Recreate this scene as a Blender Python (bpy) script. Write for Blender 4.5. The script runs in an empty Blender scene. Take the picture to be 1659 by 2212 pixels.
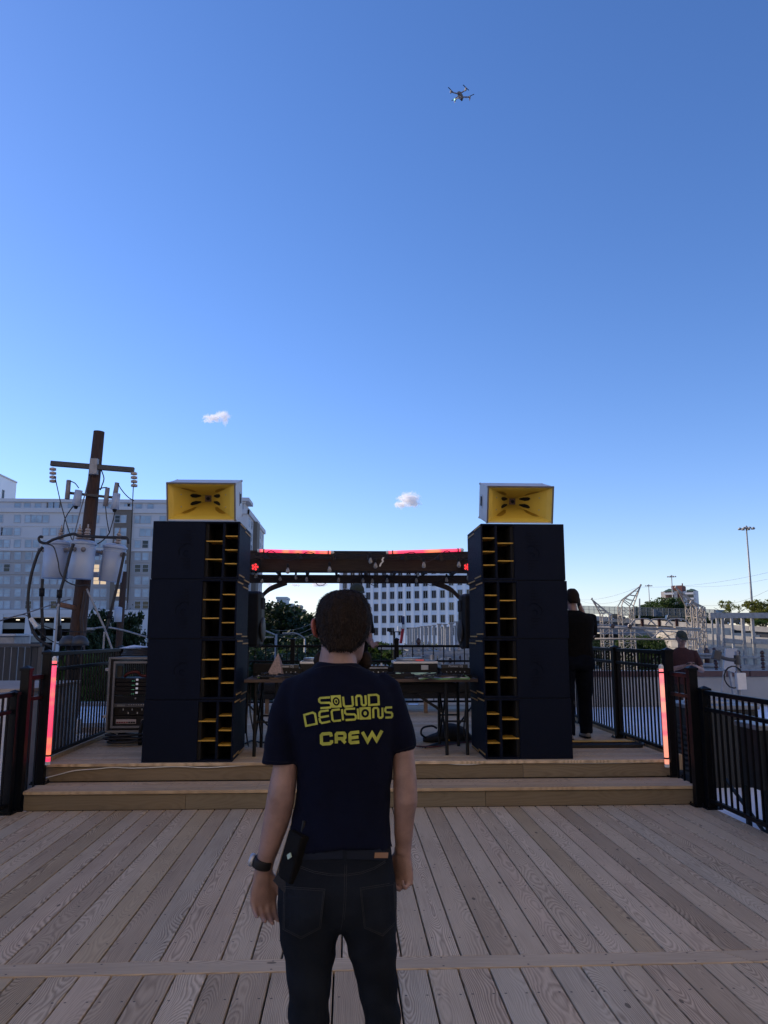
import bpy, bmesh, math, random
import numpy as np
from math import radians as R, sin, cos, pi, sqrt, atan2, tan
from mathutils import Vector, Matrix, Quaternion, noise
from mathutils.bvhtree import BVHTree
rnd = random.Random(7)
S = bpy.context.scene
COL = S.collection

# ------------------------------------------------------------------ camera, sky, sun, exposure
CAMZ, PITCH, YAW, FPX, PW, PH = 1.6, R(9.13), R(2.7), 1662.0, 1659.0, 2212.0
cd = bpy.data.cameras.new('camera'); cam = bpy.data.objects.new('camera', cd); COL.objects.link(cam)
cam.location = (0, 0, CAMZ); cam.rotation_euler = (pi/2 + PITCH, 0, -YAW)
cd.sensor_fit = 'VERTICAL'; cd.sensor_height = 36; cd.lens = 36*FPX/PH
cd.clip_start = .05; cd.clip_end = 6000
S.camera = cam
SUN_AZ, SUN_EL = R(-62), R(28)
w = bpy.data.worlds.new('World'); S.world = w; w.use_nodes = True
nt = w.node_tree; bg = nt.nodes['Background']
sky = nt.nodes.new('ShaderNodeTexSky'); sky.sky_type = 'NISHITA'; sky.sun_disc = False
sky.sun_elevation = SUN_EL; sky.sun_rotation = SUN_AZ
sky.air_density = 1.0; sky.dust_density = .2; sky.ozone_density = 3.0; sky.altitude = 200
hs = nt.nodes.new('ShaderNodeHueSaturation'); hs.inputs['Saturation'].default_value = 1.17
wb = nt.nodes.new('ShaderNodeMix'); wb.data_type = 'RGBA'; wb.blend_type = 'MULTIPLY'; wb.inputs['Factor'].default_value = 1
wb.inputs['B'].default_value = (1.06, .99, 1.2, 1)      # the phone's cool white balance, over the whole sky
nt.links.new(sky.outputs[0], hs.inputs['Color']); nt.links.new(hs.outputs[0], wb.inputs['A']); nt.links.new(wb.outputs['Result'], bg.inputs['Color'])
bg.inputs['Strength'].default_value = .147
sl = bpy.data.lights.new('sun', 'SUN'); sun = bpy.data.objects.new('sun', sl); COL.objects.link(sun)
sl.energy = 5.0; sl.angle = R(.5); sl.color = (1, .83, .62)
SD = Vector((sin(SUN_AZ)*cos(SUN_EL), cos(SUN_AZ)*cos(SUN_EL), sin(SUN_EL)))
sun.rotation_euler = SD.to_track_quat('Z', 'Y').to_euler(); sun.location = SD*300
S.view_settings.view_transform = 'Standard'; S.view_settings.look = 'None'
S.view_settings.exposure = .2; S.view_settings.gamma = 1; S.view_settings.use_curve_mapping = False
S.cycles.max_bounces = 8; S.cycles.volume_bounces = 6; S.cycles.transparent_max_bounces = 8; S.cycles.use_denoising = True
S.cycles.volume_step_rate = 2.0; S.cycles.volume_max_steps = 64

# ------------------------------------------------------------------ survey helpers (photo survey -> metres)
FW = Vector((sin(YAW)*cos(PITCH), cos(YAW)*cos(PITCH), sin(PITCH)))
RT = Vector((cos(YAW), -sin(YAW), 0)); UP = RT.cross(FW); C0 = Vector((0, 0, CAMZ))
def ray(x, y): return FW + RT*((x-PW/2)/FPX) - UP*((y-PH/2)/FPX)
def at(x, y, Y): d = ray(x, y); return C0 + d*(Y/d.y)
def onz(x, y, z): d = ray(x, y); return C0 + d*((z-CAMZ)/d.z)

# ------------------------------------------------------------------ materials
def lin(c): return tuple(((v/12.92) if v <= .04045 else ((v+.055)/1.055)**2.4) for v in c)
def sr(r, g, b): return lin((r/255, g/255, b/255))
MATS = {}
def M(name, col, rough=.6, metal=0, var=.12, scale=12, bump=0, bscale=None, stretch=None, spec=.5, dirt=0):
    if name in MATS: return MATS[name]
    m = bpy.data.materials.new(name); m.use_nodes = True; n = m.node_tree; L = n.links.new
    b = n.nodes['Principled BSDF']
    b.inputs['Roughness'].default_value = rough; b.inputs['Metallic'].default_value = metal
    b.inputs['Specular IOR Level'].default_value = spec
    tc = n.nodes.new('ShaderNodeTexCoord'); mp = n.nodes.new('ShaderNodeMapping')
    if stretch: mp.inputs['Scale'].default_value = stretch
    L(tc.outputs['Object'], mp.inputs['Vector'])
    oi = n.nodes.new('ShaderNodeObjectInfo'); ad = n.nodes.new('ShaderNodeVectorMath'); ad.operation = 'ADD'
    ml = n.nodes.new('ShaderNodeMath'); ml.operation = 'MULTIPLY'; ml.inputs[1].default_value = 37
    L(oi.outputs['Random'], ml.inputs[0]); L(mp.outputs[0], ad.inputs[0]); L(ml.outputs[0], ad.inputs[1])
    nz = n.nodes.new('ShaderNodeTexNoise'); nz.inputs['Scale'].default_value = scale; nz.inputs['Detail'].default_value = 5
    L(ad.outputs[0], nz.inputs['Vector'])
    rp = n.nodes.new('ShaderNodeMix'); rp.data_type = 'RGBA'
    rp.inputs['A'].default_value = tuple(c*(1-var) for c in col)+(1,); rp.inputs['B'].default_value = tuple(min(1, c*(1+var)) for c in col)+(1,)
    mr = n.nodes.new('ShaderNodeMapRange'); mr.inputs['From Min'].default_value = .3; mr.inputs['From Max'].default_value = .7
    L(nz.outputs['Fac'], mr.inputs['Value']); L(mr.outputs[0], rp.inputs['Factor'])
    out = rp.outputs['Result']
    if dirt:
        n2 = n.nodes.new('ShaderNodeTexNoise'); n2.inputs['Scale'].default_value = scale*.22; n2.inputs['Detail'].default_value = 8
        L(ad.outputs[0], n2.inputs['Vector'])
        m2 = n.nodes.new('ShaderNodeMapRange'); m2.inputs['From Min'].default_value = .45; m2.inputs['From Max'].default_value = .75
        m2.inputs['To Max'].default_value = dirt; L(n2.outputs['Fac'], m2.inputs['Value'])
        mx = n.nodes.new('ShaderNodeMix'); mx.data_type = 'RGBA'; mx.inputs['B'].default_value = tuple(c*.35 for c in col)+(1,)
        L(out, mx.inputs['A']); L(m2.outputs[0], mx.inputs['Factor']); out = mx.outputs['Result']
    L(out, b.inputs['Base Color'])
    if bump:
        n3 = n.nodes.new('ShaderNodeTexNoise'); n3.inputs['Scale'].default_value = bscale or scale*4; n3.inputs['Detail'].default_value = 6
        L(ad.outputs[0], n3.inputs['Vector'])
        bp = n.nodes.new('ShaderNodeBump'); bp.inputs['Strength'].default_value = bump; bp.inputs['Distance'].default_value = .01
        L(n3.outputs['Fac'], bp.inputs['Height']); L(bp.outputs[0], b.inputs['Normal'])
    MATS[name] = m; return m
def EM(name, col, st):
    if name in MATS: return MATS[name]
    m = bpy.data.materials.new(name); m.use_nodes = True; b = m.node_tree.nodes['Principled BSDF']
    b.inputs['Base Color'].default_value = tuple(c*.5 for c in col)+(1,); b.inputs['Roughness'].default_value = .4
    b.inputs['Emission Color'].default_value = col+(1,); b.inputs['Emission Strength'].default_value = st
    MATS[name] = m; return m
def mnode(n, op, a=None, b=None, c=None):
    k = n.nodes.new('ShaderNodeMath'); k.operation = op
    for i, v in enumerate((a, b, c)):
        if v is None: continue
        if isinstance(v, (int, float)): k.inputs[i].default_value = v
        else: n.links.new(v, k.inputs[i])
    return k.outputs[0]
def wood(name, light, dark, ringf=150, screws=True, rough=.75, contrast=1.0):
    """flat sawn board: growth rings of a log cut along the board, board runs along local Y"""
    m = bpy.data.materials.new(name); m.use_nodes = True; n = m.node_tree; L = n.links.new
    b = n.nodes['Principled BSDF']; b.inputs['Roughness'].default_value = rough; b.inputs['Specular IOR Level'].default_value = .3
    tc = n.nodes.new('ShaderNodeTexCoord'); sx = n.nodes.new('ShaderNodeSeparateXYZ'); L(tc.outputs['Object'], sx.inputs[0])
    oi = n.nodes.new('ShaderNodeObjectInfo'); rv = oi.outputs['Random']
    wn = n.nodes.new('ShaderNodeTexWhiteNoise'); wn.noise_dimensions = '1D'; L(rv, wn.inputs['W'])
    ws = n.nodes.new('ShaderNodeSeparateColor'); L(wn.outputs['Color'], ws.inputs[0])
    off = mnode(n, 'MULTIPLY', rv, 91.7)
    yy = mnode(n, 'ADD', sx.outputs['Y'], off)
    cb = n.nodes.new('ShaderNodeCombineXYZ'); L(mnode(n, 'MULTIPLY', sx.outputs['X'], 7), cb.inputs[0]); L(mnode(n, 'MULTIPLY', yy, 1.0), cb.inputs[1]); L(off, cb.inputs[2])
    nz = n.nodes.new('ShaderNodeTexNoise'); nz.inputs['Scale'].default_value = 1.6; nz.inputs['Detail'].default_value = 3; L(cb.outputs[0], nz.inputs['Vector'])
    c2 = n.nodes.new('ShaderNodeCombineXYZ'); L(mnode(n, 'MULTIPLY', yy, .75), c2.inputs[1]); L(off, c2.inputs[0])
    nh = n.nodes.new('ShaderNodeTexNoise'); nh.inputs['Scale'].default_value = 1.0; nh.inputs['Detail'].default_value = 2; L(c2.outputs[0], nh.inputs['Vector'])
    h = mnode(n, 'MULTIPLY_ADD', nh.outputs['Fac'], .34, -.10)
    x0 = mnode(n, 'MULTIPLY_ADD', ws.outputs['Red'], .16, -.08)
    xr = mnode(n, 'SUBTRACT', sx.outputs['X'], x0)
    r = mnode(n, 'SQRT', mnode(n, 'ADD', mnode(n, 'MULTIPLY', xr, xr), mnode(n, 'MULTIPLY', h, h)))
    r = mnode(n, 'MULTIPLY_ADD', nz.outputs['Fac'], .030, r)
    fr = mnode(n, 'FRACT', mnode(n, 'MULTIPLY', r, ringf))
    ring = n.nodes.new('ShaderNodeValToRGB'); ring.color_ramp.elements[0].color = (0, 0, 0, 1); ring.color_ramp.elements[1].color = (0, 0, 0, 1)
    ring.color_ramp.elements[0].position = 0; ring.color_ramp.elements[1].position = 1
    e = ring.color_ramp.elements.new(.62); e.color = (1, 1, 1, 1); e = ring.color_ramp.elements.new(.3); e.color = (.35, .35, .35, 1)
    L(fr, ring.inputs[0])
    # fibre streaks
    c3 = n.nodes.new('ShaderNodeCombineXYZ'); L(mnode(n, 'MULTIPLY', sx.outputs['X'], 160), c3.inputs[0]); L(mnode(n, 'MULTIPLY', yy, 3), c3.inputs[1])
    nf = n.nodes.new('ShaderNodeTexNoise'); nf.inputs['Scale'].default_value = 1; nf.inputs['Detail'].default_value = 4; L(c3.outputs[0], nf.inputs['Vector'])
    # large blotches
    c4 = n.nodes.new('ShaderNodeCombineXYZ'); L(mnode(n, 'MULTIPLY', sx.outputs['X'], 4), c4.inputs[0]); L(mnode(n, 'MULTIPLY', yy, 1.3), c4.inputs[1]); L(off, c4.inputs[2])
    nb = n.nodes.new('ShaderNodeTexNoise'); nb.inputs['Scale'].default_value = 1; nb.inputs['Detail'].default_value = 6; L(c4.outputs[0], nb.inputs['Vector'])
    amt = mnode(n, 'MULTIPLY_ADD', ws.outputs['Green'], .55*contrast, .30*contrast)
    f = mnode(n, 'MULTIPLY', ring.outputs[0], amt)
    f = mnode(n, 'ADD', f, mnode(n, 'MULTIPLY_ADD', nf.outputs['Fac'], .75, -.36))
    f = mnode(n, 'ADD', f, mnode(n, 'MULTIPLY_ADD', nb.outputs['Fac'], .7, -.35))
    mx = n.nodes.new('ShaderNodeMix'); mx.data_type = 'RGBA'; mx.inputs['A'].default_value = light+(1,); mx.inputs['B'].default_value = dark+(1,)
    L(f, mx.inputs['Factor'])
    # per board tone: grey, pinkish or greenish
    tn = n.nodes.new('ShaderNodeValToRGB'); cr = tn.color_ramp; cr.interpolation = 'CONSTANT'
    cr.elements[0].color = (1.0, .97, .93, 1); cr.elements[1].position = .3; cr.elements[1].color = (1.03, .975, .94, 1)
    for p, c in ((.5, (.86, .80, .68, 1)), (.66, (.97, .99, 1.0, 1)), (.8, (.82, .77, .71, 1)), (.9, (1.14, 1.12, 1.10, 1))):
        k = cr.elements.new(p); k.color = c
    L(ws.outputs['Blue'], tn.inputs[0])
    mt = n.nodes.new('ShaderNodeMix'); mt.data_type = 'RGBA'; mt.blend_type = 'MULTIPLY'; mt.inputs['Factor'].default_value = 1
    L(mx.outputs['Result'], mt.inputs['A']); L(tn.outputs[0], mt.inputs['B']); out = mt.outputs['Result']
    # knots
    vo = n.nodes.new('ShaderNodeTexVoronoi'); vo.inputs['Scale'].default_value = 1
    c5 = n.nodes.new('ShaderNodeCombineXYZ'); L(mnode(n, 'MULTIPLY', sx.outputs['X'], 5), c5.inputs[0]); L(mnode(n, 'MULTIPLY', yy, 2.2), c5.inputs[1]); L(off, c5.inputs[2])
    L(c5.outputs[0], vo.inputs['Vector'])
    kn = mnode(n, 'MULTIPLY', mnode(n, 'LESS_THAN', vo.outputs['Distance'], .055), .75)
    mk = n.nodes.new('ShaderNodeMix'); mk.data_type = 'RGBA'; mk.inputs['B'].default_value = tuple(c*.3 for c in dark)+(1,)
    L(out, mk.inputs['A']); L(kn, mk.inputs['Factor']); out = mk.outputs['Result']
    if screws:
        dy = mnode(n, 'SUBTRACT', mnode(n, 'MULTIPLY', mnode(n, 'FRACT', mnode(n, 'MULTIPLY', sx.outputs['Y'], 1/.42)), .42), .21)
        dx = mnode(n, 'SUBTRACT', mnode(n, 'ABSOLUTE', sx.outputs['X']), .048)
        d2 = mnode(n, 'ADD', mnode(n, 'MULTIPLY', dx, dx), mnode(n, 'MULTIPLY', dy, dy))
        sc = mnode(n, 'MULTIPLY', mnode(n, 'LESS_THAN', d2, 0.006**2), .8)
        ms = n.nodes.new('ShaderNodeMix'); ms.data_type = 'RGBA'; ms.inputs['B'].default_value = (.03, .027, .03, 1)
        L(out, ms.inputs['A']); L(sc, ms.inputs['Factor']); out = ms.outputs['Result']
    L(out, b.inputs['Base Color'])
    bp = n.nodes.new('ShaderNodeBump'); bp.inputs['Strength'].default_value = .35; bp.inputs['Distance'].default_value = .004
    L(f, bp.inputs['Height']); L(bp.outputs[0], b.inputs['Normal'])
    MATS[name] = m; return m
WOOD = wood('deck_wood', (.56, .445, .305), (.19, .132, .080))
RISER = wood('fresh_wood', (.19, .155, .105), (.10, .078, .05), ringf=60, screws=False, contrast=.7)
OLDWOOD = M('dark_timber', (.024, .0155, .013), .8, var=.35, scale=9, stretch=(1, 12, 12), bump=.3)
BLACKMET = M('black_powder_coat', (.003, .0036, .005), .42, 0, .2, 30, bump=.05, spec=.16)
SPK = M('speaker_paint', (.0016, .0045, .0150), .6, var=.15, scale=40, bump=.5, bscale=260, spec=.12)
SPKIN = M('speaker_inside', (.002, .002, .003), .9)
YEL = M('yellow_paint', (.50, .29, .035), .5, var=.12, scale=8, dirt=.15)
YEL2 = M('horn_yellow', (.62, .45, .065), .45, var=.06, scale=6, dirt=.12)
EDGE = M('ply_edge', (.42, .26, .08), .6, var=.2, scale=30)
GREYBOX = M('grey_case_paint', (.50, .51, .52), .45, var=.06, scale=10, dirt=.1)
ALU = M('aluminium', (.36, .39, .44), .4, .5, .1, 20, dirt=.3)
GALV = M('galvanised_steel', (.27, .275, .285), .55, .3, .2, 8)
RUST = M('brown_insulator', (.055, .018, .012), .35, var=.2)
BLK = M('black_plastic', (.008, .0085, .010), .5, var=.2, spec=.22)
BLKR = M('black_rubber', (.008, .008, .009), .6, var=.2, spec=.25)
BLKF = M('black_fabric', (.010, .010, .012), .95, var=.25, scale=60, bump=.3)
WHT = M('white_plastic', (.62, .62, .6), .5, var=.06)
GRN = M('pale_green_foam', (.42, .66, .56), .8, var=.1)
PINK = M('pink_patterned_card', (.26, .20, .195), .7, var=.3, scale=60)
CONC = M('concrete', (.46, .42, .36), .85, var=.14, scale=.9, bump=.2, dirt=.35)
ROOF = M('white_roof_membrane', (.78, .80, .84), .7, var=.08, scale=1.2, dirt=.25)
TRANS = M('transformer_grey', (.37, .44, .55), .4, var=.05, scale=3, dirt=.12)
POLEW = M('pole_wood', (.050, .026, .017), .85, var=.4, scale=7, stretch=(14, 14, 1.2), bump=.5)
PORC = M('porcelain', (.36, .30, .26), .3, var=.15)
BARK = M('bark', (.05, .04, .03), .9, var=.3)
WIRE = M('wire', (.012, .012, .014), .55)
WIREG = M('grey_wire', (.12, .12, .13), .5)
GLASSD = M('dark_window_glass', (.018, .017, .017), .08, var=.4, scale=.25)
GLASSL = M('sky_reflection_glass', (.33, .41, .48), .15, var=.3, scale=.3)  # pale blue sky reflection put into the base colour
OFFW = M('white_office_wall', (.82, .87, .92), .75, var=.04, scale=.15, dirt=.12)
APT1 = M('pale_stucco', (.58, .57, .585), .85, var=.04, scale=.2, dirt=.12)
APT2 = M('grey_stucco', (.375, .36, .36), .85, var=.05, scale=.2, dirt=.12)
APT3 = M('taupe_stucco', (.17, .14, .115), .85, var=.06, scale=.2)
DARKIN = M('dark_interior', (.008, .008, .009), .9)
SKIN = M('skin', (.215, .135, .115), .5, var=.22, scale=22, bump=.12, bscale=220)
SHIRT = M('navy_cotton', (.0012, .0025, .0115), .95, var=.15, scale=30, bump=.25, bscale=420, spec=.15)
SHIRTB = M('black_cotton', (.0035, .0035, .004), .95, var=.2, scale=40, bump=.3, bscale=400, spec=.1)
MAROON = M('maroon_cotton', (.030, .010, .014), .95, var=.2, scale=40, bump=.3, bscale=400)
JEANS = M('black_denim', (.0085, .0115, .0175), 1, var=.35, scale=9, bump=.35, bscale=500, dirt=.25, spec=.1)
JEANB = M('dark_blue_denim', (.0026, .0042, .009), 1, var=.3, scale=9, bump=.3, bscale=500, spec=.1)
STITCH = M('denim_stitch', (.017, .019, .023), .9, var=.4, scale=300)
HAIR = M('brown_hair', (.0125, .0084, .0066), .8, var=.4, scale=90, stretch=(1, 1, .15), spec=.15)
HAIRL = M('brown_hair_light', (.017, .0115, .009), .7, var=.6, scale=60, spec=.2)
CAPG = M('dark_green_cap', (.022, .034, .028), .9, var=.2)
PRINT = M('yellow_green_print', (.33, .36, .055), .8, var=.2, scale=45)
LEATH = M('tan_leather', (.20, .11, .06), .7)
BELTM = M('grey_belt', (.011, .0145, .024), .85, spec=.06)

# ------------------------------------------------------------------ mesh builder
class MB:
    def __init__(s): s.v = []; s.f = []; s.m = []
    def add(s, vs, fs, mi=0):
        o = len(s.v); s.v += [tuple(v) for v in vs]; s.f += [tuple(i+o for i in f) for f in fs]; s.m += [mi]*len(fs); return s
    def box(s, c, d, rot=None, mi=0):
        c = Vector(c); x, y, z = d[0]/2, d[1]/2, d[2]/2
        vs = [Vector((sx*x, sy*y, sz*z)) for sz in (-1, 1) for sy in (-1, 1) for sx in (-1, 1)]
        if rot is not None: vs = [rot @ v for v in vs]
        return s.add([c+v for v in vs], [(0, 2, 3, 1), (4, 5, 7, 6), (0, 1, 5, 4), (2, 6, 7, 3), (0, 4, 6, 2), (1, 3, 7, 5)], mi)
    def b2(s, lo, hi, mi=0):
        return s.box([(a+b)/2 for a, b in zip(lo, hi)], [b-a for a, b in zip(lo, hi)], None, mi)
    def beam(s, p, q, wd, h, up=Vector((0, 0, 1)), mi=0):
        p, q = Vector(p), Vector(q); d = (q-p); l = d.length; d = d.normalized()
        x = d.cross(up)
        if x.length < 1e-4: x = d.cross(Vector((0, 1, 0)))
        x.normalize(); z = x.cross(d)
        return s.box((p+q)/2, (wd, l, h), Matrix((x, d, z)).transposed(), mi)
    def loft(s, rings, cap=True, mi=0):
        n = len(rings[0]); o = len(s.v); 
        for r in rings: s.v += [tuple(p) for p in r]
        for i in range(len(rings)-1):
            for j in range(n):
                a, b = o+i*n+j, o+i*n+(j+1) % n
                s.f.append((a, b, b+n, a+n)); s.m.append(mi)
        if cap:
            s.f.append(tuple(o+j for j in reversed(range(n)))); s.m.append(mi)
            s.f.append(tuple(o+(len(rings)-1)*n+j for j in range(n))); s.m.append(mi)
        return s
    def tube(s, pts, r, n=8, mi=0, cap=True):
        pts = [Vector(p) for p in pts]; rs = r if isinstance(r, (list, tuple)) else [r]*len(pts)
        t0 = (pts[1]-pts[0]).normalized(); x = t0.orthogonal().normalized(); rings = []
        for i, p in enumerate(pts):
            t = (pts[min(i+1, len(pts)-1)]-pts[max(i-1, 0)])
            t = t.normalized() if t.length > 1e-9 else t0
            x = (x-t*x.dot(t)); x = x.normalized() if x.length > 1e-6 else t.orthogonal().normalized()
            y = t.cross(x)
            rings.append([p+(x*cos(2*pi*k/n)+y*sin(2*pi*k/n))*rs[i] for k in range(n)])
        return s.loft(rings, cap, mi)
    def cyl(s, p, q, r0, r1=None, n=12, mi=0): return s.tube([p, q], [r0, r0 if r1 is None else r1], n, mi)
    def lathe(s, prof, c=(0, 0, 0), n=16, axis=Vector((0, 0, 1)), mi=0, cap=True):
        q = Vector((0, 0, 1)).rotation_difference(Vector(axis)); c = Vector(c)
        return s.loft([[c+q @ Vector((r*cos(2*pi*k/n), r*sin(2*pi*k/n), z)) for k in range(n)] for r, z in prof], cap, mi)
    def ball(s, c, r, n=10, m=7, mi=0):
        c = Vector(c); rr = r if isinstance(r, (tuple, list)) else (r, r, r)
        return s.loft([[c+Vector((rr[0]*cos(2*pi*k/n)*sin(pi*(i+.15)/(m+.3)), rr[1]*sin(2*pi*k/n)*sin(pi*(i+.15)/(m+.3)), -rr[2]*cos(pi*(i+.15)/(m+.3)))) for k in range(n)] for i in range(m+1)], True, mi)
    def prism(s, poly, d, mi=0):
        n = len(poly); d = Vector(d); a = [Vector(p) for p in poly]
        s.add(a+[p+d for p in a], [tuple(reversed(range(n))), tuple(range(n, 2*n))]+[(i, (i+1) % n, (i+1) % n+n, i+n) for i in range(n)], mi); return s
    def mesh(s, name, smooth=False):
        me = bpy.data.meshes.new(name); me.from_pydata(s.v, [], s.f)
        if any(s.m): me.polygons.foreach_set('material_index', s.m)
        bm = bmesh.new(); bm.from_mesh(me); bmesh.ops.recalc_face_normals(bm, faces=bm.faces); bm.to_mesh(me); bm.free()
        if smooth: me.polygons.foreach_set('use_smooth', [True]*len(me.polygons))
        me.update(); return me
def link(name, data, mats=None, parent=None, loc=None, rot=None):
    o = bpy.data.objects.new(name, data); COL.objects.link(o)
    if mats is not None and data is not None:
        for m in (mats if isinstance(mats, (list, tuple)) else [mats]): 
            if len(data.materials) < (len(mats) if isinstance(mats, (list, tuple)) else 1): data.materials.append(m)
    if parent: o.parent = parent
    if loc is not None: o.location = loc
    if rot is not None: o.rotation_euler = rot
    return o
def tag(o, label=None, cat=None, group=None, kind=None):
    if label: o['label'] = label
    if cat: o['category'] = cat
    if group: o['group'] = group
    if kind: o['kind'] = kind
    return o
def thing(name, label, cat, loc=(0, 0, 0), rz=0, group=None):
    o = bpy.data.objects.new(name, None); COL.objects.link(o); o.location = loc; o.rotation_euler = (0, 0, rz)
    o.empty_display_size = .1
    return tag(o, label, cat, group)
def bevel(o, wd=.004, seg=2, ang=40):
    m = o.modifiers.new('bevel', 'BEVEL'); m.width = wd; m.segments = seg; m.limit_method = 'ANGLE'; m.angle_limit = R(ang); return o
def part(name, mb, mat, parent, smooth=False, bev=0, loc=None, rot=None):
    me = mb.mesh(name, smooth) if isinstance(mb, MB) else mb
    o = link(name, me, mat, parent, loc, rot)
    if bev: bevel(o, bev)
    return o
def struct(name, mb, mat, bev=0, smooth=False):
    o = part(name, mb, mat, None, smooth, bev); o['kind'] = 'structure'; return o
def single(name, label, cat, mb, mat, group=None, smooth=False, bev=0):
    """a thing that is one mesh: origin moved to its base"""
    vs = np.array(mb.v); c = Vector(((vs[:, 0].min()+vs[:, 0].max())/2, (vs[:, 1].min()+vs[:, 1].max())/2, vs[:, 2].min()))
    mb.v = [tuple(Vector(v)-c) for v in mb.v]
    o = part(name, mb, mat, None, smooth, bev); o.location = c
    return tag(o, label, cat, group)
def sag(p, q, d, n=10):
    p, q = Vector(p), Vector(q); return [p.lerp(q, i/n)-Vector((0, 0, 4*d*(i/n)*(1-i/n))) for i in range(n+1)]
def spline(pts, k=5):
    P = [Vector(p) for p in pts]; out = []
    for i in range(len(P)-1):
        a, b, c, d = P[max(i-1, 0)], P[i], P[i+1], P[min(i+2, len(P)-1)]
        for j in range(k):
            t = j/k; out.append(.5*((2*b)+(c-a)*t+(2*a-5*b+4*c-d)*t*t+(3*b-a-3*c+d)*t**3))
    return out+[P[-1]]

# ------------------------------------------------------------------ ground, roof, deck
g = MB(); g.add([(-2500, -400, -7.5), (2500, -400, -7.5), (2500, 3500, -7.5), (-2500, 3500, -7.5)], [(0, 1, 2, 3)])
struct('ground', g, M('ground_asphalt', (.22, .215, .20), .9, var=.25, scale=.05, dirt=.3))
rf = MB().b2((-17, -8, -.45), (32, 20.9, -.18)); struct('rooftop', rf, ROOF)
t = thing('lower_building', 'pale building whose white roof carries the wooden deck', 'building', (5, 5, -7.5))
part('wall', MB().b2((-21.8, -12.8, 0), (26.8, 15.7, 7.04)), APT2, t)
HB = .0125
deck = MB().b2((-3.12, -2.0, -.178), (3.52, 7.58, -.06)); deck = struct('lower_deck', deck, M('joist_shadow', (.03, .025, .02), .9))
PB, PWD = .151, .1422
gapx = onz(394, 1748, 0).x
x0 = gapx - PB*math.ceil((gapx+3.06)/PB)
def plank_mesh(name, L, wd=PWD, th=.03):
    mb = MB().b2((-wd/2, -L/2, -th/2), (wd/2, L/2, th/2)); return mb.mesh(name)
YS0, YS1 = 4.185, 7.595
mesh_far = plank_mesh('plank_far', YS1-YS0); mesh_near = plank_mesh('plank_near', 6.0)
for me in (mesh_far, mesh_near): me.materials.append(WOOD)
def put_plank(me, parent, loc, rot=None, lab=None):
    o = link('plank', me, None, parent, loc, rot); bevel(o, .0045, 2); return o
x = x0
while x+PB < 3.53:
    put_plank(mesh_far, deck, (x+PB/2, (YS0+YS1)/2, -.015-rnd.random()*.0015)); x += PB
gx2 = onz(312, 2103.7, 0).x; x = gx2-PB*math.ceil((gx2+3.06)/PB)
while x+PB < 3.53:
    put_plank(mesh_near, deck, (x+PB/2, 4.03-3.0, -.015-rnd.random()*.0015)); x += PB
# transverse board, two pieces with a mitre
Y0b, Y1b = 4.035, 4.179; xj = onz(1570, 2052, 0).x
def board_poly(pts, name, parent, mat):
    cx = sum(p[0] for p in pts)/len(pts); cy = sum(p[1] for p in pts)/len(pts)
    mb = MB().prism([Vector((p[1]-cy, -(p[0]-cx), -.015)) for p in pts], (0, 0, .03))
    o = link(name, mb.mesh(name), mat, parent, (cx, cy, -.013), (0, 0, pi/2)); bevel(o, .004); return o
board_poly([(-3.1, Y0b), (xj+.06, Y0b), (xj-.06, Y1b), (-3.1, Y1b)], 'plank', deck, WOOD)
board_poly([(xj+.066, Y0b), (3.5, Y0b), (3.5, Y1b), (xj-.054, Y1b)], 'plank', deck, WOOD)
# steps and upper deck: planks run along X (their local Y)
UZ, TZ, Y1, Y2 = .345, .175, 7.6, 8.085
steps = struct('steps', MB().b2((-2.96, Y1+.03, -.1), (3.34, 8.9, TZ-.032)).b2((-2.96, Y2+.03, TZ-.03), (3.36, 8.6, UZ-.032)), M('joist_shadow', (.03,)*3))
def xplank(parent, xa, xb, y, z, wd, th, mat, vert=False, name='plank'):
    L = xb-xa
    mb = MB().b2((-wd/2, -L/2, -th/2), (wd/2, L/2, th/2))
    o = link(name, mb.mesh(name), mat, parent, ((xa+xb)/2, y, z))
    o.rotation_euler = Matrix(((0, -1, 0), (1, 0, 0), (0, 0, 1))).to_euler() if not vert else Matrix(((0, 1, 0), (0, 0, 1), (1, 0, 0))).to_euler()
    bevel(o, .004); return o
xl, xr = -2.98, 3.38
j1 = at(400.8, 1730, Y1).x; j2 = at(1048.8, 1730, Y1).x
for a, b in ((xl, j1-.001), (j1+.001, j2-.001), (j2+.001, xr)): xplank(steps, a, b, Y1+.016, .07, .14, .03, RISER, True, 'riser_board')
ja = at(620, 1665, Y2).x; jb = at(1130, 1665, Y2).x
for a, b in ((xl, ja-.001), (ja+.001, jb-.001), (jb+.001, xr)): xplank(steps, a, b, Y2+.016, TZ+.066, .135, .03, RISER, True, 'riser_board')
for i in range(3): xplank(steps, xl-.005, xr+.005, Y1-.02+.075+i*.151, TZ-.0155, .146, .031, WOOD)
udeck = struct('upper_deck', MB().b2((-3.02, 8.62, -.178), (3.47, 14.4, UZ-.034)), M('joist_shadow', (.03,)*3))
y = Y2-.02
i = 0
while y < 14.4:
    if i == 0:
        jx = at(577, 1640, 8.1).x
        xplank(udeck, xl-.02, jx-.002, y+.073, UZ-.0155, .146, .031, WOOD); xplank(udeck, jx+.002, xr+.02, y+.073, UZ-.0155, .146, .031, WOOD)
    else: xplank(udeck, -3.0, 3.44, y+.073, UZ-.0155-rnd.random()*.002, .144, .031, WOOD)
    y += .1505; i += 1
for sx, xx in ((-1, -3.03), (1, 3.475)):
    o = link('edge_board', MB().b2((-.02, -3.1, -.1), (.02, 3.1, .055)).mesh('edge_board'), WOOD, udeck, (xx, 11.25, UZ-.02)); bevel(o, .004)

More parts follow.
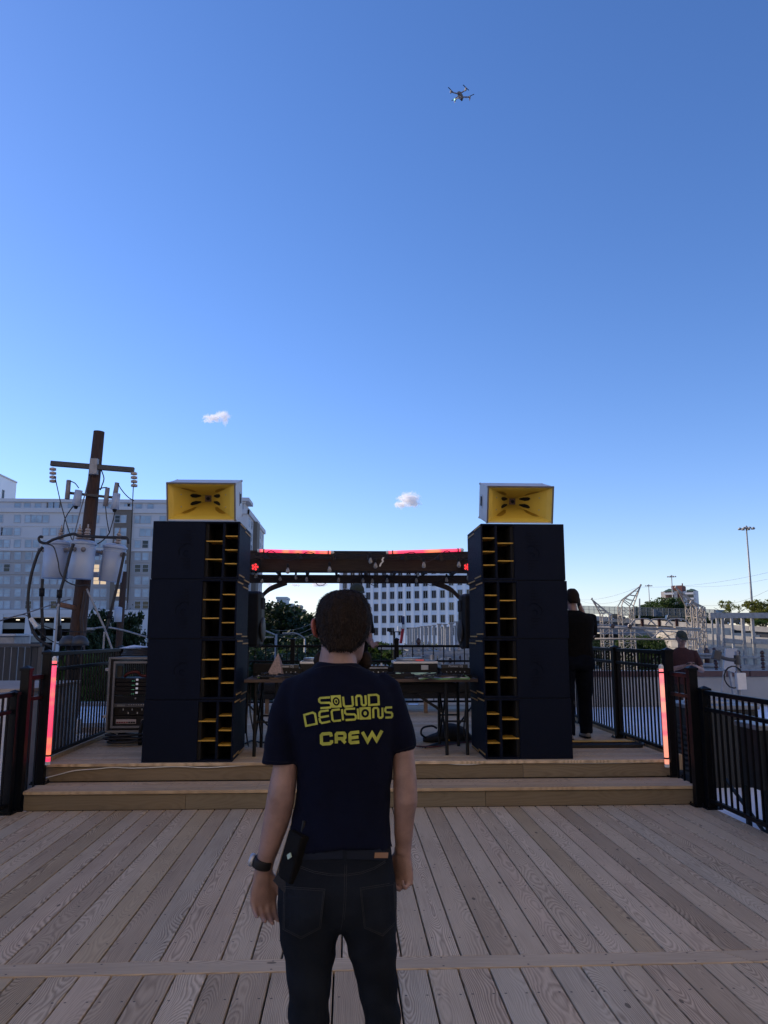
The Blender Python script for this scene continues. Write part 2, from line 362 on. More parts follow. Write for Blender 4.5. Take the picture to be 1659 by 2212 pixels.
# ------------------------------------------------------------------ railings
bal_cache = {}
def post(parent, x, y, z0, z1, wd=.082):
    p = part('post', MB().b2((-wd/2, -wd/2, 0), (wd/2, wd/2, z1-z0-.02)), BLACKMET, parent, bev=.003, loc=Vector((x, y, z0))-parent.location)
    c = MB().box((0, 0, .012), (wd+.018, wd+.018, .024))
    h = wd/2+.009
    c.add([(-h, -h, .024), (h, -h, .024), (h, h, .024), (-h, h, .024), (0, 0, .05)], [(0, 1, 4), (1, 2, 4), (2, 3, 4), (3, 0, 4)])
    part('cap', c, BLACKMET, p, loc=(0, 0, z1-z0-.045), bev=.002)
    b = MB().box((0, 0, .006), (.15, .15, .012))
    for sx in (-1, 1):
        for sy in (-1, 1): b.cyl((sx*.058, sy*.058, .012), (sx*.058, sy*.058, .03), .009, n=6)
    part('base_plate', b, BLACKMET, p)
    return p
def railing(label, p0, p1, z0, ztop, posts, group='black metal railings round the deck', n_bal=None, spacing=.105, e0=.05, e1=.05, mid=.155):
    p0, p1 = Vector((p0[0], p0[1], z0)), Vector((p1[0], p1[1], z0)); d = (p1-p0); L = d.length; d.normalize()
    t = thing('railing', label, 'railing', (p0+p1)/2, 0, group)
    def loc(p): return Vector(p)-t.location
    for name, zz, hh in (('top_rail', ztop, .042), ('middle_rail', ztop-mid, .036), ('bottom_rail', z0+.075, .036)):
        a, b = p0+d*e0, p1-d*e1
        o = part(name, MB().beam(loc((a.x, a.y, zz)), loc((b.x, b.y, zz)), .040, hh), BLACKMET, t, bev=.004)
    key = round(ztop-z0, 3)
    if key not in bal_cache:
        me = MB().b2((-.0085, -.0085, 0), (.0085, .0085, ztop-z0-.09)).mesh('baluster'); me.materials.append(BLACKMET); bal_cache[key] = me
    k = int((L-e0-e1)/spacing)
    for i in range(k):
        q = p0+d*(e0+(i+.7)*(L-e0-e1)/k)
        link('baluster', bal_cache[key], None, t, loc((q.x, q.y, z0+.08)), (0, 0, atan2(d.y, d.x)))
    for (px, py, za, zb) in posts: post(t, px, py, za, zb)
    return t
railing('lower railing left of the deck, from the step post out of frame', (-3.14, 1.2), (-3.09, 7.56), 0, 1.065, [(-3.09, 7.5, 0, 1.10), (-3.12, 5.2, 0, 1.10)])
railing('short stepped railing with the taller post, left end of the steps', (-3.06, 7.66), (-3.0, 7.97), .06, 1.20, [(-3.05, 7.64, 0, 1.315), (-2.985, 7.975, TZ, 1.46)], mid=.2, e0=.04, e1=.04)
railing('upper railing left of the stage running back behind the road case', (-3.0, 8.0), (-3.04, 14.3), UZ, 1.415, [(-3.02, 10.6, UZ, 1.47), (-3.03, 12.6, UZ, 1.47), (-3.04, 14.3, UZ, 1.47)])
railing('lower railing right of the deck in front of the dark cooling unit', (3.45, 1.2), (3.42, 7.5), 0, 1.065, [(3.45, 5.0, 0, 1.10), (3.43, 7.42, 0, 1.12)])
railing('short stepped railing below the man in the maroon shirt', (3.37, 7.56), (3.36, 8.05), .06, 1.21, [(3.365, 7.53, 0, 1.31), (3.365, 8.075, TZ, 1.475)], mid=.2, e0=.04, e1=.04)
railing('upper railing right of the stage beside the man on the phone', (3.37, 8.1), (3.45, 14.3), UZ, 1.425, [(3.39, 9.75, UZ, 1.48), (3.41, 11.4, UZ, 1.48), (3.43, 13.0, UZ, 1.48), (3.45, 14.3, UZ, 1.48)])
pxa, pxb = at(632.5, 1395, 14.3).x, at(856.5, 1395, 14.3).x
railing('back railing across the rear of the stage', (-3.0, 14.3), (3.41, 14.3), UZ, 1.41, [(pxa, 14.3, UZ, 1.56), (pxb, 14.3, UZ, 1.56)], spacing=.19, mid=.27)


# ------------------------------------------------------------------ roof surroundings
zr = -.18
pl0, pl1 = at(1425, 1450, 19.6), at(1659, 1455, 19.6)
t = thing('parapet', 'grey rendered parapet with a dark red metal coping at the roof edge', 'parapet wall', (14, 19.8, zr))
zc_ = at(1500, 1462, 19.6).z; zt_ = at(1500, 1449, 19.6).z
part('wall', MB().b2((-12.2, -.15, 0), (16, .15, zc_-zr)), M('parapet_render', (.30, .30, .29), .85, var=.1, scale=1.5, dirt=.3, bump=.15), t)
for k in range(10):
    part('coping', MB().b2((-12.2+k*2.83, -.21, zc_-zr+.001), (-12.2+k*2.83+2.81, .21, zt_-zr)), M('red_coping', (.060, .026, .028), .4, var=.15), t, bev=.01)
t = thing('roof_gutter', 'pale metal gutter edge of the roof behind the stage', 'gutter', (-7, 20.6, zr))
part('edge', MB().b2((-9.8, -.1, 0), (8.6, .12, .10)), GALV, t)
# slatted dark screen on the left
scr0 = at(0, 1385, 13.4); scr1 = at(98, 1388, 13.4)
t = thing('screen_fence', 'dark slatted screen behind the left railings', 'screen', (-7.4, 13.4, zr)); ztop = at(60, 1390, 13.4).z-zr
me = MB().b2((-.045, -.012, .05), (.045, .012, ztop-.06)).mesh('slat'); me.materials.append(M('screen_slat', (.012, .014, .018), .6, var=.4, scale=5, stretch=(6, 6, .6)))
xs = -2.6; xe = at(84, 1400, 13.4).x+7.4
k = int((xe-xs)/.11)
for i in range(k): o = link('slat', me, None, t, (xs+.055+i*(xe-xs)/k, 0, 0))
part('rail', MB().b2((xs, .015, ztop*.45), (xe, .05, ztop*.45+.06)).b2((xs, .015, .15), (xe, .05, .2)), M('screen_rail', (.04, .042, .046), .5), t)
part('coping', MB().b2((xs-.05, -.06, ztop-.055), (xe+.03, .06, ztop)), M('screen_rail', (.04,)*3), t, bev=.01)
part('end_post', MB().b2((xe+.005, -.04, 0), (xe+.075, .04, ztop-.056)), M('screen_rail', (.04,)*3), t)
c0, c1 = at(-40, 1369, 16), at(30, 1383, 16)
t = thing('roof_unit', 'pale metal roof unit beyond the slatted screen', 'roof unit', (c0.x+.5, 16, zr))
part('body', MB().b2((-.9, 0, 0), (c1.x-c0.x-.5, .8, c0.z-zr-.05)), GALV, t, bev=.02); part('lid', MB().b2((-.95, -.05, c0.z-zr-.049), (c1.x-c0.x-.45, .85, c0.z-zr)), ALU, t, bev=.01)
# white box with board lid near the left railing
a0, a1 = at(0, 1470, 8.8), at(72, 1500, 8.8)
t = thing('roof_box', 'low white box with a weathered board lid beside the left railing', 'roof box', (-4.2, 9.0, zr)); hh = at(72, 1486, 8.8).z-zr
part('body', MB().b2((-.6, -.3, 0), (a1.x+4.2, 1.2, hh-.04)), M('white_duct', (.45, .46, .48), .6, var=.06, dirt=.2), t, bev=.01)
for k in range(5): part('lid_board', MB().b2((-.62, -.34+k*.32, hh-.039), (a1.x+4.22, -.03+k*.32, hh)), M('lid_wood', (.30, .25, .21), .8, var=.3, scale=6, stretch=(1, 14, 14)), t, bev=.004)
# stacked blocks left
for i, (px, py, n, lab) in enumerate(((300/2.37/1.8228*2.37, 0, 3, 'pale stacked roof blocks behind the upper left railing'),)):
    b = at(318/1.0*1.0*.6, 1545, 11.5)
    t = thing('block_stack', lab, 'block stack', (-4.6, 11.6, zr)); me = MB().b2((-.2, -.1, 0), (.2, .1, .19)).mesh('block'); me.materials.append(M('pale_block', (.50, .48, .46), .9, dirt=.2))
    for r_ in range(4):
        for c_ in range(4-(r_ == 3)*2): o = link('block', me, None, t, (-.7+c_*.415+(r_ % 2)*.12, .05*r_, r_*.195)); bevel(o, .01)
t = thing('timber_stack', 'low stack of weathered timbers on the white roof left of the stage', 'timber stack', (-4.2, 12.6, zr)); me = MB().b2((-1.0, -.07, 0), (1.0, .07, .12)).mesh('timber'); me.materials.append(M('lid_wood', (.16,)*3))
for r_ in range(3):
    for c_ in range(4): o = link('timber', me, None, t, (.1*(r_ % 2), c_*.17, r_*.125), (0, 0, R(8)))
# cooling units right
def cooler(name, label, x0, y0, x1, y1, h, legs=0, ribs=True, fans=True, lab=True, col=(.012, .015, .015)):
    t = thing(name, label, 'cooling unit', ((x0+x1)/2, (y0+y1)/2, zr)); m = M('cooler_green_black', col, .55, var=.2)
    a, b = (x1-x0)/2, (y1-y0)/2
    part('body', MB().b2((-a, -b, legs), (a, b, h-.05)), m, t, bev=.015)
    part('top_rim', MB().b2((-a-.015, -b-.015, h-.049), (a+.015, b+.015, h)), M('rim_grey', (.20, .22, .24), .4), t, bev=.01)
    if ribs:
        me = MB().b2((-.012, -b*.92, -.0), (.012, b*.92, .028)).mesh('louver'); me.materials.append(M('louver_dark', (.025, .03, .032), .5))
        for k in range(int((h-legs-.3)/.06)): link('louver', me, None, t, (-a-.012, 0, legs+.12+k*.06))
    if fans:
        for yy in ((-b*.5, b*.5) if b > .5 else (0,)):
            for rr in (.10, .17, .24, .31): part('fan_guard', MB().tube([(rr*cos(q), yy+rr*sin(q), h+.03-.05*(rr-.1)) for q in np.linspace(0, 2*pi, 22)], .006, 5), ALU, t)
            part('fan_hub', MB().lathe([(.07, 0), (.06, .03)], (0, yy, h+.001), 12), BLK, t)
    if lab:
        part('warning_label', MB().b2((-a-.026, -.10, h*.72), (-a-.0245, .13, h*.84)), M('red_label', (.30, .05, .05), .5), t)
        part('warning_label', MB().b2((-a-.026, -.02, h*.93), (-a-.0245, .06, h*.955)), M('red_label', (.30,)*3), t)
    if legs:
        for sx in (-1, 1):
            for sy in (-1, 1): part('leg', MB().beam((sx*(a-.04), sy*(b-.04), 0), (sx*(a-.04), sy*(b-.04), legs), .04, .04), m, t)
        part('brace', MB().beam((-a+.03, -b+.06, .02), (-a+.03, b+.35, legs*.95), .025, .025), m, t)
    return t
cooler('cooling_unit', 'large dark ribbed cooling unit with red labels behind the right railing', 3.85, 4.4, 4.85, 6.72, 1.08)
cooler('control_cabinet', 'black control cabinet on legs between the railing and the cooling unit', 3.72, 7.0, 4.35, 7.42, .98, legs=.40, ribs=False, fans=False, lab=False, col=(.006, .006, .007))
cooler('cooling_unit', 'smaller dark cooling unit with pale rim seen through the upper right railing', 4.15, 9.3, 4.95, 10.1, .95, ribs=True, lab=False)
# instrument mast
b_ = at(1604, 1585, 12.2); t = thing('instrument_mast', 'thin grey mast with tripod legs, white box and coiled cable on the roof', 'mast', (b_.x, 12.2, zr)); zt_ = at(1604, 1407, 12.2).z-zr
part('pole', MB().cyl((0, 0, .02), (0, 0, zt_), .032, n=12), GALV, t, True)
for k, a in enumerate((-2.7, -.4, 1.5)): part('leg', MB().cyl((0, 0, .75), (.55*cos(a), .55*sin(a), .01), .018), GALV, t)
part('white_box', MB().box((0, -.06, at(1604, 1471, 12.2).z-zr), (.15, .08, .26)), WHT, t, bev=.01)
part('bracket_arm', MB().tube(spline([(0, 0, zt_-.14), (-.18, -.03, zt_-.12), (-.33, -.05, zt_-.07)], 4), .03, 8), M('dark_bracket', (.04, .042, .045), .5), t)
part('sensor_head', MB().box((-.36, -.06, zt_-.06), (.12, .10, .15), Matrix.Rotation(.3, 3, 'Y')), M('dark_bracket', (.04,)*3), t, bev=.015)
part('cable_coil', MB().tube([Vector((-.10+(.15+.006*sin(k*1.9))*cos(k*.42), -.05+.004*k*.1, zt_-.40+(.17+.005*sin(k))*sin(k*.42))) for k in range(46)], .008, 5), WIRE, t, True)
part('clamp', MB().cyl((0, 0, zt_-.2), (0, 0, zt_-.06), .05, n=12), M('dark_bracket', (.04,)*3), t)
pan = [at(x, y, 16.5) for x, y in (((2250+1302/2.143)/1.8228, (2000+1186/2.143)/1.8228), ((2250+1400/2.143)/1.8228, (2000+1183/2.143)/1.8228), ((2250+1382/2.143)/1.8228, (2000+1392/2.143)/1.8228), ((2250+1283/2.143)/1.8228, (2000+1362/2.143)/1.8228))]
t = thing('tilted_panel', 'tilted grey metal panel standing on the roof before the parapet', 'panel', ((pan[0].x+pan[1].x)/2, 16.5, zr)); oo = t.location.copy()
part('sheet', MB().prism([p-oo for p in pan], (0, .05, 0)), M('panel_grey', (.34, .36, .38), .5, var=.06), t, bev=.006)
part('stand', MB().beam(Vector((pan[2].x-.1, 16.58, pan[2].z+.2))-oo, (0.1, .12, 0), .05, .05).beam(Vector((pan[3].x+.1, 16.58, pan[3].z+.2))-oo, (-.3, .12, 0), .05, .05), GALV, t)

# ------------------------------------------------------------------ transformer pole
YP = 16.2
zs = lambda x, y: ((x/2.0114)/1.8228, (1600+y/2.0114)/1.8228)       # survey sheet A
zt7 = lambda x, y: ((x/2.37)/1.8228, (1850+y/2.37)/1.8228)          # survey sheet B
PW_ = lambda p, dy=0: at(*p, YP+dy)
bt, tp = PW_(zs(607, 1880)), PW_(zs(785, 200))
foot = bt + (bt-tp)*((bt.z+7.5)/(tp.z-bt.z))
t = thing('utility_pole', 'leaning brown timber utility pole carrying three grey transformers', 'utility pole', foot); o_ = foot
part('pole', MB().tube([Vector((0, 0, 0)), bt-o_, tp-o_], [.21, .165, .112], 16), POLEW, t, True)
part('crossarm', MB().beam(PW_(zs(403, 452), -.16)-o_, PW_(zs(1062, 505), -.16)-o_, .09, .11), M('steel_arm', (.035, .035, .038), .5), t, bev=.01)
part('arm_plate', MB().box(PW_(zs(745, 478), -.17)-o_, (.16, .12, .34)), GALV, t, bev=.01)
part('crossarm', MB().beam(PW_(zs(520, 683), -.15)-o_, PW_(zs(940, 727), -.15)-o_, .05, .05), M('steel_arm', (.035,)*3), t)
for (x, y) in ((420, 480), (1062, 515)):
    a = PW_(zs(x, y), -.16)-o_
    for k in range(4): part('insulator', MB().lathe([(.03, -.02), (.068, -.01), (.068, .03), (.03, .045)], a+Vector((.006*k, 0, -.06-.085*k)), 12), PORC, t, True)
for (x0, y0, x1, y1) in ((545, 585, 532, 735), (853, 645, 835, 790), (928, 605, 912, 700)):
    part('arrester', MB().cyl(PW_(zs(x0, y0), -.22)-o_, PW_(zs(x1, y1), -.22)-o_, .045, .05, n=12), M('arrester_grey', (.22, .20, .20), .5), t, True)
for (x0, y0, x1, y1) in ((625, 665, 602, 790), (925, 690, 908, 815)):
    part('cutout', MB().cyl(PW_(zs(x0, y0), -.24)-o_, PW_(zs(x1, y1), -.24)-o_, .075, .085, n=12), TRANS, t, True)
    part('contact', MB().cyl(PW_(zs(x1, y1), -.24)-o_, PW_(zs(x1-2, y1+22), -.24)-o_, .05, .03, n=8), BLK, t)
part('step_peg', MB().cyl(PW_(zs(455, 1565), -.4)-o_, PW_(zs(605, 1600), -.1)-o_, .055, .05, n=10), M('peg_wood', (.20, .11, .07), .7), t, True)
part('hanger', MB().b2(PW_(zt7(868, 800), -.05)-o_, PW_(zt7(945, 752), .05)-o_).b2(PW_(zt7(600, 800), -.05)-o_, PW_(zt7(650, 770), .05)-o_).b2(PW_(zt7(855, 1000), -.05)-o_, PW_(zt7(925, 960), .05)-o_), TRANS, t)
part('conduit', MB().tube([bt-o_+Vector((.19, -.12, -.2)), PW_(zt7(760, 1380), -.15)-o_, PW_(zt7(800, 1130), -.15)-o_], .04, 8), M('conduit_brown', (.03, .018, .016), .6), t)
def transformer(label, xl, xr, yt, yb, dy, tilt=0):
    a, b = at(*zt7(xl, yb), YP+dy), at(*zt7(xr, yb), YP+dy); top = at(*zt7((xl+xr)/2, yt), YP+dy); r = (b.x-a.x)/2; h = top.z-a.z
    t = thing('transformer', label, 'transformer', ((a.x+b.x)/2, YP+dy, a.z), 0, 'pole mounted transformers'); t.rotation_euler = (0, tilt, R(rnd.uniform(0, 40)-20))
    part('tank', MB().lathe([(r*.9, 0), (r, .015), (r, h-.03)], n=28), TRANS, t, True)
    part('lid', MB().lathe([(r*1.0, h-.029), (r*1.09, h-.02), (r*1.09, h+.012), (r*.8, h+.06), (r*.1, h+.085)], n=28), TRANS, t, True)
    part('rim_band', MB().lathe([(r*1.012, h-.10), (r*1.012, h-.085)], n=28), TRANS, t)
    for sx in ((-.35, .45) if dy < 0 else (.3,)):
        b_ = MB()
        for k in range(5): b_.lathe([(.04, 0), (.085-.008*k, .012), (.085-.008*k, .024), (.04, .05)], (sx*r, -.04, h+.03+.055*k), 12)
        b_.lathe([(.02, 0), (.012, .09)], (sx*r, -.04, h+.30), 8)
        part('bushing', b_, PORC, t, True)
    for a_ in ((-2.3, -1.57, -.85) if dy < 0 else (-2.6, -.3)):
        part('terminal', MB().lathe([(.05, 0), (.05, .03), (.028, .04), (.028, .12)], (r*cos(a_), r*sin(a_), h-.14), 10, (cos(a_), sin(a_), 0)), M('terminal_grey', (.16, .15, .15), .5), t)
    return t
transformer('left of the three grey transformers hanging on the timber pole', 393, 635, 690, 1015, .05, R(1.5))
transformer('middle of the three grey transformers, in front of the timber pole', 632, 862, 688, 1020, -.42, R(2))
transformer('right of the three grey transformers, tilted beside the timber pole', 920, 1130, 722, 1045, .0, R(6))
def wirepx(label, pts, dy, r, mat=WIRE, group=None, f=zt7, cat='cable', name='cable'):
    mb = MB(); mb.tube(spline([at(*f(x, y), YP+(d[0] if d else dy)) for x, y, *d in pts], 5), r, 6); return single(name, label, cat, mb, mat, group, True)
wirepx('thick black cable bending down from the left transformer to the roof', [(400, 720), (360, 770), (320, 880), (285, 1010), (265, 1150), (262, 1280), (280, 1400), (310, 1510), (370, 1590), (480, 1650)], -.5, .032)
wirepx('thick black cable arching over the tops of the three transformers', [(1196, 690), (1192, 650), (1160, 634), (1000, 630), (850, 622), (740, 617), (690, 598), (620, 612), (500, 650), (430, 684), (375, 672), (362, 640), (380, 622), (398, 632)], -.75, .028)
wirepx('thick black cable with a splice dropping beside the middle transformer', [(690, 690), (660, 760), (625, 900), (590, 1040), (560, 1150), (545, 1280), (548, 1420), (560, 1560), (570, 1640)], -.85, .032)
wirepx('thick black cable hanging straight below the left transformer', [(398, 1018), (392, 1120), (390, 1260), (396, 1420), (400, 1560), (405, 1660)], -.45, .033)
wirepx('thick black cable hanging from the right transformer terminal', [(1160, 770), (1145, 850), (1110, 1010), (1070, 1180), (1030, 1330), (1005, 1450), (985, 1500)], -.3, .032)
for i, (x, y, x1, y1) in enumerate(((392, 1105, 390, 1180), (557, 1120, 553, 1195), (1032, 1320, 1018, 1390), (548, 1455, 556, 1600), (398, 1480, 404, 1600))):
    single('cable_splice', ['black splice sleeve on the cable under the left transformer', 'black splice sleeve on the cable beside the pole', 'black splice sleeve on the cable right of the pole', 'long black sleeve low on the cable beside the pole', 'long black sleeve low on the cable above the left railing'][i], 'cable splice', MB().tube([at(*zt7(x, y), YP-.86 if i in (1, 3) else YP-.46 if i != 2 else YP-.31), at(*zt7(x1, y1), YP-.86 if i in (1, 3) else YP-.46 if i != 2 else YP-.31)], .055, 8), BLKR, 'splice sleeves on the pole cables', True)
thin = [('from the left insulator down to the middle transformer', [(512, 60), (540, 190), (570, 320), (620, 500), (670, 650)], -.2), ('from the left cutout to the left transformer', [(700, 320), (660, 370), (610, 450), (592, 540), (585, 575)], -.25), ('from the left arrester to the left cutout', [(655, 105), (700, 125), (735, 170)], -.25),
        ('from the right insulator straight down to the yard', [(1247, 95), (1240, 250), (1230, 500), (1215, 800), (1200, 1100), (1190, 1240)], -.2), ('from the right arrester over to the hanging wire', [(1100, 125), (1130, 180), (1190, 250), (1250, 290)], -.25), ('from the right cutout to the right transformer', [(1075, 370), (1060, 450), (1035, 540), (1022, 590)], -.25),
        ('from the middle arrester to the right transformer', [(985, 340), (995, 450), (1010, 540), (1020, 585)], -.25), ('from the pole head down to the middle transformer', [(945, 0), (970, 80), (950, 150), (935, 190)], -.1), ('looping from the pole across to the arrester', [(905, 190), (950, 170), (1000, 165)], -.2),
        ('along the left side of the pole to its lower half', [(830, 60), (800, 200), (740, 420), (690, 620), (640, 800)], -.6), ('from the right transformer back to the pole', [(1020, 590), (980, 640), (930, 680), (875, 705)], -.3), ('sagging below the transformers across the pole', [(430, 690), (500, 720), (540, 850), (560, 960), (620, 1040), (720, 1080), (810, 1075), (840, 1090)], -.8),
        ('crossing to the left edge in front of the garage', [(0, 1405), (150, 1365), (300, 1320), (480, 1260), (660, 1205)], -.6), ('second one crossing to the left edge below it', [(0, 1412), (120, 1370), (220, 1352), (262, 1368)], -.55), ('drooping from the left cable across to the railing', [(310, 1400), (420, 1460), (560, 1500), (700, 1510), (870, 1515)], -.5), ('curling from the left cable down to the lamps', [(270, 1400), (340, 1480), (470, 1590), (620, 1640), (760, 1610)], -.5)]
for lab, pts, dy in thin: wirepx('thin wire ' + lab, pts, dy, .011 if 'pole' not in lab else .013, WIREG if 'along' in lab or 'crossing to' in lab else WIRE, 'thin wires round the transformer pole', cat='wire', name='wire')
for i, (a, b) in enumerate((((810, 1110), (985, 1500)), ((985, 1500), (1052, 1690)), ((975, 1510), (962, 1690)))):
    wirepx(['grey guy wire slanting down right from the pole', 'lower grey guy strut ending at the roof right of the pole', 'upright grey stay below the guy wire'][i], [a, b], -.4, .022, GALV, cat='guy wire', name='guy_wire')
wirepx('grey conduit rising beside the pole to the left cable', [(505, 1690), (520, 1560), (540, 1300), (548, 1250)], -1.0, .02, GALV, cat='conduit', name='conduit')
wirepx('white plastic cable end hanging left of the pole', [(285, 1385), (310, 1420), (345, 1470)], -.6, .045, WHT, cat='cable end', name='cable_end')
# two dome floodlights
for i, px in enumerate((230, 262)):
    c = at((1285 if i == 0 else 1480)/4.74/1.8228, (2400+590/4.74)/1.8228, 14.6)
    t = thing('floodlight', ['dome shaped floodlight at the pole foot, left one', 'dome shaped floodlight at the pole foot, right one'][i], 'floodlight', c, 0, 'pair of dome floodlights')
    part('shade', MB().lathe([(.17, -.08), (.172, -.02), (.13, .06), (.05, .10), (.01, .105)], n=18, cap=True), M('lamp_shade_grey', (.035, .037, .042), .5), t, True)
    part('bulb_holder', MB().lathe([(.05, -.16), (.06, -.085)], n=12), BLK, t)
    part('arm', MB().tube(spline([(0, .05, -.05), (.0, .2, -.15), ((.10, -.10)[i], .3, -.4), ((.1, -.1)[i], .3, -.9)], 4), .02, 7), BLK, t)
fl = at((1380)/4.74/1.8228, (2400+800/4.74)/1.8228, 14.9)
single('post', 'dark steel post carrying the two dome floodlights', 'post', MB().b2((fl.x-.05, 14.86, zr), (fl.x+.05, 14.95, fl.z+.15)), BLK)
# second pole and street lamp behind
YQ = 42
q0, q1 = at(*zt7(1160, 950), YQ), at(*zt7(1120, 1480), YQ)
gz = q1 + (q1-q0)*((q1.z+7.5)/(q0.z-q1.z))
t = thing('utility_pole', 'thinner brown utility pole further back, right of the transformer pole', 'utility pole', gz)
part('pole', MB().tube([Vector((0, 0, 0)), q1-gz, q0-gz], [.2, .18, .15], 12), POLEW, t, True)
part('equipment_can', MB().lathe([(.18, 0), (.2, .02), (.2, .75), (.1, .8)], at(*zt7(1098, 1420), YQ-.3)-gz, 14), TRANS, t, True)
part('bracket', MB().beam(at(*zt7(1098, 1390), YQ-.2)-gz, at(*zt7(1135, 1395), YQ-.05)-gz, .06, .06), TRANS, t)
def lamp(label, pts, Y, base_px, r=.06, f=zt7):
    P = [at(*f(x, y), Y) for x, y in pts]; b = at(*f(*base_px), Y)
    t = thing('street_lamp', label, 'street lamp', (b.x, Y, -7.5)); oo = t.location
    part('pole', MB().cyl((0, 0, 0), b-oo, r*1.0, r*.85, n=10), GALV, t, True)
    part('arm', MB().tube([p-oo for p in spline(P, 4)], r*.62, 8), GALV, t, True)
    d = (P[-1]-P[-2]).normalized(); part('lamp_head', MB().loft([sring(P[-1]-oo+Vector((d.x*s, d.y*s, d.z*s*.3-.02)), .10*k, .16*k, 10, 2) for s, k in ((-.05, .4), (.15, 1), (.5, 1.2), (.75, .5))]) if abs(d.x) < .3 else MB().box(P[-1]-oo+Vector((.30 if d.x > 0 else -.30, 0, -.02)), (.6, .3, .10)), GALV, t, bev=.03)
    return t
lamp('street lamp with a long pale arm between the pole and the left stack', [(1560, 1600), (1370, 1560), (1200, 1510), (1060, 1478), (960, 1470), (880, 1480)], 30, (1560, 1600), .055)
z3 = lambda x, y: ((960+x/3.318)/1.8228, (2420+y/3.318)/1.8228)
lamp('street lamp arm and pole seen just right of the left monitor speaker', [(422, 270), (300, 220), (180, 175), (100, 140)], 55, (422, 255), .10, z3)
lamp('curved street lamp in front of the trees left of the man', [(798, 320), (760, 285), (690, 248), (640, 240), (605, 240)], 62, (798, 315), .085, z3)
lamp('small far street lamp low beside the left monitor speaker', [(60, 345), (180, 325), (250, 300), (310, 292)], 80, (60, 345), .08, z3)
t = single('signal_box', 'small pale signal head hanging among the trees', 'signal', MB().b2(at(*z3(485, 582), 60), at(*z3(508, 525), 60.3)), M('signal_pale', (.25, .2, .16), .6))

# ------------------------------------------------------------------ left apartment building
YA = 190
def zA(y): return at(300, y, YA).z
xl_, xr_ = -185.0, at(531, 1200, YA).x
t = thing('apartment_building', 'long pale grey apartment block with parking levels behind the transformer pole', 'building', (-90, YA, -7.5)); o_ = t.location.copy()
D = 38
ztop, zmid, zl5, zgar = zA(1080), zA(1102), zA(1190), zA(1320)
A_ = lambda lo, hi: MB().b2(Vector(lo)-o_, Vector(hi)-o_)
part('lower_wall', A_((xl_, YA, zgar), (xr_, YA+D, zl5)), APT2, t)
part('upper_wall', A_((xl_, YA-.15, zl5+.01), (xr_+.15, YA+D+.1, zmid)), APT1, t)
part('penthouse', A_((xl_, YA+1.5, zmid+.01), (xr_-1, YA+D, ztop)), APT1, t)
part('cornice', A_((xl_, YA-.6, zmid-.8), (xr_+.6, YA-.16, zmid+.3)).b2(Vector((xr_+.16, YA-.6, zmid-.8))-o_, Vector((xr_+.6, YA+D+.5, zmid+.3))-o_), APT1, t)
part('cornice', A_((xl_, YA+1.0, ztop-.5), (xr_-.6, YA+1.49, ztop+.3)), APT1, t)
part('floor_band', A_((xl_, YA-.32, zl5-.15), (xr_+.3, YA-.01, zl5+.15)), APT1, t)
for py in (1138, 1163, 1215, 1241, 1268, 1294): part('floor_band', A_((xl_, YA-.18 if py > 1190 else YA-.3, zA(py)-.07), (xr_+.1, YA-.005 if py > 1190 else YA-.155, zA(py)+.07)), APT1 if py < 1190 else APT2, t)
bx0, bx1 = at(*zt7(1048, 900), YA).x, at(*zt7(1212, 900), YA).x
part('taupe_bay', A_((bx0, YA-.9, zgar), (bx1, YA-.16, zA(1093+10))), APT3, t)
part('bay_cornice', A_((bx0-.3, YA-1.2, zA(1103)), (bx1+.3, YA-.1, zA(1096))), APT1, t)
px0, px1 = at(*zt7(420, 300), YA).x, at(*zt7(545, 300), YA).x
part('taupe_bay', A_((px0, YA+1.2, zmid+.01), (px1, YA+1.49, ztop-.6)), APT3, t)
fr_me = {}
def window_mesh(w_, h_, bar):
    key = (round(w_, 2), round(h_, 2), bar)
    if key in fr_me: return fr_me[key]
    f = MB(); q = .12
    f.b2((-w_/2-q, -.06, -h_/2-q), (-w_/2, .06, h_/2+q)).b2((w_/2, -.06, -h_/2-q), (w_/2+q, .06, h_/2+q)).b2((-w_/2, -.06, h_/2), (w_/2, .06, h_/2+q)).b2((-w_/2, -.09, -h_/2-q), (w_/2, .06, -h_/2))
    if bar == 1: f.b2((-.05, -.04, -h_/2), (.05, .05, h_/2))
    if bar == 2: f.b2((-w_/2, -.04, -.04), (w_/2, .05, .04))
    a = f.mesh('window'); p = MB().b2((-w_/2, -.0, -h_/2), (w_/2, .04, h_/2)).mesh('pane'); fr_me[key] = (a, p); return a, p
def window(parent, c, w_, h_, bar, fm, gm, rz=0):
    a, p = window_mesh(w_, h_, bar)
    if not a.materials: a.materials.append(fm)
    o = link('window', a, None, parent, c, (0, 0, rz)); g_ = bpy.data.objects.new('pane', p); COL.objects.link(g_); g_.parent = o
    if not p.materials: p.materials.append(gm)
    g_.material_slots[0].link = 'OBJECT'; g_.material_slots[0].material = gm; return o
WFR = M('pale_window_frame', (.42, .43, .46), .6, var=.03)
GWARM = EM('lit_window', (1, .72, .42), .55)
rows = [1122.6, 1150.3, 1175.8, 1202, 1227.9, 1254.5, 1281.1, 1307]
cols = [-150, -80, 0, 65, 165, 265, 340, 430, 500, 575, 655, 705, 790, 900, 965, 1110, 1160, 1285, 1358, 1450, 1520, 1610]
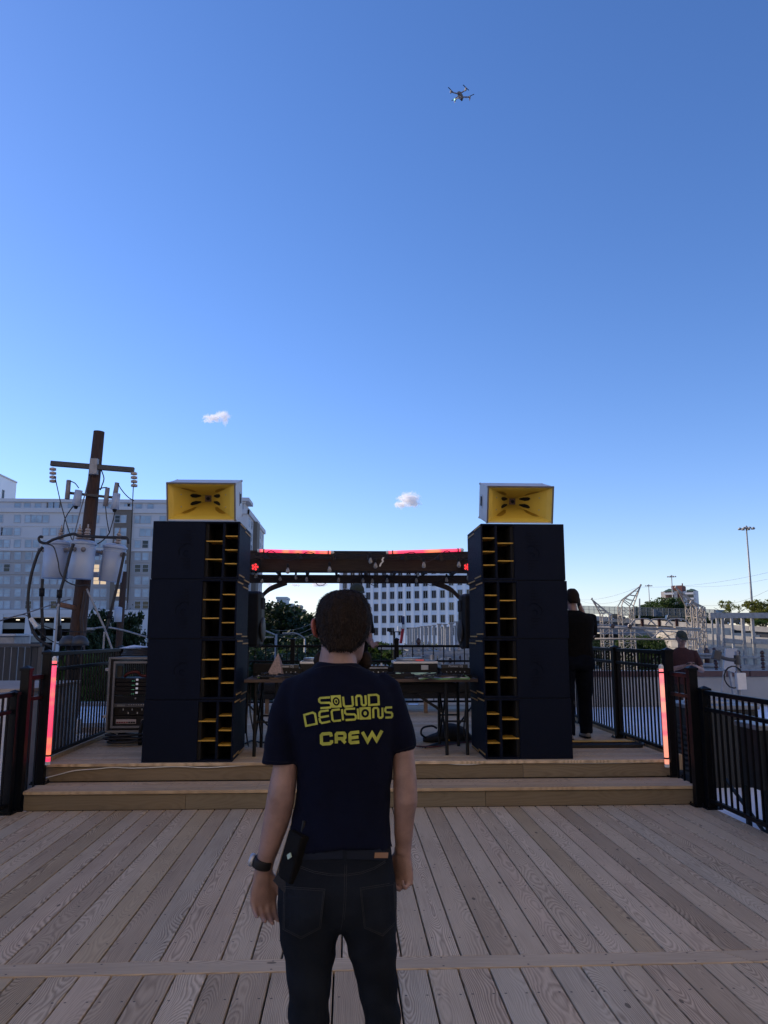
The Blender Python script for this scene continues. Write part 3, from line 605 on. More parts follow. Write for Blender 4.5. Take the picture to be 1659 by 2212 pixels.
for ri, y in enumerate(rows):
    for c_ in cols:
        bay = 1048 < c_ < 1212
        if (ri < 2 and rnd.random() < .22 and not bay): continue
        X = at(c_/2.37/1.8228, y, YA).x; yy = YA-.96 if bay else (YA-.21 if y < 1190 else YA-.06)
        wide = ri < 2 and c_ in (340, 1358, 65)
        gm = GWARM if (ri in (4, 5) and c_ in (900, 965)) or (ri == 6 and c_ == 1110) else GLASSD if rnd.random() < (.3 if ri > 2 and c_ > 1200 else .07) else GLASSL
        window(t, Vector((X, yy, zA(y)))-o_, 2.6 if wide else 1.35, 1.75, 2 if not wide else 1, WFR, gm)
for c_ in (140, 230, 330, 640, 850, 970, 1020, 1170, 1200, 1280, 1390): window(t, Vector((at(c_/2.37/1.8228, 1096, YA).x, YA+1.45, zA(1094)))-o_, 1.35, 1.6, 2, WFR, GLASSL)
for c_ in (462, 505): window(t, Vector((at(c_/2.37/1.8228, 1096, YA).x, YA+1.14, zA(1092)))-o_, 1.3, 1.7, 2, WFR, GLASSL)
# side wall toward the street, seen right of the left stack
for ri, y in enumerate(rows):
    for k in range(7):
        window(t, Vector((xr_+(.2 if y < 1190 else .05), YA+3.5+k*5.1, zA(y)))-o_, 1.5, 1.75, 2, WFR, GLASSL if rnd.random() < .8 else GLASSD, pi/2)
part('corner_bay', A_((xr_+.02, YA+12, zgar), (xr_+1.2, YA+18, zmid-.9)), APT3, t); part('corner_tower', A_((xr_-11, YA+.3, ztop+.01), (xr_+.35, YA+9, zA(1080)+.9)), APT1, t)
for k in range(3): window(t, Vector((xr_-9+k*3.2, YA+.22, ztop-1.6))-o_, 2.2, 2.4, 1, WFR, M('pale_glass_band', (.33, .45, .47), .1))
# parking levels
zb = [zA(v) for v in (1318, 1327, 1333.5, 1346, 1358.7, 1373.7, 1387.6, 1402)]
part('podium_band', A_((xl_, YA-2, zb[1]), (xr_+1, YA+D, zb[0]-.01)), APT1, t)
part('podium_fascia', A_((xl_, YA-1.9, zb[2]), (xr_+1, YA-1.2, zb[1]-.02)), APT1, t)
for a, b in ((4, 3), (6, 5)): part('parking_guard', A_((xl_, YA-1.6, zb[a]), (xr_+1, YA-1.3, zb[b])), M('garage_beam', (.30, .285, .25), .8, var=.06, scale=.3, dirt=.15), t)
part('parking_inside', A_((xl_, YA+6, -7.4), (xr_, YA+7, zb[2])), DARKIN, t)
for v in (zb[4]+.3, zb[6]+.3): part('parking_floor', A_((xl_, YA-1.2, v-.3), (xr_, YA+6, v)), M('garage_beam', (.3,)*3), t)
for k in range(-12, 17):
    X = at(*zt7(30+k*268, 1400), YA).x
    if xl_ < X < xr_: part('parking_column', A_((X-.75, YA-2.1, -7.4), (X+.75, YA-1.7, zb[1]-.03)), APT1, t)
for k in range(9): part('garage_lamp', A_((at(*zt7(100+k*140, 1400), YA).x, YA+3, zb[2]-.7), (at(*zt7(100+k*140, 1400), YA).x+.7, YA+3.4, zb[2]-.45)), EM('garage_light', (1, .9, .7), 1.2), t)
part('added_shade_wing', A_((-60, 23, -7.4), (-47, 82, 40)), APT1, t)  # unseen block added out of frame to keep the sun off the deck
t = thing('bounce_building', 'cream building added out of view behind the deck to bounce sunlight', 'building', (0, -10, -7.5), R(30))  # added behind the camera to throw warm sunlight onto the shaded deck
part('wall', MB().b2((-24, -12, 0), (24, 0, 30)), M('bounce_cream', (.70, .58, .44), .85, var=.06, scale=.3), t)
part('cornice', MB().b2((-24.3, -12, 30.01), (24.3, .4, 31)), M('bounce_cream', (.6,)*3), t)
for i_ in range(7):
    for j_ in range(7): window(t, Vector((-21+i_*7.0, .07, 2.4+j_*3.5)), 1.2, 1.7, 2, WFR, GLASSD, pi)
# podium annex right of the stack
ax0, ax1 = at(520, 1330, 185).x, at(586, 1330, 185).x
t = thing('annex_building', 'low pale annex with a row of dark openings beside the apartment block', 'building', ((ax0+ax1)/2, 192, -7.5)); o2 = t.location.copy()
zt_ = at(560, 1333, 185).z
part('wall', MB().b2(Vector((ax0, 185, -7.4))-o2, Vector((ax1, 205, zt_-1.2))-o2), APT1, t); part('parapet', MB().b2(Vector((ax0, 184.8, zt_-1.19))-o2, Vector((ax1+.2, 205, zt_))-o2), APT1, t)
for k in range(5):
    for py, hh in ((1349, 2.0), (1371, 2.0)): window(t, Vector((ax1-.9-k*1.55, 184.95, at(560, py, 185).z))-o2, 1.0, hh, 0, WFR, GLASSD)
# tower behind at far left
t = thing('apartment_tower', 'plain pale tower rising behind the apartment block at the left edge', 'building', (at(-60, 1100, 260).x, 260, -7.5)); z_ = at(10, 1024, 260).z+7.5; x_ = at(-14, 1060, 260).x-at(-60, 1060, 260).x
part('wall', MB().b2((-20, 0, 0), (x_, 16, z_)), OFFW, t); part('roof_edge', MB().b2((-20, -.3, z_+.01), (x_+.3, 16, z_+.5)), APT1, t)
window(t, Vector((x_+.06, 6, z_-6)), 1.4, 3.0, 0, APT3, GLASSD, pi/2)

# ------------------------------------------------------------------ white office block
A0, B0 = at(737, 1300, 250), at(1004, 1300, 229); A0.z = B0.z = 0
dv = (B0-A0); dv.z = 0; L15 = dv.length; dv.normalize(); pitch = L15/15
ang = atan2(dv.y, dv.x); NC = 18
t = thing('office_building', 'white office block with a grid of dark windows behind the stage', 'building', (A0.x, A0.y, -7.5), ang)
zr_ = [ (1261, 0)]
def zO(y): return at(870, y, 239).z+7.5
zrows = [zO(v) for v in (1234.5, 1260, 1285.5, 1311.5, 1337.5, 1364)]
ztopO = zO(1217)
xe = NC*pitch+.6
part('wall', MB().b2((-.8, 0, 0), (xe, 30, ztopO)), OFFW, t); part('parapet', MB().b2((-1.0, -.35, ztopO+.01), (xe+.2, 30, ztopO+1.0)), OFFW, t)
for i in range(NC+1): part('pier', MB().b2((i*pitch-.34-.0, -.28, 0), (i*pitch+.34, -.004, ztopO-.01)), OFFW, t)
for zq in zrows:
    part('sill_band', MB().b2((-.6, -.14, zq-1.55), (xe, -.003, zq-1.25)), OFFW, t); part('sill_band', MB().b2((-.6, -.14, zq+1.25), (xe, -.003, zq+1.5)), OFFW, t)
    for i in range(NC):
        window(t, Vector(((i+.5)*pitch, -.10, zq)), 1.30, 2.15, 1, M('office_frame', (.42, .42, .42), .5), M('office_glass', (.020, .018, .016), .12, var=.5, scale=.3))
t2 = None
# far towers in the gap
def far_tower(label, x0, x1, y, Y, m, nf, nw, step=None):
    a, b = at(x0, y, Y), at(x1, y, Y); W_ = b.x-a.x
    t = thing('far_tower', label, 'building', ((a.x+b.x)/2, Y, -7.5)); H_ = a.z+7.5
    part('wall', MB().b2((-W_/2, 0, 0), (W_/2, 20, H_)), m, t); part('roof_edge', MB().b2((-W_/2-.5, -.5, H_+.01), (W_/2+.5, 20, H_+1.2)), m, t)
    if step: part('wing', MB().b2((W_/2+.01, 2, 0), (W_/2+step[0], 18, H_*step[1])), m, t)
    for j in range(nf):
        part('window_band', MB().b2((-W_/2+1, -.12, H_-3-j*3.4-1.6), (W_/2-1, -.01, H_-3-j*3.4)), GLASSL, t)
    return t
far_tower('pale blue far tower behind the dark trees', 598, 619, 1294, 420, M('tower_blue', (.35, .42, .46), .6), 6, 4, (3.5, .92))
far_tower('small beige far tower behind the dark trees', 640, 650, 1311, 520, M('tower_beige', (.36, .34, .32), .7), 7, 3, (2.5, .95))
# brick tower behind the highway
YB = 450; a, b = at(1429, 1300, YB), at(1499, 1300, YB)
t = thing('brick_tower', 'brick and white balcony tower behind the highway trees', 'building', ((a.x+b.x)/2, YB, -7.5), R(-40)); W_ = (b.x-a.x)*.98; zq = lambda y: at(1460, y, YB).z+7.5
BRK = M('red_brick', (.17, .060, .045), .85, var=.2); CRM = M('cream_panel', (.52, .46, .40), .8); CRM2 = M('white_panel', (.55, .55, .56), .8)
part('cream_wing', MB().b2((-W_/2, 0, 0), (-W_*.02, 9, zq(1277))), CRM, t); part('brick_core', MB().b2((-W_*.05, 2, 0), (W_*.12, 10, zq(1266))), BRK, t); part('white_wing', MB().b2((W_*.05, 3, 0), (W_/2, 9, zq(1277))), CRM2, t)
part('penthouse', MB().b2((-W_*.22, 3, zq(1277)+.02), (W_*.1, 10, zq(1264))), BRK, t); part('mast', MB().cyl((W_*.08, 6, zq(1266)), (W_*.08, 6, zq(1259)), .4, n=6), BRK, t)
for j in range(9):
    zz_ = zq(1284)-j*3.1
    part('balcony', MB().b2((-W_*.38, -1.6, zz_), (-W_*.08, -.02, zz_+1.1)), CRM2, t); part('opening', MB().b2((-W_*.36, -.06, zz_+1.2), (-W_*.1, -.005, zz_+2.8)), M('balcony_shade', (.07, .03, .025), .8), t)
    part('balcony', MB().b2((W_*.22, 1.4, zz_), (W_*.46, 2.98, zz_+1.0)), CRM2, t); part('opening', MB().b2((W_*.24, 2.94, zz_+1.1), (W_*.44, 2.99, zz_+2.7)), GLASSD, t)
part('roof', MB().prism([Vector((-W_*.42, -.4, zq(1277)+.01)), Vector((-W_*.05, -.4, zq(1277)+.01)), Vector((-W_*.24, -.4, zq(1271)))], (0, 7, 0)), M('green_roof', (.05, .11, .085), .6), t)
part('roof', MB().prism([Vector((W_*.25, 2.6, zq(1277)+.01)), Vector((W_*.5, 2.6, zq(1277)+.01)), Vector((W_*.375, 2.6, zq(1272)))], (0, 7, 0)), M('green_roof', (.05,)*3), t)

# ------------------------------------------------------------------ highway viaduct
z4 = lambda x, y: ((2250+x/2.143)/1.8228, (2000+y/2.143)/1.8228)
h0, h1, h2 = at(*z4(100, 905), 228), at(*z4(800, 955), 205), at(*z4(1760, 1010), 185)
t = struct('highway', MB().loft([[p+Vector(q) for q in ((0, 0, -1.15), (0, 26, -1.15), (0, 26, -2.9), (0, 0, -2.9))] for p in (h0+Vector((-30, 1, .2)), h0, h1, h2, h2+Vector((60, -4, -2)))]), M('asphalt', (.06, .06, .062), .9))
t = thing('highway_barrier', 'concrete barrier and girder along the near side of the highway', 'barrier', h1); pts = [h0+Vector((-30, 1, .2)), h0, h1, h2, h2+Vector((60, -4, -2))]
for i in range(4): 
    n = max(2, int((pts[i+1]-pts[i]).length/6))
    for k in range(n):
        a, b = pts[i].lerp(pts[i+1], k/n), pts[i].lerp(pts[i+1], (k+.97)/n)
        part('barrier_panel', MB().beam(a+Vector((0, -.25, -.65))-h1, b+Vector((0, -.25, -.65))-h1, .35, 1.3), CONC, t)
for i in (0, 1): part('girder', MB().beam(pts[i]+Vector((0, .6, -3.4))-h1, pts[i+1]+Vector((0, .6, -3.4))-h1, 1.0, 2.6), M('girder_grey', (.16, .165, .17), .7), t)
# far barrier fence
def fence_line(): pass
t = thing('highway_fence', 'tall mesh fence along the far side of the highway', 'fence', h1+Vector((0, 20, 0))); f0, f1 = at(*z4(-60, 822), 252)-t.location, at(*z4(1215, 858), 222)-t.location; fz = abs(at(*z4(500, 905), 240).z-at(*z4(500, 838), 240).z)
MESHF = M('fence_mesh', (.10, .115, .12), .6); MESHP = M('fence_steel', (.16, .17, .18), .5)
nt_ = MESHF.node_tree; tr_ = nt_.nodes.new('ShaderNodeBsdfTransparent'); mxs = nt_.nodes.new('ShaderNodeMixShader'); mxs.inputs[0].default_value = .38
nt_.links.new(tr_.outputs[0], mxs.inputs[1]); nt_.links.new(nt_.nodes['Principled BSDF'].outputs[0], mxs.inputs[2]); nt_.links.new(mxs.outputs[0], nt_.nodes['Material Output'].inputs['Surface'])
for k in range(29):
    p = f0.lerp(f1, k/28); part('fence_post', MB().b2(p+Vector((-.06, -.06, -fz)), p+Vector((.06, .06, 0))), MESHP, t)
part('rail', MB().beam(f0, f1, .07, .09).beam(f0-Vector((0, 0, fz*.45)), f1-Vector((0, 0, fz*.45)), .06, .07), MESHP, t)
part('mesh', MB().prism([f0, f1, f1-Vector((0, 0, fz)), f0-Vector((0, 0, fz))], (0, .03, 0)), MESHF, t)
single('sign', 'back of a grey road sign on the highway fence', 'road sign', MB().b2(at(*z4(693, 915), 233), at(*z4(757, 855), 233.3)), M('sign_back', (.22, .21, .21), .6))
single('container', 'pale boxy trailer parked beyond the highway fence', 'trailer', MB().b2(at(*z4(1205, 905), 226), at(*z4(1268, 862), 228)), M('trailer_pale', (.50, .55, .55), .6))
# abutment drum and panelled wall
cxd = at(*z4(1010, 1150), 200); rD = 9.5
t = thing('retaining_wall', 'concrete panel retaining wall curving under the highway', 'retaining wall', (cxd.x, 198, -7.5)); ztw = at(*z4(980, 985), 196).z+7.5-.9
part('core', MB().lathe([(rD-.25, 0), (rD-.25, ztw)], n=40), CONC, t)
pw, ph = 1.9, 1.55
pm = MB().b2((-pw/2+.03, -.12, .03), (pw/2-.03, .12, ph-.03)).mesh('panel'); pm.materials.append(CONC)
npan = 0
for j in range(int(ztw/ph)):
    for k in range(17):
        a = -pi*.98+(k+.5*(j % 2))*pw/rD
        if a > -.25: continue
        o = link('panel', pm, None, t, (rD*cos(a), rD*sin(a), j*ph), (rnd.uniform(-.01, .01), 0, a+pi/2)); npan += 1
wl0 = Vector((rD*.5, -rD*.84, 0)); wl1 = Vector((75, -22, 0)); dv2 = (wl1-wl0); LL = dv2.length; dv2.normalize()
part('core', MB().beam(wl0+Vector((0, .6, ztw/2-.6)), wl1+Vector((0, .6, ztw/2-1.2)), .5, ztw-1.2), CONC, t)
for j in range(int(ztw/ph)-1):
    for k in range(int(LL/pw)):
        if npan > 290: break
        p = wl0+dv2*(k+.5+.5*(j % 2))*pw; o = link('panel', pm, None, t, p+Vector((0, 0, j*ph)), (0, rnd.uniform(-.01, .01), atan2(dv2.y, dv2.x))); npan += 1
# lower ramp road with its own barrier
r0, r1 = at(*z4(1100, 1060), 172), at(*z4(1760, 1105), 160)
t = thing('ramp_barrier', 'lower concrete ramp barrier in front of the retaining wall', 'barrier', r0)
for k in range(10):
    a, b = (r1-r0)*(k/10), (r1-r0)*((k+.985)/10); part('barrier_panel', MB().beam(a-Vector((0, 0, .6)), b-Vector((0, 0, .6)), .4, 1.3), CONC, t)
part('deck_edge', MB().beam(Vector((0, .7, -1.75)), r1-r0+Vector((0, .7, -1.75)), 1.6, .9), M('girder_grey', (.16,)*3), t)
# sunlit bank under the span
mb = MB(); q = [at(*z4(500, 1115), 215), at(*z4(790, 1100), 214), at(*z4(790, 1200), 190), at(*z4(620, 1190), 190)]; mb.add([v for v in q]+[v-Vector((0, 0, 3)) for v in q], [(0, 1, 2, 3), (7, 6, 5, 4), (0, 3, 7, 4), (1, 5, 6, 2), (0, 4, 5, 1), (3, 2, 6, 7)])
struct('slope', mb, M('slope_concrete', (.40, .34, .26), .9, dirt=.3))
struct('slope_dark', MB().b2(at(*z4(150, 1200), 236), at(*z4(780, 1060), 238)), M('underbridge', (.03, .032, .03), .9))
# vehicles
def suv(label, px, py, Y, m, L=4.7, rz=0, van=False):
    p = at(px, py, Y); t = thing('car', label, 'car', p, rz, 'cars on the highway'); k = L/4.7
    prof = [(-2.3, .35), (-2.32, .75), (-2.25, 1.05), (-2.05, 1.72), (-1.6, 1.80), (.35, 1.76), (.75, 1.60), (1.25, 1.10), (2.15, .98), (2.33, .75), (2.33, .35)]
    part('body', MB().prism([Vector((x*k, -.9, z*k)) for x, z in prof], (0, 1.8, 0)), m, t, bev=.09)
    for x0_, x1_ in ((-1.85, -1.05), (-.95, -.12), (-.02, .85)): part('window', MB().prism([Vector((x0_*k, -.925, 1.12*k)), Vector((x1_*k, -.925, 1.12*k)), Vector(((x1_-(.28 if x1_ > .5 else 0))*k, -.925, 1.60*k)), Vector(((x0_+.08)*k, -.925, 1.62*k))], (0, .02, 0)), GLASSD, t)
    for x in (-1.4, 1.45):
        for y in (-.92, .72):
            w_ = part('wheel', MB().lathe([(.36*k, 0), (.36*k, .2)], (x*k, y, .36*k), 16, (0, 1, 0)), BLKR, t); part('rim', MB().lathe([(.22*k, -.01), (.2*k, .01)], (x*k, y-.003, .36*k), 12, (0, 1, 0)), ALU, w_)
    for y in (-.75, .55): part('headlight', MB().b2((2.25*k, y, .72*k), (2.35*k, y+.25, .86*k)), EM('head_lamp', (1, .98, .92), 1.0), t)
    return t
PNT = M('dark_blue_paint', (.012, .018, .03), .25, var=.05)
suv('dark blue car driving on the highway, middle one', (2250+870/2.143)/1.8228, (2000+958/2.143)/1.8228, 209, PNT, 8.6/1.0*.55*1.0, R(-4))
suv('dark car half hidden behind the lattice tower', (2250+385/2.143)/1.8228, (2000+945/2.143)/1.8228, 216, M('charcoal_paint', (.02, .022, .026), .3), 4.4, R(-4))
suv('dark pickup on the highway behind the white steel frame', (2250+1360/2.143)/1.8228, (2000+985/2.143)/1.8228, 196, M('black_paint', (.012, .012, .014), .25), 5.0, R(-4))
# high mast lights
def highmast(label, px, ytop, Y):
    p = at(px, ytop, Y); xb = p.x; t = thing('mast_light', label, 'mast light', (xb, Y, -7.5), 0, 'high mast lights along the highway'); H_ = p.z+7.5
    part('pole', MB().tube([(0, 0, 0), (0, 0, H_*.5), (0, 0, H_)], [.42, .32, .2], 10), GALV, t, True)
    part('ring', MB().lathe([(.3, 0), (1.3, .1), (1.3, .3), (.4, .6), (.2, 1.0)], (0, 0, H_-.5), 16), GALV, t)
    for k in range(8): part('lamp_head', MB().lathe([(.55, -.25), (.45, .05), (.2, .3)], (2.0*cos(k*pi/4), 2.0*sin(k*pi/4), H_-.4), 8), GALV, t, True)
highmast('tall mast light with a ring of lamps at the right', 1612, 1139, 225)
highmast('shorter looking mast light in front of the brick tower', 1450.5, 1244, 400)
highmast('distant mast light left of the brick tower', 1401, 1264, 480)
single('post', 'thin grey post on the far side of the highway', 'post', MB().cyl(at(1381.5, 1365, 260), at(1381.5, 1293, 260), .35, .25, n=8), GALV)

# ------------------------------------------------------------------ substation
def lattice(mb, p, w_, z0, z1, n, r=.035, diag=.022):
    cs = [(-1, -1), (1, -1), (1, 1), (-1, 1)]
    for cx, cy in cs: mb.beam(Vector((p[0]+cx*w_/2, p[1]+cy*w_/2, z0)), Vector((p[0]+cx*w_/2, p[1]+cy*w_/2, z1)), r*2, r*2)
    for i in range(n):
        a, b = z0+(z1-z0)*i/n, z0+(z1-z0)*(i+1)/n
        for k in range(4):
            c, d = cs[k], cs[(k+1) % 4]
            P = lambda q, z: Vector((p[0]+q[0]*w_/2, p[1]+q[1]*w_/2, z))
            mb.beam(P(c, a), P(d, b), diag*2, diag); mb.beam(P(d, a), P(c, b), diag*2, diag)
            if i % 3 == 0: mb.beam(P(c, a), P(d, a), diag*2, diag*2)
    return mb
def gantry(label, xl, xr, ytop, Y, armpx, elbow, n=16):
    a, b = at(*z4(xl, ytop), Y), at(*z4(xr, ytop), Y); w_ = b.x-a.x; cx = (a.x+b.x)/2; z0 = -7.5
    t = thing('lattice_tower', label, 'lattice tower', (cx, Y, z0), 0, 'steel lattice towers of the substation')
    part('tower', lattice(MB(), (0, 0), w_, 0, a.z-z0, n), STEEL, t)
    tip = at(*z4(*armpx), Y)-t.location; el = at(*z4(*elbow), Y)-t.location; zt = a.z-z0; s = 1 if tip.x > 0 else -1
    m2 = MB()
    for yy in (-w_*.4, w_*.4):
        m2.beam((s*w_/2, yy, zt), tip, .07, .07); m2.beam(el+Vector((0, yy*.6, 0)), tip, .07, .07); m2.beam((-s*w_/2, yy, zt), el+Vector((0, yy*.6, 0)), .06, .06); m2.beam((s*w_/2, yy, zt), el+Vector((0, yy*.6, 0)), .06, .06)
        for k in (.25, .5, .75):
            u = Vector((s*w_/2, yy, zt)).lerp(tip, k); v = (el+Vector((0, yy*.6, 0))).lerp(tip, max(0, k-.15)); m2.beam(u, v, .045, .045)
    m2.beam(tip-Vector((.05, 0, .05)), tip+Vector((.05, 0, .12)), .12, .12)
    part('arm', m2, STEEL, t)
    return t
STEEL = M('weathered_steel', (.34, .30, .26), .6, .2, .2, 3)
gantry('lattice tower with a long arm slanting up to the right', 408, 508, 828, 60, (583, 658), (432, 775))
gantry('lattice tower partly hidden by the man on the phone', 252, 328, 893, 72, (172, 770), (300, 880))
gantry('lattice tower behind the man in maroon with an arm to the left', 985, 1085, 832, 56, (882, 672), (1030, 800))
gantry('slim lattice tower right beside the man in maroon', 1040, 1110, 838, 50, (1010, 800), (1075, 820))
for i, (x, y) in enumerate(((600, 938), (745, 938), (892, 938))):
    p = at(*z4(x, y+75), 48); t = thing('insulator_post', ['brown insulator post on the beam, left of three', 'brown insulator post on the beam, middle of three', 'brown insulator post on the beam, right of three'][i], 'insulator', p, 0, 'brown insulator posts of the substation'); h_ = at(*z4(x, y), 48).z-p.z
    mb = MB()
    for k in range(7): mb.lathe([(.07, 0), (.13, .02), (.13, .04), (.07, h_/8)], (0, 0, .1+k*h_/8.2), 10)
    part('insulator', mb, RUST, t, True)
    part('cap', MB().tube(spline([(-.75, 0, h_*.35), (-.45, 0, h_*.92), (0, 0, h_*1.0), (.45, 0, h_*.95), (.85, 0, h_*.3)], 4), .05, 6), STEEL, t)
    part('foot', MB().box((0, 0, .04), (.35, .35, .08)), STEEL, t)
def bar(label, a, b, Y, Y2, r, m=None, name='busbar', g_='pale tubular busbars of the substation'):
    single(name, label, 'busbar', MB().cyl(at(*z4(*a), Y), at(*z4(*b), Y2), r, n=8), m or STEEL, g_, True)
bar('upper cross beam carrying the three brown insulators', (200, 1010), (1090, 1022), 48, 48, .08)
bar('lower cross beam under the brown insulators', (200, 1105), (1090, 1108), 50, 50, .06)
bar('pale conductor sloping right from the first red clamp', (335, 992), (900, 1050), 44, 44, .026, GALV)
bar('pale conductor sloping right from the second red clamp', (490, 1000), (1190, 1045), 45, 45, .026, GALV)
bar('long pale conductor crossing at the height of the man', (230, 1062), (780, 1045), 43, 43, .026, GALV)
bar('upper pale pipe from the edge of the man on the phone', (200, 985), (490, 1000), 46, 46, .03, GALV)
for i, (x, y) in enumerate(((345, 997), (490, 1000))): single('clamp', ['red brown clamp at the left end of a conductor', 'red brown clamp on the conductor by the lattice tower'][i], 'clamp', MB().beam(at(*z4(x-15, y-8), 44), at(*z4(x+15, y+6), 44), .22, .22), RUST, None, False, .03)
mb = MB()
for a, b in (((610, 1025), (680, 1100)), ((680, 1100), (760, 1030)), ((760, 1030), (830, 1100)), ((500, 1030), (600, 1080)), ((900, 1040), (760, 1105))): mb.beam(at(*z4(*a), 48.2), at(*z4(*b), 50), .06, .06)
single('bracing', 'diagonal steel bracing below the insulator beam', 'bracing', mb, STEEL)
# galvanised frame on the right
YF = 34
t = thing('steel_frame', 'pale galvanised steel frame standing at the right edge', 'steel frame', (at(*z4(1400, 900), YF).x, YF, -7.5)); oo = t.location.copy()
def col(x, yt, Y, wd): 
    p = at(*z4(x, yt), Y); part('column', MB().b2(Vector((p.x-wd/2, Y-wd/2, -7.5))-oo, Vector((p.x+wd/2, Y+wd/2, p.z))-oo), GALV, t, bev=.01)
for x, yt, Y, wd in ((1182, 905, 35.2, .07), (1228, 905, 33.5, .12), (1272, 905, 35.2, .10), (1270, 915, 34.5, .11), (1350, 915, 37, .11), (1440, 900, 33.5, .13), (1522, 905, 33.5, .12), (1690, 905, 33.5, .17)): col(x, yt, Y, wd)
def fb(a, b, Y, h_): part('beam', MB().beam(at(*z4(*a), Y)-oo, at(*z4(*b), Y)-oo, .16, h_), GALV, t, bev=.01)
fb((1165, 908), (1690, 908), 33.3, .24); fb((1290, 1118), (1440, 1132), 33.3, .20); fb((1522, 1125), (1700, 1130), 33.3, .22); fb((1175, 1185), (1300, 1185), 33.3, .14); fb((1190, 1260), (1700, 1262), 33.2, .10); fb((1400, 1345), (1700, 1352), 33.2, .26); fb((1165, 935), (1280, 905), 34.4, .14)
for i, x in enumerate((1225, 1345, 1420, 1622)):
    p = at(*z4(x, 1385), 30); mb = MB()
    for k in range(6): mb.lathe([(.05, 0), (.085, .03), (.085, .06), (.05, .13)], (p.x, 30, p.z+k*.14), 10)
    single('insulator', ['brown insulator behind the parapet, leftmost', 'brown insulator behind the tilted panel', 'brown insulator just right of the tilted panel', 'brown insulator at the right edge behind the parapet'][i], 'insulator', mb, RUST, 'brown insulators behind the parapet', True)
for i, (x0, x1, y, h_) in enumerate(((1085, 1300, 1238, .12), (1085, 1240, 1262, .10), (1090, 1220, 1330, .2), (1100, 1260, 1370, .24))): bar(['thin grey pipe rail over the parapet beside the man in maroon', 'second grey pipe rail below it beside the man in maroon', 'short thick bar low behind the parapet', 'lowest thick bar right above the parapet'][i], (x0, y), (x1, y+2), 31, 31, h_*.5, GALV, 'pipe_rail', 'pipe rails behind the parapet')
for i, x in enumerate((1100, 1150, 1185, 1215)): single('switch_post', ['upright brown switch post nearest the lattice tower', 'second upright brown switch post', 'third upright brown switch post', 'upright brown switch post nearest the steel frame'][i], 'switch post', MB().lathe([(.10, 0), (.10, .9), (.05, 1.0)], at(*z4(x, 1385), 32), 8), RUST if i % 2 else STEEL, 'switch posts behind the parapet', True)
# row of steel columns behind the rear railing
xsR = [690, 720, 755, 785, 825, 865, 915, 968, 1025, 1095, 1140, 1168, 1195, 1250, 1320, 1345, 1400]
tops = [195, 180, 178, 175, 170, 160, 158, 155, 148, 130, 170, 135, 172, 122, 160, 105, 150]
z5 = lambda x, y: ((1400+x/3.318)/1.8228, (2420+y/3.318)/1.8228)
for i, (x, yt) in enumerate(zip(xsR, tops)):
    Y = 96-(i/16)*52; p = at(*z5(x, yt), Y)
    t = thing('steel_column', 'galvanised steel column in the row behind the rear railing, ' + ('first' if i == 0 else f'{["","second","third","fourth","fifth","sixth","seventh","eighth","ninth","tenth","eleventh","twelfth","thirteenth","fourteenth","fifteenth","sixteenth","last"][i]}') + ' from the left', 'steel column', (p.x, Y, -7.5), 0, 'row of galvanised steel columns')
    H_ = p.z+7.5; wd = .24 if i % 3 else .30
    part('column', MB().b2((-wd/2, -wd/2, 0), (wd/2, wd/2, H_)), GALV, t)
    part('top_plate', MB().box((0, 0, H_+.04), (wd*1.6, wd*1.6, .08)), GALV, t)
    part('brace', MB().beam((-2.2, 0, H_-4.4), (0, 0, H_-2.4), .13, .13), GALV, t)
for i in range(7):
    Y = 90-i*6; a, b = at(*z5(590+i*20, 415+i*8), Y), at(*z5(870+i*75, 455+i*9 + 20), Y-9)
    single('busbar', 'sunlit steel beam lying level behind the rear railing, ' + ['farthest one', 'second farthest', 'third one', 'fourth one', 'fifth one', 'sixth one', 'nearest one'][i], 'steel beam', MB().beam(a, b, .22, .30), GALV, 'level steel beams behind the rear railing')
for i in range(26):
    x, y = rnd.uniform(700, 1480), rnd.uniform(430, 700); Y = rnd.uniform(34, 60); p = at(*z5(x, y), Y)
    t = thing('switch_gear', 'small grey switch gear on a frame in the yard behind the rear railing', 'switch gear', p, 0, 'switch gear in the yard')
    part('beam', MB().beam((-rnd.uniform(.5, 1.6), 0, 0), (rnd.uniform(.5, 1.6), rnd.uniform(-.6, .6), 0), .12, .12), GALV, t)
    part('insulator', MB().lathe([(.05, 0), (.11, .03), (.11, .1), (.06, .14), (.11, .2), (.11, .3), (.05, .4)], (rnd.uniform(-.4, .4), 0, .06), 8), RUST if i % 3 == 0 else PORC, t)
    part('leg', MB().beam((0, 0, -.07), (0, 0, -7.5-p.z), .12, .12), GALV, t)
# overhead lines at right
for i, (a, b, Ya, Yb) in enumerate((((580, 668), (1659, 545), 70, 60), ((940, 660), (1659, 600), 90, 80), ((1110, 822), (1659, 695), 60, 50), ((60, 778), (430, 775), 80, 60), ((60, 775), (583, 660), 80, 60), ((260, 832), (440, 780), 80, 60))):
    single('overhead_wire', ['overhead wire, uppermost on the right', 'overhead wire, second from the top on the right', 'overhead wire, lowest on the right above the trees', 'thin overhead wire level between two lattice arms', 'thin overhead wire rising to the tip of the lattice arm', 'thin overhead wire rising to the elbow of the lattice arm'][i], 'wire', MB().tube(sag(at(*z4(*a), Ya), at(*z4(*b), Yb), .35, 8), .008, 5), WIREG, 'overhead wires of the substation', True)
for i, (a, b) in enumerate((((350, 195), (900, 110)), ((430, 250), (900, 170)), ((430, 275), (905, 250)))):
    single('overhead_wire', ['overhead wire in front of the dark trees, upper', 'overhead wire in front of the dark trees, middle', 'overhead wire in front of the dark trees, lower'][i], 'wire', MB().tube(sag(at(*z3(*a), 58), at(*z3(*b), 70), .3, 8), .012, 5), WIREG, 'overhead wires before the trees', True)
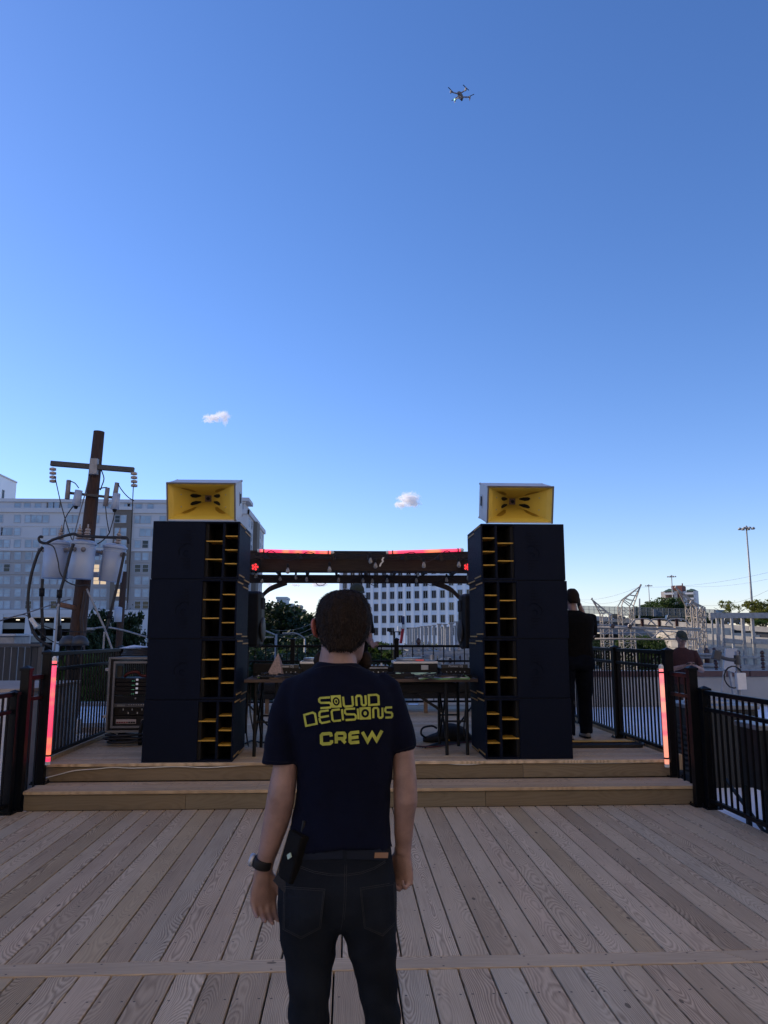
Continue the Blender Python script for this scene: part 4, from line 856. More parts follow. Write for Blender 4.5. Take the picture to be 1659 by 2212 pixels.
# flag pole and yard lamp
p = at(*z5(650, 400), 150); pt = at(*((1400+650/3.318)/1.8228, (2140+860/3.318)/1.8228), 150)
t = thing('flag_pole', 'thin flag pole with a drooping red and white flag before the office', 'flag pole', (p.x, 150, -7.5)); part('pole', MB().cyl((0, 0, 0), (0, 0, pt.z+7.5), .14, .09, n=8), WHT, t); 
fz = at(*z5(640, 20), 150).z+7.5
for k, (m, z0, z1) in enumerate(((M('flag_navy', (.02, .03, .08), .8), 0, 1.6), (M('flag_white', (.5, .5, .5), .8), 1.6, 2.4), (M('flag_red', (.30, .02, .03), .8), 2.4, 5.2))):
    mb = MB(); n = 7; mb.loft([[Vector((-.12-.55*u-(.9*(z-z0)/5 if k == 2 else 0), .10*sin(u*9+z), fz-z)) for u in np.linspace(0, 1, n)]+[Vector((-.12-.55*u-(.9*(z-z0)/5 if k == 2 else 0), .05+.10*sin(u*9+z), fz-z)) for u in np.linspace(1, 0, n)] for z in np.linspace(z0, z1-.01, 4)]); part('flag', mb, m, t, True)
p = at(*z5(505, 300), 75); t = thing('yard_lamp', 'dark yard lamp with two heads before the white office', 'lamp post', (p.x, 75, -7.5)); zz_ = at(*z5(505, 225), 75).z+7.5
part('pole', MB().cyl((0, 0, 0), (0, 0, zz_), .14, .11, n=8), BLK, t); part('lamp_head', MB().box((-.5, 0, zz_+.2), (.4, .35, .35)), BLK, t, bev=.05); part('lamp_head', MB().box((.5, 0, zz_+.3), (.35, .35, .5)), WHT, t, bev=.05); part('cross_arm', MB().beam((-.5, 0, zz_), (.5, 0, zz_), .08, .08), BLK, t)

# ------------------------------------------------------------------ trees
def leafmat(name, col, tr=.35):
    m = M(name, col, .6, var=.45, scale=.9, spec=.25)
    n = m.node_tree; b = n.nodes['Principled BSDF']
    t_ = n.nodes.new('ShaderNodeBsdfTranslucent'); t_.inputs['Color'].default_value = (col[0]*1.3, col[1]*1.4, col[2]*.8, 1)
    x = n.nodes.new('ShaderNodeMixShader'); x.inputs[0].default_value = tr
    n.links.new(b.outputs[0], x.inputs[1]); n.links.new(t_.outputs[0], x.inputs[2]); n.links.new(x.outputs[0], n.nodes['Material Output'].inputs['Surface']); return m
LEAF = [leafmat('leaf_dark', (.016, .032, .013), .2), leafmat('leaf_mid', (.040, .068, .020)), leafmat('leaf_warm', (.13, .135, .035), .5), leafmat('leaf_fresh', (.055, .105, .022))]
def crown(seed, lobes, n, leaf, hollow=.25):
    g_ = np.random.default_rng(seed); vs, fs = [], []
    L = []
    for (c, r) in lobes: L.append((np.array(c), np.array(r)))
    wts = np.array([np.prod(r) for _, r in L])**.7; wts /= wts.sum(); ns = (wts*n).astype(int)
    cen = []
    for (c, r), k in zip(L, ns):
        cl = g_.normal(size=(max(4, k//22), 3)); cl /= np.linalg.norm(cl, axis=1)[:, None]; cl *= g_.uniform(hollow, 1, (len(cl), 1))**.5
        ix = g_.integers(0, len(cl), k); p = cl[ix]+g_.normal(size=(k, 3))*.13; cen.append(c+p*r)
    cen = np.concatenate(cen); k = len(cen)
    nr = g_.normal(size=(k, 3)); nr[:, 2] += .6; nr /= np.linalg.norm(nr, axis=1)[:, None]
    t_ = np.cross(nr, g_.normal(size=(k, 3))); t_ /= np.linalg.norm(t_, axis=1)[:, None]; u = np.cross(nr, t_)
    s = leaf*g_.uniform(.55, 1.35, (k, 1))
    V = np.stack([cen-t_*s, cen+u*s*.6+nr*s*.12, cen+t_*s, cen-u*s*.6-nr*s*.1], 1).reshape(-1, 3)
    me = bpy.data.meshes.new('crown'); me.vertices.add(4*k); me.vertices.foreach_set('co', V.ravel()); me.loops.add(4*k); me.loops.foreach_set('vertex_index', np.arange(4*k)); me.polygons.add(k); me.polygons.foreach_set('loop_start', np.arange(0, 4*k, 4)); me.polygons.foreach_set('loop_total', np.full(k, 4)); me.update(calc_edges=True); return me
def lobeset(seed, n, sx, sz, zc):
    r = random.Random(seed); out = [((0, 0, zc), (sx*.62, sx*.62, sz*.62))]
    for i in range(n):
        a = r.uniform(0, 2*pi); h_ = r.uniform(-.75, .95); q = sqrt(max(.05, 1-h_*h_)); rr = r.uniform(.26, .44)
        out.append(((cos(a)*q*sx*.68, sin(a)*q*sx*.68, zc+h_*sz*.66), (sx*rr, sx*rr, sz*rr*.85)))
    return out
PROTO = [crown(11, lobeset(1, 13, .46, .42, .60), 8500, .020), crown(12, lobeset(2, 16, .36, .46, .55), 8500, .018), crown(13, lobeset(3, 9, .5, .34, .62), 7000, .021), crown(14, lobeset(4, 6, .40, .40, .62), 1500, .022, .6)]
def trunk_mesh(seed, spread=.22):
    r = random.Random(seed); mb = MB(); mb.tube([(0, 0, 0), (.01, .01, .2), (-.005, .0, .42), (.0, .01, .68)], [.026, .020, .015, .006], 8)
    for i in range(7):
        a = r.uniform(0, 2*pi); z = r.uniform(.22, .5); L = r.uniform(.16, .32)
        mb.tube(spline([(0, 0, z), (cos(a)*L*.5, sin(a)*L*.5, z+L*.5), (cos(a)*L*(1+spread), sin(a)*L*(1+spread), z+L*1.1)], 3), [.011]*3+[.007]*3+[.003], 6)
    return mb.mesh('trunk', True)
TRK = [trunk_mesh(1), trunk_mesh(2), trunk_mesh(3, .5)]
for me in TRK: me.materials.append(BARK)
def tree(label, px, ytop, Y, proto, leaf, base=-7.5, group=None, name='tree', wide=1.0, trunk=0):
    p = at(px, ytop, Y); H_ = (p.z-base)/1.02
    t = thing(name, label, 'tree', (p.x, Y, base), rnd.uniform(0, 6.28), group); t.scale = (H_*wide, H_*wide, H_)
    c = link('crown', PROTO[proto], None, t)
    if not PROTO[proto].materials: PROTO[proto].materials.append(LEAF[leaf])
    c.material_slots[0].link = 'OBJECT'; c.material_slots[0].material = LEAF[leaf]
    link('trunk', TRK[trunk], None, t); return t
g1 = 'dark trees in the gap between apartment block and office'
G1 = [(581, 1279, 112, 0, 'tallest dark tree beside the apartment block'), (606, 1291, 104, 1, 'dark tree below the pale blue far tower'), (628, 1303, 110, 0, 'dark tree right of the pale blue far tower'), (648, 1322, 100, 2, 'lower dark tree below the beige far tower'), (668, 1338, 118, 0, 'round dark tree in the dip of the treetops'), (690, 1330, 108, 1, 'dark tree just left of the head of the man'), (720, 1322, 130, 0, 'dark tree behind the head of the man'), (560, 1345, 70, 2, 'low dark tree behind the left monitor speaker'), (590, 1372, 62, 2, 'low dark tree above the rear railing, left end'), (625, 1384, 58, 0, 'low dark tree above the rear railing behind the pyramid'), (655, 1382, 64, 2, 'low dark tree behind the curved street lamp'), (700, 1380, 66, 0, 'low dark tree above the rear railing by the man')]
for px, y, Y, pr, lab in G1: tree(lab, px, y, Y, pr, 0 if Y > 90 else (0 if rnd.random() < .6 else 1), group=g1, wide=1.15)
for i, px in enumerate((795, 815, 832, 850, 868, 890, 920, 955)): tree('leafy shrub before the white office, ' + ['leftmost', 'second from the left', 'third from the left', 'fourth from the left', 'fifth from the left', 'behind the first steel columns', 'behind the middle steel columns', 'behind the last steel columns'][i], px, 1374+3*sin(i*2), 118-i*3, 2, 1, -7.5, 'shrubs in front of the white office', 'shrub_tree', 1.1)
tree('dark leafy tree right behind the transformer pole', 217, 1302, 60, 1, 0, wide=.62); tree('dark leafy tree behind the second utility pole', 278, 1307, 66, 1, 0, wide=.6)
tree('fresh green tree low at the left of the pole', 140, 1376, 40, 2, 3, wide=.55); tree('fresh green tree low at the right of the pole', 192, 1373, 42, 2, 3, wide=.6); tree('small green sapling beside the paper on the flight case', 293, 1393, 34, 3, 2, wide=.5)
for i, (px, y, Y, pr, lf, lab) in enumerate(((1432, 1281, 290, 0, 1, 'tall rounded tree in front of the brick tower'), (1405, 1300, 280, 0, 1, 'sunlit tree left of the brick tower'), (1385, 1314, 275, 1, 0, 'lower tree by the grey post left of the brick tower'), (1462, 1299, 285, 0, 1, 'tree in front of the right half of the brick tower'), (1492, 1310, 280, 0, 0, 'dark tree right of the brick tower'), (1518, 1316, 275, 2, 1, 'tree behind the fence before the pale trailer'), (1540, 1330, 270, 2, 0, 'low tree behind the pale trailer'))): tree(lab, px, y, Y, pr, lf, 0, 'trees beyond the highway', wide=1.25)
tree('sparse tree with bare branches left of the tall mast light', 1577, 1289, 225, 3, 2, 2.0, wide=1.1, trunk=2); tree('sunlit bushy tree at the right edge', 1650, 1287, 215, 0, 2, 1.0, wide=1.25); tree('low sunlit tree under the tall mast light', 1622, 1318, 218, 2, 2, 2, wide=1.3); tree('low sunlit shrub before the barrier at the right edge', 1640, 1335, 205, 2, 3, 3, wide=1.6); tree('low shrub between the mast light and the sparse tree', 1600, 1325, 222, 2, 1, 3, wide=1.5)
for i, (px, y) in enumerate(((1300, 1372), (1322, 1380), (1345, 1384), (1365, 1362), (1400, 1366))): tree(['dark tree under the highway span by the man on the phone', 'dark tree under the highway span left of the lattice tower', 'dark tree under the highway span behind the lattice tower', 'tree on the bank under the highway span', 'leafy tree above the sunlit bank'][i], px, y, 150-i*3, i % 3, 0 if i < 3 else 1, -7.5, 'trees under the highway', wide=1.1)

# ------------------------------------------------------------------ drone and clouds
pd_ = at(994, 206, 15.0)
t = thing('drone', 'small grey camera drone hovering high above the stage', 'drone', pd_, R(-24)); t.rotation_euler = (R(4), R(6), R(-24))
DG = M('drone_grey', (.10, .10, .11), .5); k = 1.12
part('body', MB().loft([sring((0, y*k, .0), w_*k, h_*k, 12, 2.6) for y, w_, h_ in ()] or [[Vector((x*k*w_, y*k, z*k*h_)) for x, z in ((-1, -.5), (-.6, -1), (.6, -1), (1, -.5), (1, .5), (.6, 1), (-.6, 1), (-1, .5))] for y, w_, h_ in ((-.10, .030, .022), (-.08, .038, .028), (.02, .046, .034), (.09, .042, .032), (.115, .028, .02))]), DG, t, bev=.004)
part('camera', MB().ball((0, .115*k, -.025), .024, 10, 7), BLK, t, True)
part('belly_sensor', MB().b2((-.018, -.05, -.045), (.018, .05, -.036)), M('drone_pale', (.45, .43, .42), .5), t)
for sx in (-1, 1):
    for sy in (-1, 1):
        m_ = Vector((sx*.15, sy*.14+.01, .02))*k
        a = part('arm', MB().tube([(sx*.035, sy*.075, .0), m_*.7+Vector((0, 0, .0)), m_], [.014, .012, .014], 8), DG, t)
        part('motor', MB().lathe([(.016, -.03), (.018, .0), (.018, .028)], m_, 12), DG, a)
        ang_ = rnd.uniform(0, pi); dq = Vector((cos(ang_), sin(ang_), 0))
        for s_ in (-1, 1): part('blade', MB().beam(m_+Vector((0, 0, .034)), m_+Vector((0, 0, .036))+dq*s_*.115, .020, .003), BLK, a)
        part('foot', MB().tube([m_+Vector((0, 0, -.03)), m_+Vector((0, 0, -.07 if sy > 0 else -.045))], [.009, .006], 7), WHT if sx < 0 and sy > 0 else DG, a)
        if sx < 0 and sy > 0: part('lamp', MB().ball(m_+Vector((-.004, -.018, .0)), .017, 8, 5), EM('drone_lamp', (.45, 1, .8), 1.6), a)
def cloud(label, px, py, Y, lobes, dens, seed):
    c = at(px, py, Y); sc = Y*1.12/FPX          # metres per survey pixel there
    m = bpy.data.materials.new('cloud_vapour'); m.use_nodes = True; n = m.node_tree; n.nodes.remove(n.nodes['Principled BSDF']); L = n.links.new
    v = n.nodes.new('ShaderNodeVolumePrincipled'); v.inputs['Color'].default_value = (.98, .98, 1, 1); v.inputs['Anisotropy'].default_value = .2
    tc = n.nodes.new('ShaderNodeTexCoord'); nz = n.nodes.new('ShaderNodeTexNoise'); nz.inputs['Scale'].default_value = .16/sc; nz.inputs['Detail'].default_value = 6; nz.inputs['Roughness'].default_value = .6
    ad = n.nodes.new('ShaderNodeVectorMath'); ad.inputs[1].default_value = (seed*13.1, seed*7.7, 3); L(tc.outputs['Object'], ad.inputs[0]); L(ad.outputs[0], nz.inputs['Vector'])
    acc = None
    for (dx, dz, rx, rz) in lobes:
        s_ = n.nodes.new('ShaderNodeVectorMath'); s_.operation = 'SUBTRACT'; s_.inputs[1].default_value = (dx*sc, 0, -dz*sc); L(tc.outputs['Object'], s_.inputs[0])
        d_ = n.nodes.new('ShaderNodeVectorMath'); d_.operation = 'DIVIDE'; d_.inputs[1].default_value = (rx*sc, (rx+rz)/2*sc, rz*sc); L(s_.outputs[0], d_.inputs[0])
        l_ = n.nodes.new('ShaderNodeVectorMath'); l_.operation = 'LENGTH'; L(d_.outputs[0], l_.inputs[0])
        f_ = mnode(n, 'SUBTRACT', 1.0, l_.outputs['Value']); acc = f_ if acc is None else mnode(n, 'MAXIMUM', acc, f_)
    f = mnode(n, 'ADD', acc, mnode(n, 'MULTIPLY_ADD', nz.outputs['Fac'], 2.3, -1.32))
    f = mnode(n, 'MULTIPLY', mnode(n, 'MAXIMUM', mnode(n, 'MULTIPLY', f, 2.2), 0), dens/sc); f = mnode(n, 'MINIMUM', f, dens*1.2/sc)
    L(f, v.inputs['Density']); L(v.outputs[0], n.nodes['Material Output'].inputs['Volume'])
    xs = [d[0]-d[2]*1.35 for d in lobes]+[d[0]+d[2]*1.35 for d in lobes]; zs_ = [-d[1]-d[3]*1.35 for d in lobes]+[-d[1]+d[3]*1.35 for d in lobes]; ry = max(d[2]+d[3] for d in lobes)*.7
    o = link('cloud', MB().b2((min(xs)*sc, -ry*sc, min(zs_)*sc), (max(xs)*sc, ry*sc, max(zs_)*sc)).mesh('cloud'), m, None, c)
    tag(o, label, 'cloud', 'small clouds'); return o
cloud('small wispy white cloud above the left horn speaker', 468, 901, 900, [(-6, 2, 24, 9), (12, -3, 18, 11), (-18, 8, 13, 5), (17, 6, 7, 13)], .13, 1)
cloud('small rounded white cloud in the middle above the pergola', 880, 1082, 900, [(3, -3, 25, 16), (-13, 8, 16, 8), (11, 3, 18, 12)], .20, 2)
cloud('low pale cloud over the dark trees, left of three', 589, 1266, 1500, [(0, 0, 18, 5), (-8, -3, 9, 4)], .22, 3)
cloud('low pale cloud over the dark trees, smallest one', 637, 1264, 1500, [(0, 0, 14, 4)], .2, 4)
cloud('low pale cloud over the dark trees, by the head of the man', 690, 1263, 1500, [(0, 0, 22, 5), (-10, 0, 10, 6)], .24, 5)
# ------------------------------------------------------------------ LED tubes
def tube_mat():
    m = bpy.data.materials.new('led_tube_light'); m.use_nodes = True; n = m.node_tree; L = n.links.new; b = n.nodes['Principled BSDF']
    tc = n.nodes.new('ShaderNodeTexCoord'); sx = n.nodes.new('ShaderNodeSeparateXYZ'); L(tc.outputs['Object'], sx.inputs[0])
    oi = n.nodes.new('ShaderNodeObjectInfo'); cb = n.nodes.new('ShaderNodeCombineXYZ')
    L(mnode(n, 'MULTIPLY', sx.outputs['Z'], 7), cb.inputs[2]); L(mnode(n, 'MULTIPLY', oi.outputs['Random'], 50), cb.inputs[0])
    nz = n.nodes.new('ShaderNodeTexNoise'); nz.inputs['Scale'].default_value = 1; nz.inputs['Detail'].default_value = 1; L(cb.outputs[0], nz.inputs['Vector'])
    r = n.nodes.new('ShaderNodeValToRGB'); r.color_ramp.elements[0].position = .47; r.color_ramp.elements[0].color = (1, .022, .11, 1)
    r.color_ramp.elements[1].position = .62; r.color_ramp.elements[1].color = (1, .22, .08, 1); L(nz.outputs['Fac'], r.inputs[0])
    L(r.outputs[0], b.inputs['Emission Color']); b.inputs['Emission Strength'].default_value = 1.02
    b.inputs['Base Color'].default_value = (.5, .3, .3, 1); b.inputs['Roughness'].default_value = .3
    return m
TUBE = tube_mat(); TUBE2 = TUBE.copy()
TUBE2.node_tree.nodes['Principled BSDF'].inputs['Emission Strength'].default_value = 1.02
for e, c in zip(TUBE2.node_tree.nodes['Color Ramp'].color_ramp.elements, ((1, .035, .15, 1), (1, .32, .2, 1))): e.color = c
for e, p in zip(TUBE2.node_tree.nodes['Color Ramp'].color_ramp.elements, (.36, .52)): e.position = p
def led_tube(label, p, q, mat, r=.0225):
    p, q = Vector(p), Vector(q); L = (q-p).length
    t = thing('light_tube', label, 'light tube', p, 0, 'red LED light tubes'); t.rotation_euler = (q-p).to_track_quat('Z', 'Y').to_euler()
    part('diffuser', MB().lathe([(r, .03), (r, L-.03)], n=14), mat, t, True)
    part('end_cap', MB().lathe([(r*.7, 0), (r*1.08, .004), (r*1.08, .034)], n=14), WHT, t)
    part('end_cap', MB().lathe([(r*1.08, L-.034), (r*1.08, L-.004), (r*.5, L+.012)], n=14), WHT, t)
    for z in (.09, L-.07):
        part('strap', MB().lathe([(r*1.15, z-.008), (r*1.15, z+.008)], n=14), BLK, t)
    return t
led_tube('glowing red and orange tube strapped upright to the left stage post', at(103, 1652.8, 7.915), at(118.5, 1420, 7.915), TUBE)
led_tube('glowing pink tube strapped upright to the right stage post', at(1441.2, 1657.7, 7.99), at(1427.6, 1437.5, 7.99), TUBE2)
led_tube('glowing red tube lying on top of the pergola, left one', at(556, 1189.5, 10.7), at(720, 1193.5, 10.7), TUBE)
led_tube('glowing red tube lying on top of the pergola, right one', at(834, 1193.5, 10.7), at(1000, 1188, 10.7), TUBE)

# ------------------------------------------------------------------ speaker stacks
SW, SDp, SH = .905, .93, .6135
def sub(side, loc, label, plain, rz=0):
    t = thing('bass_speaker', label, 'speaker', loc, rz, 'stacked black bass speakers')
    s = side     # +1 openings on +x side
    X = lambda f: s*(-SW/2+f*SW)
    def bx(mb, f0, f1, y0, y1, z0, z1): a, b = sorted((X(f0), X(f1))); return mb.b2((a, y0, z0), (b, y1, z1))
    H = SH-.007
    c = MB(); bx(c, 0, 1, .02, SDp, H-.02, H); bx(c, 0, 1, .02, SDp, 0, .02); bx(c, 0, .02, .02, SDp, .02, H-.02); bx(c, .98, 1, .02, SDp, .02, H-.02); bx(c, .02, .98, SDp-.02, SDp, .02, H-.02)
    part('cabinet', c, SPK, t, bev=.004)
    if not plain: part('seam_filler', bx(MB(), .008, .992, .010, SDp-.02, -.0069, -.0002), SPKIN, t)  # added dark filler so the shaded gap between boxes shows as a seam
    f = MB(); bx(f, 0, .605, 0, .0195, 0, H); bx(f, .605, 1, 0, .0195, H-.018, H); bx(f, .605, 1, 0, .0195, 0, .022); bx(f, .805, .833, 0, .0195, .022, H-.018); bx(f, .98, 1, 0, .0195, .022, H-.018)
    part('front_panel', f, SPK, t, bev=.004)
    i = MB(); bx(i, .605, .64, .022, .42, .022, H-.022); bx(i, .806, .832, .022, .42, .022, H-.022); bx(i, .605, .978, .42, .44, .022, H-.022)
    part('horn_lining', i, SPKIN, t)
    for (a, b, zs) in ((.612, .803, (.345, .66)), (.835, .978, (.255, .495, .735))):
        for z in zs: part('brace', bx(MB(), a, b, .012, .25, H*(1-z)-.006, H*(1-z)+.006), YEL, t, bev=.002)
    # stepped runners on the inner side
    xs = s*(SW/2+.0015)
    for (y0, y1, z) in ((.04, .42, H-.022), (.44, .88, H-.05), (.04, .42, .045), (.44, .88, .02)):
        a, b = sorted((xs-s*.003, xs+s*.005)); part('runner', MB().b2((a, y0, z-.0065), (b, y1, z+.0065)), EDGE, t)
    if not plain:
        lg = MB(); bars = [(.62, .055), (.585, .085), (.55, .08), (.515, .115), (.48, .135), (.31, .115), (.275, .08), (.24, .08), (.205, .055)]
        cx = s*(-SW/2+.37*SW)
        for z, ln in bars:
            zc = (z-.41)*.95+H*.5; x0 = cx+s*.07; lg.b2((min(x0, x0-s*ln), -.004, zc-.006), (max(x0, x0-s*ln), .001, zc+.006))
        for k in range(9):   # S shaped letter turned on its side, and an arc
            pass
        pts = [Vector((cx+s*(.02+.028*cos(a)), -.002, H*.5-.035+.03*sin(a*1.0)*(1 if k < 8 else 1))) for k, a in enumerate(np.linspace(.3, 5.2, 12))]
        lg.tube(pts, .0045, 5)
        pts = [Vector((cx+s*(.03+.04*cos(a)), -.002, H*.5+.045+.022*sin(a))) for a in np.linspace(-.4, 3.6, 10)]
        lg.tube(pts, .0045, 5)
        pts = [Vector((cx-s*.01-s*.05*sin(a), -.002, H*.5-.02+.06*cos(a))) for a in np.linspace(.3, 2.2, 8)]
        lg.tube(pts, .0045, 5)
        part('raised_logo', lg, M('logo_black', (.0009, .0028, .0105), .75, spec=.15), t)
    return t
def horn(side, loc, label, rz=0):
    t = thing('horn_speaker', label, 'horn speaker', loc, rz, 'yellow horn speakers on the stacks')
    s = side; W2, H2, D = .345, .375, .52; ti = R(15)
    t.rotation_euler = (ti, 0, rz)
    th = .014
    c = MB()
    c.b2((-W2-th, 0, H2), (W2+th, D, H2+th)).b2((-W2-th, 0, -th), (W2+th, D, 0)).b2((-W2-th, 0, 0), (-W2, D, H2)).b2((W2, 0, 0), (W2+th, D, H2)).b2((-W2, D-th, 0), (W2, D, H2))
    part('case', c, GREYBOX, t, bev=.004)
    part('trim', MB().b2((-W2-th-.002, -.006, H2), (W2+th+.002, .006, H2+th+.002)).b2((-W2-th-.002, -.006, -th), (-W2, .006, H2)).b2((W2, -.006, -th), (W2+th+.002, .006, H2)), M('case_edge', (.10, .095, .09), .5), t)
    # flare
    q = .034; zc = H2*.5; yd = .42
    o = [Vector((-W2, .004, 0)), Vector((W2, .004, 0)), Vector((W2, .004, H2)), Vector((-W2, .004, H2))]
    m_ = [Vector((-W2*.86, .05, .028)), Vector((W2*.86, .05, .028)), Vector((W2*.86, .05, H2-.028)), Vector((-W2*.86, .05, H2-.028))]
    i_ = [Vector((-q, yd, zc-q)), Vector((q, yd, zc-q)), Vector((q, yd, zc+q)), Vector((-q, yd, zc+q))]
    f = MB(); f.add(o+m_+i_, [(k, (k+1) % 4, (k+1) % 4+4, k+4) for k in range(4)]+[(k+4, (k+1) % 4+4, (k+1) % 4+8, k+8) for k in range(4)])
    part('flare', f, YEL2, t)
    p = part('throat_plate', MB().box((0, yd-.004, zc), (q*2, .012, q*2)), M('throat_wood', (.13, .08, .06), .6), t)
    part('driver', MB().lathe([(.02, 0), (.02, .012)], (0, yd-.011, zc), 14, (0, -1, 0)), SPKIN, p)
    for sx in (-1, 1):
        for sz in (-1, 1):
            # port on the side walls and scallop on top and bottom walls
            a = Vector((sx*W2*.86, .05, zc)); b = Vector((sx*q, yd, zc)); dn = (b-a).normalized()
            def P(u, zfrac): 
                y_ = .05+(yd-.05)*u; xx = W2*.86+(q-W2*.86)*u; hh = (H2/2-.028)+(q-(H2/2-.028))*u
                n_ = Vector((-sx*(yd-.05), -(W2*.86-q), 0)).normalized()
                return Vector((sx*xx, y_, zc+sz*hh*zfrac))+n_*.004
            poly = [P(.50, .46), P(.56, .28), P(.68, .22), P(.86, .50), P(.86, .78), P(.72, .80), P(.58, .72), P(.52, .62)]
            part('port', MB().add(poly, [tuple(range(8))]), SPKIN, t)
            def Q(u, xf):
                y_ = .05+(yd-.05)*u; xx = W2*.86+(q-W2*.86)*u; hh = (H2/2-.028)+(q-(H2/2-.028))*u
                n_ = Vector((0, -(H2/2-.028-q), -sz*(yd-.05))).normalized()
                return Vector((sx*xx*xf, y_, zc+sz*hh))+n_*.003
            poly = [Q(.16, .78), Q(.22, .68), Q(.40, .60), Q(.60, .72), Q(.6, .9), Q(.3, .98), Q(.18, .95)]
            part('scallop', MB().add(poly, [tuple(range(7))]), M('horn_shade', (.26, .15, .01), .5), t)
            part('bolt', MB().ball(P(.22, .5), .007, 6, 4), ALU, t)
    # handle plate on the inner side, corner balls
    xx = s*(W2+th)
    part('handle_plate', MB().box((xx+s*.002, D*.68, H2*.52), (.006, .13, .15)), ALU, t)
    part('handle_cup', MB().box((xx+s*.005, D*.68, H2*.52), (.005, .085, .105)), SPKIN, t)
    for yy in (.02, D-.02):
        for zz in (-.005, H2+.005):
            for ss in (-1, 1): part('corner', MB().ball((ss*(W2+th-.004), yy, zz), .014, 8, 5), ALU, t)
    return t
order = ['lowest', 'third from the top', 'second from the top', 'topmost']
SLX, SRX = -1.598, 1.885
for k in range(4):
    sub(1, (SLX+[0, .008, -.004, .004][k], 8.10+[0, .012, .008, .015][k], UZ+k*SH), f'black bass speaker, {order[k]} of the stack left of the man', k == 0)
    sub(-1, (SRX+[0, -.008, .004, -.006][k], 8.135+[0, .01, .004, .012][k], UZ+k*SH), f'black bass speaker, {order[k]} of the stack right of the man', k == 0)
hl = at(435, 1122, 8.12); hr = at(1123, 1128.5, 8.15)
ZT = UZ+4*SH
horn(1, (hl.x, 8.12, ZT+.012), 'yellow horn speaker in a grey case on top of the left stack')
horn(-1, (hr.x, 8.15, ZT+.012), 'yellow horn speaker in a grey case on top of the right stack')

# ------------------------------------------------------------------ pergola
PY0, PY1 = 10.85, 13.3
t = thing('pergola', 'dark timber pergola spanning the back of the stage', 'pergola', (.15, 12, UZ))
o_ = Vector((.15, 12, UZ))
def pz(y, Y): return at(830, y, Y).z
fb0, fb1 = pz(1234, PY0), pz(1208, PY0); rb0, rb1 = pz(1260, PY1), pz(1243.5, PY1)
part('front_beam', MB().b2(Vector((-2.3, PY0, fb0))-o_, Vector((2.6, PY0+.05, fb1))-o_), OLDWOOD, t, bev=.006)
part('rear_beam', MB().b2(Vector((-2.4, PY1, rb0))-o_, Vector((2.7, PY1+.05, rb1+.01))-o_), OLDWOOD, t, bev=.006)
for k in range(-4, 7):
    x = at(798+76.5*(k-1), 1200, PY0).x
    prof = [(PY0-.16, fb1-.04), (PY0-.16, fb1+.08), (PY1+.3, fb1+.08), (PY1+.3, fb1-.0), (PY1+.15, rb1+.012), (PY0-.06, fb1+.002)]
    part('rafter', MB().prism([Vector((x-.02, a, b))-o_ for a, b in prof], (.04, 0, 0)), OLDWOOD, t, bev=.003)
for k in range(12):
    yy = PY0-.1+k*.23
    part('slat', MB().b2(Vector((-2.3, yy, fb1+.083))-o_, Vector((2.6, yy+.085, fb1+.105))-o_), OLDWOOD, t)
for k in range(6):
    zz = fb1+.004+k*.013
    part('slat', MB().b2(Vector((-2.3, PY1+.02+k*.05, zz))-o_, Vector((2.6, PY1+.05+k*.05, zz+.05))-o_), OLDWOOD, t) if k % 2 == 0 else None
for sx, px, X in ((-1, 545, None), (1, 1010, None)):
    for Y, z in ((PY0, fb0), (PY1, rb0)):
        xx = at(px+(-6 if sx < 0 else 6)-sx*4, 1300, Y).x + sx*.12
        part('post', MB().b2(Vector((xx-.05, Y+.002-.0, UZ))-o_, Vector((xx+.05, Y+.098, z))-o_), OLDWOOD, t, bev=.006)
    a = [at(px+sx*-(-3), 1305, PY1), at(px-sx*18, 1290, PY1), at(px-sx*38, 1272, PY1), at(px-sx*75, 1258, PY1)]
    a = [Vector((p.x, PY1+.025, p.z)) for p in a]
    mb = MB()
    pts = spline(a, 4)
    mb.loft([[p-o_+Vector((0, dy, 0))+Vector((0, 0, dz)) for dy, dz in ((-.022, -.045), (.022, -.045), (.022, .045), (-.022, .045))] for p in pts])
    part('brace', mb, OLDWOOD, t)
# string lights
BULB = M('bulb_glass', (.55, .53, .50), .05, var=.1); BULB.node_tree.nodes['Principled BSDF'].inputs['Transmission Weight'].default_value = .6
def string(label, pts_px, Y, bulbs):
    t = thing('string_light', label, 'string lights', at(830, 1240, Y), 0, 'festoon string lights on the pergola'); o = t.location.copy()
    pts = spline([at(x, y, Y)-o for x, y in pts_px], 5)
    part('wire', MB().tube(pts, .006, 5), WIRE, t)
    for bx, by, s in bulbs:
        p = at(bx, by, Y)-o
        part('socket', MB().lathe([(.008, .075), (.018, .06), (.018, .015)], p, 8), BLK, t)
        part('bulb', MB().lathe([(.012, .015), (.024, -.015), (.030, -.04), (.022, -.062), (.004, -.07)], p, 10), BULB, t, True)
zz = lambda x, y: ((960+x/3.318)/1.8228, (2140+y/3.318)/1.8228)
z2 = lambda x, y: ((1400+x/3.318)/1.8228, (2140+y/3.318)/1.8228)
string('string of clear bulbs along the front beam of the pergola', [zz(120, 150), zz(210, 180), zz(350, 95), zz(460, 160), zz(570, 225), zz(700, 190), zz(840, 110), zz(1000, 170), zz(1130, 190), zz(1290, 110), zz(1480, 160), z2(130, 150), z2(300, 110), z2(500, 185), z2(750, 115), z2(900, 240), z2(1050, 190), z2(1200, 95), z2(1350, 210), z2(1480, 110)], PY0-.18,
       [zz(575, 330)+(1,), zz(1120, 310)+(1,), z2(892, 255)+(1,), z2(1350, 250)+(1,), z2(195, 200)+(1,), z2(260, 262)+(1,)])
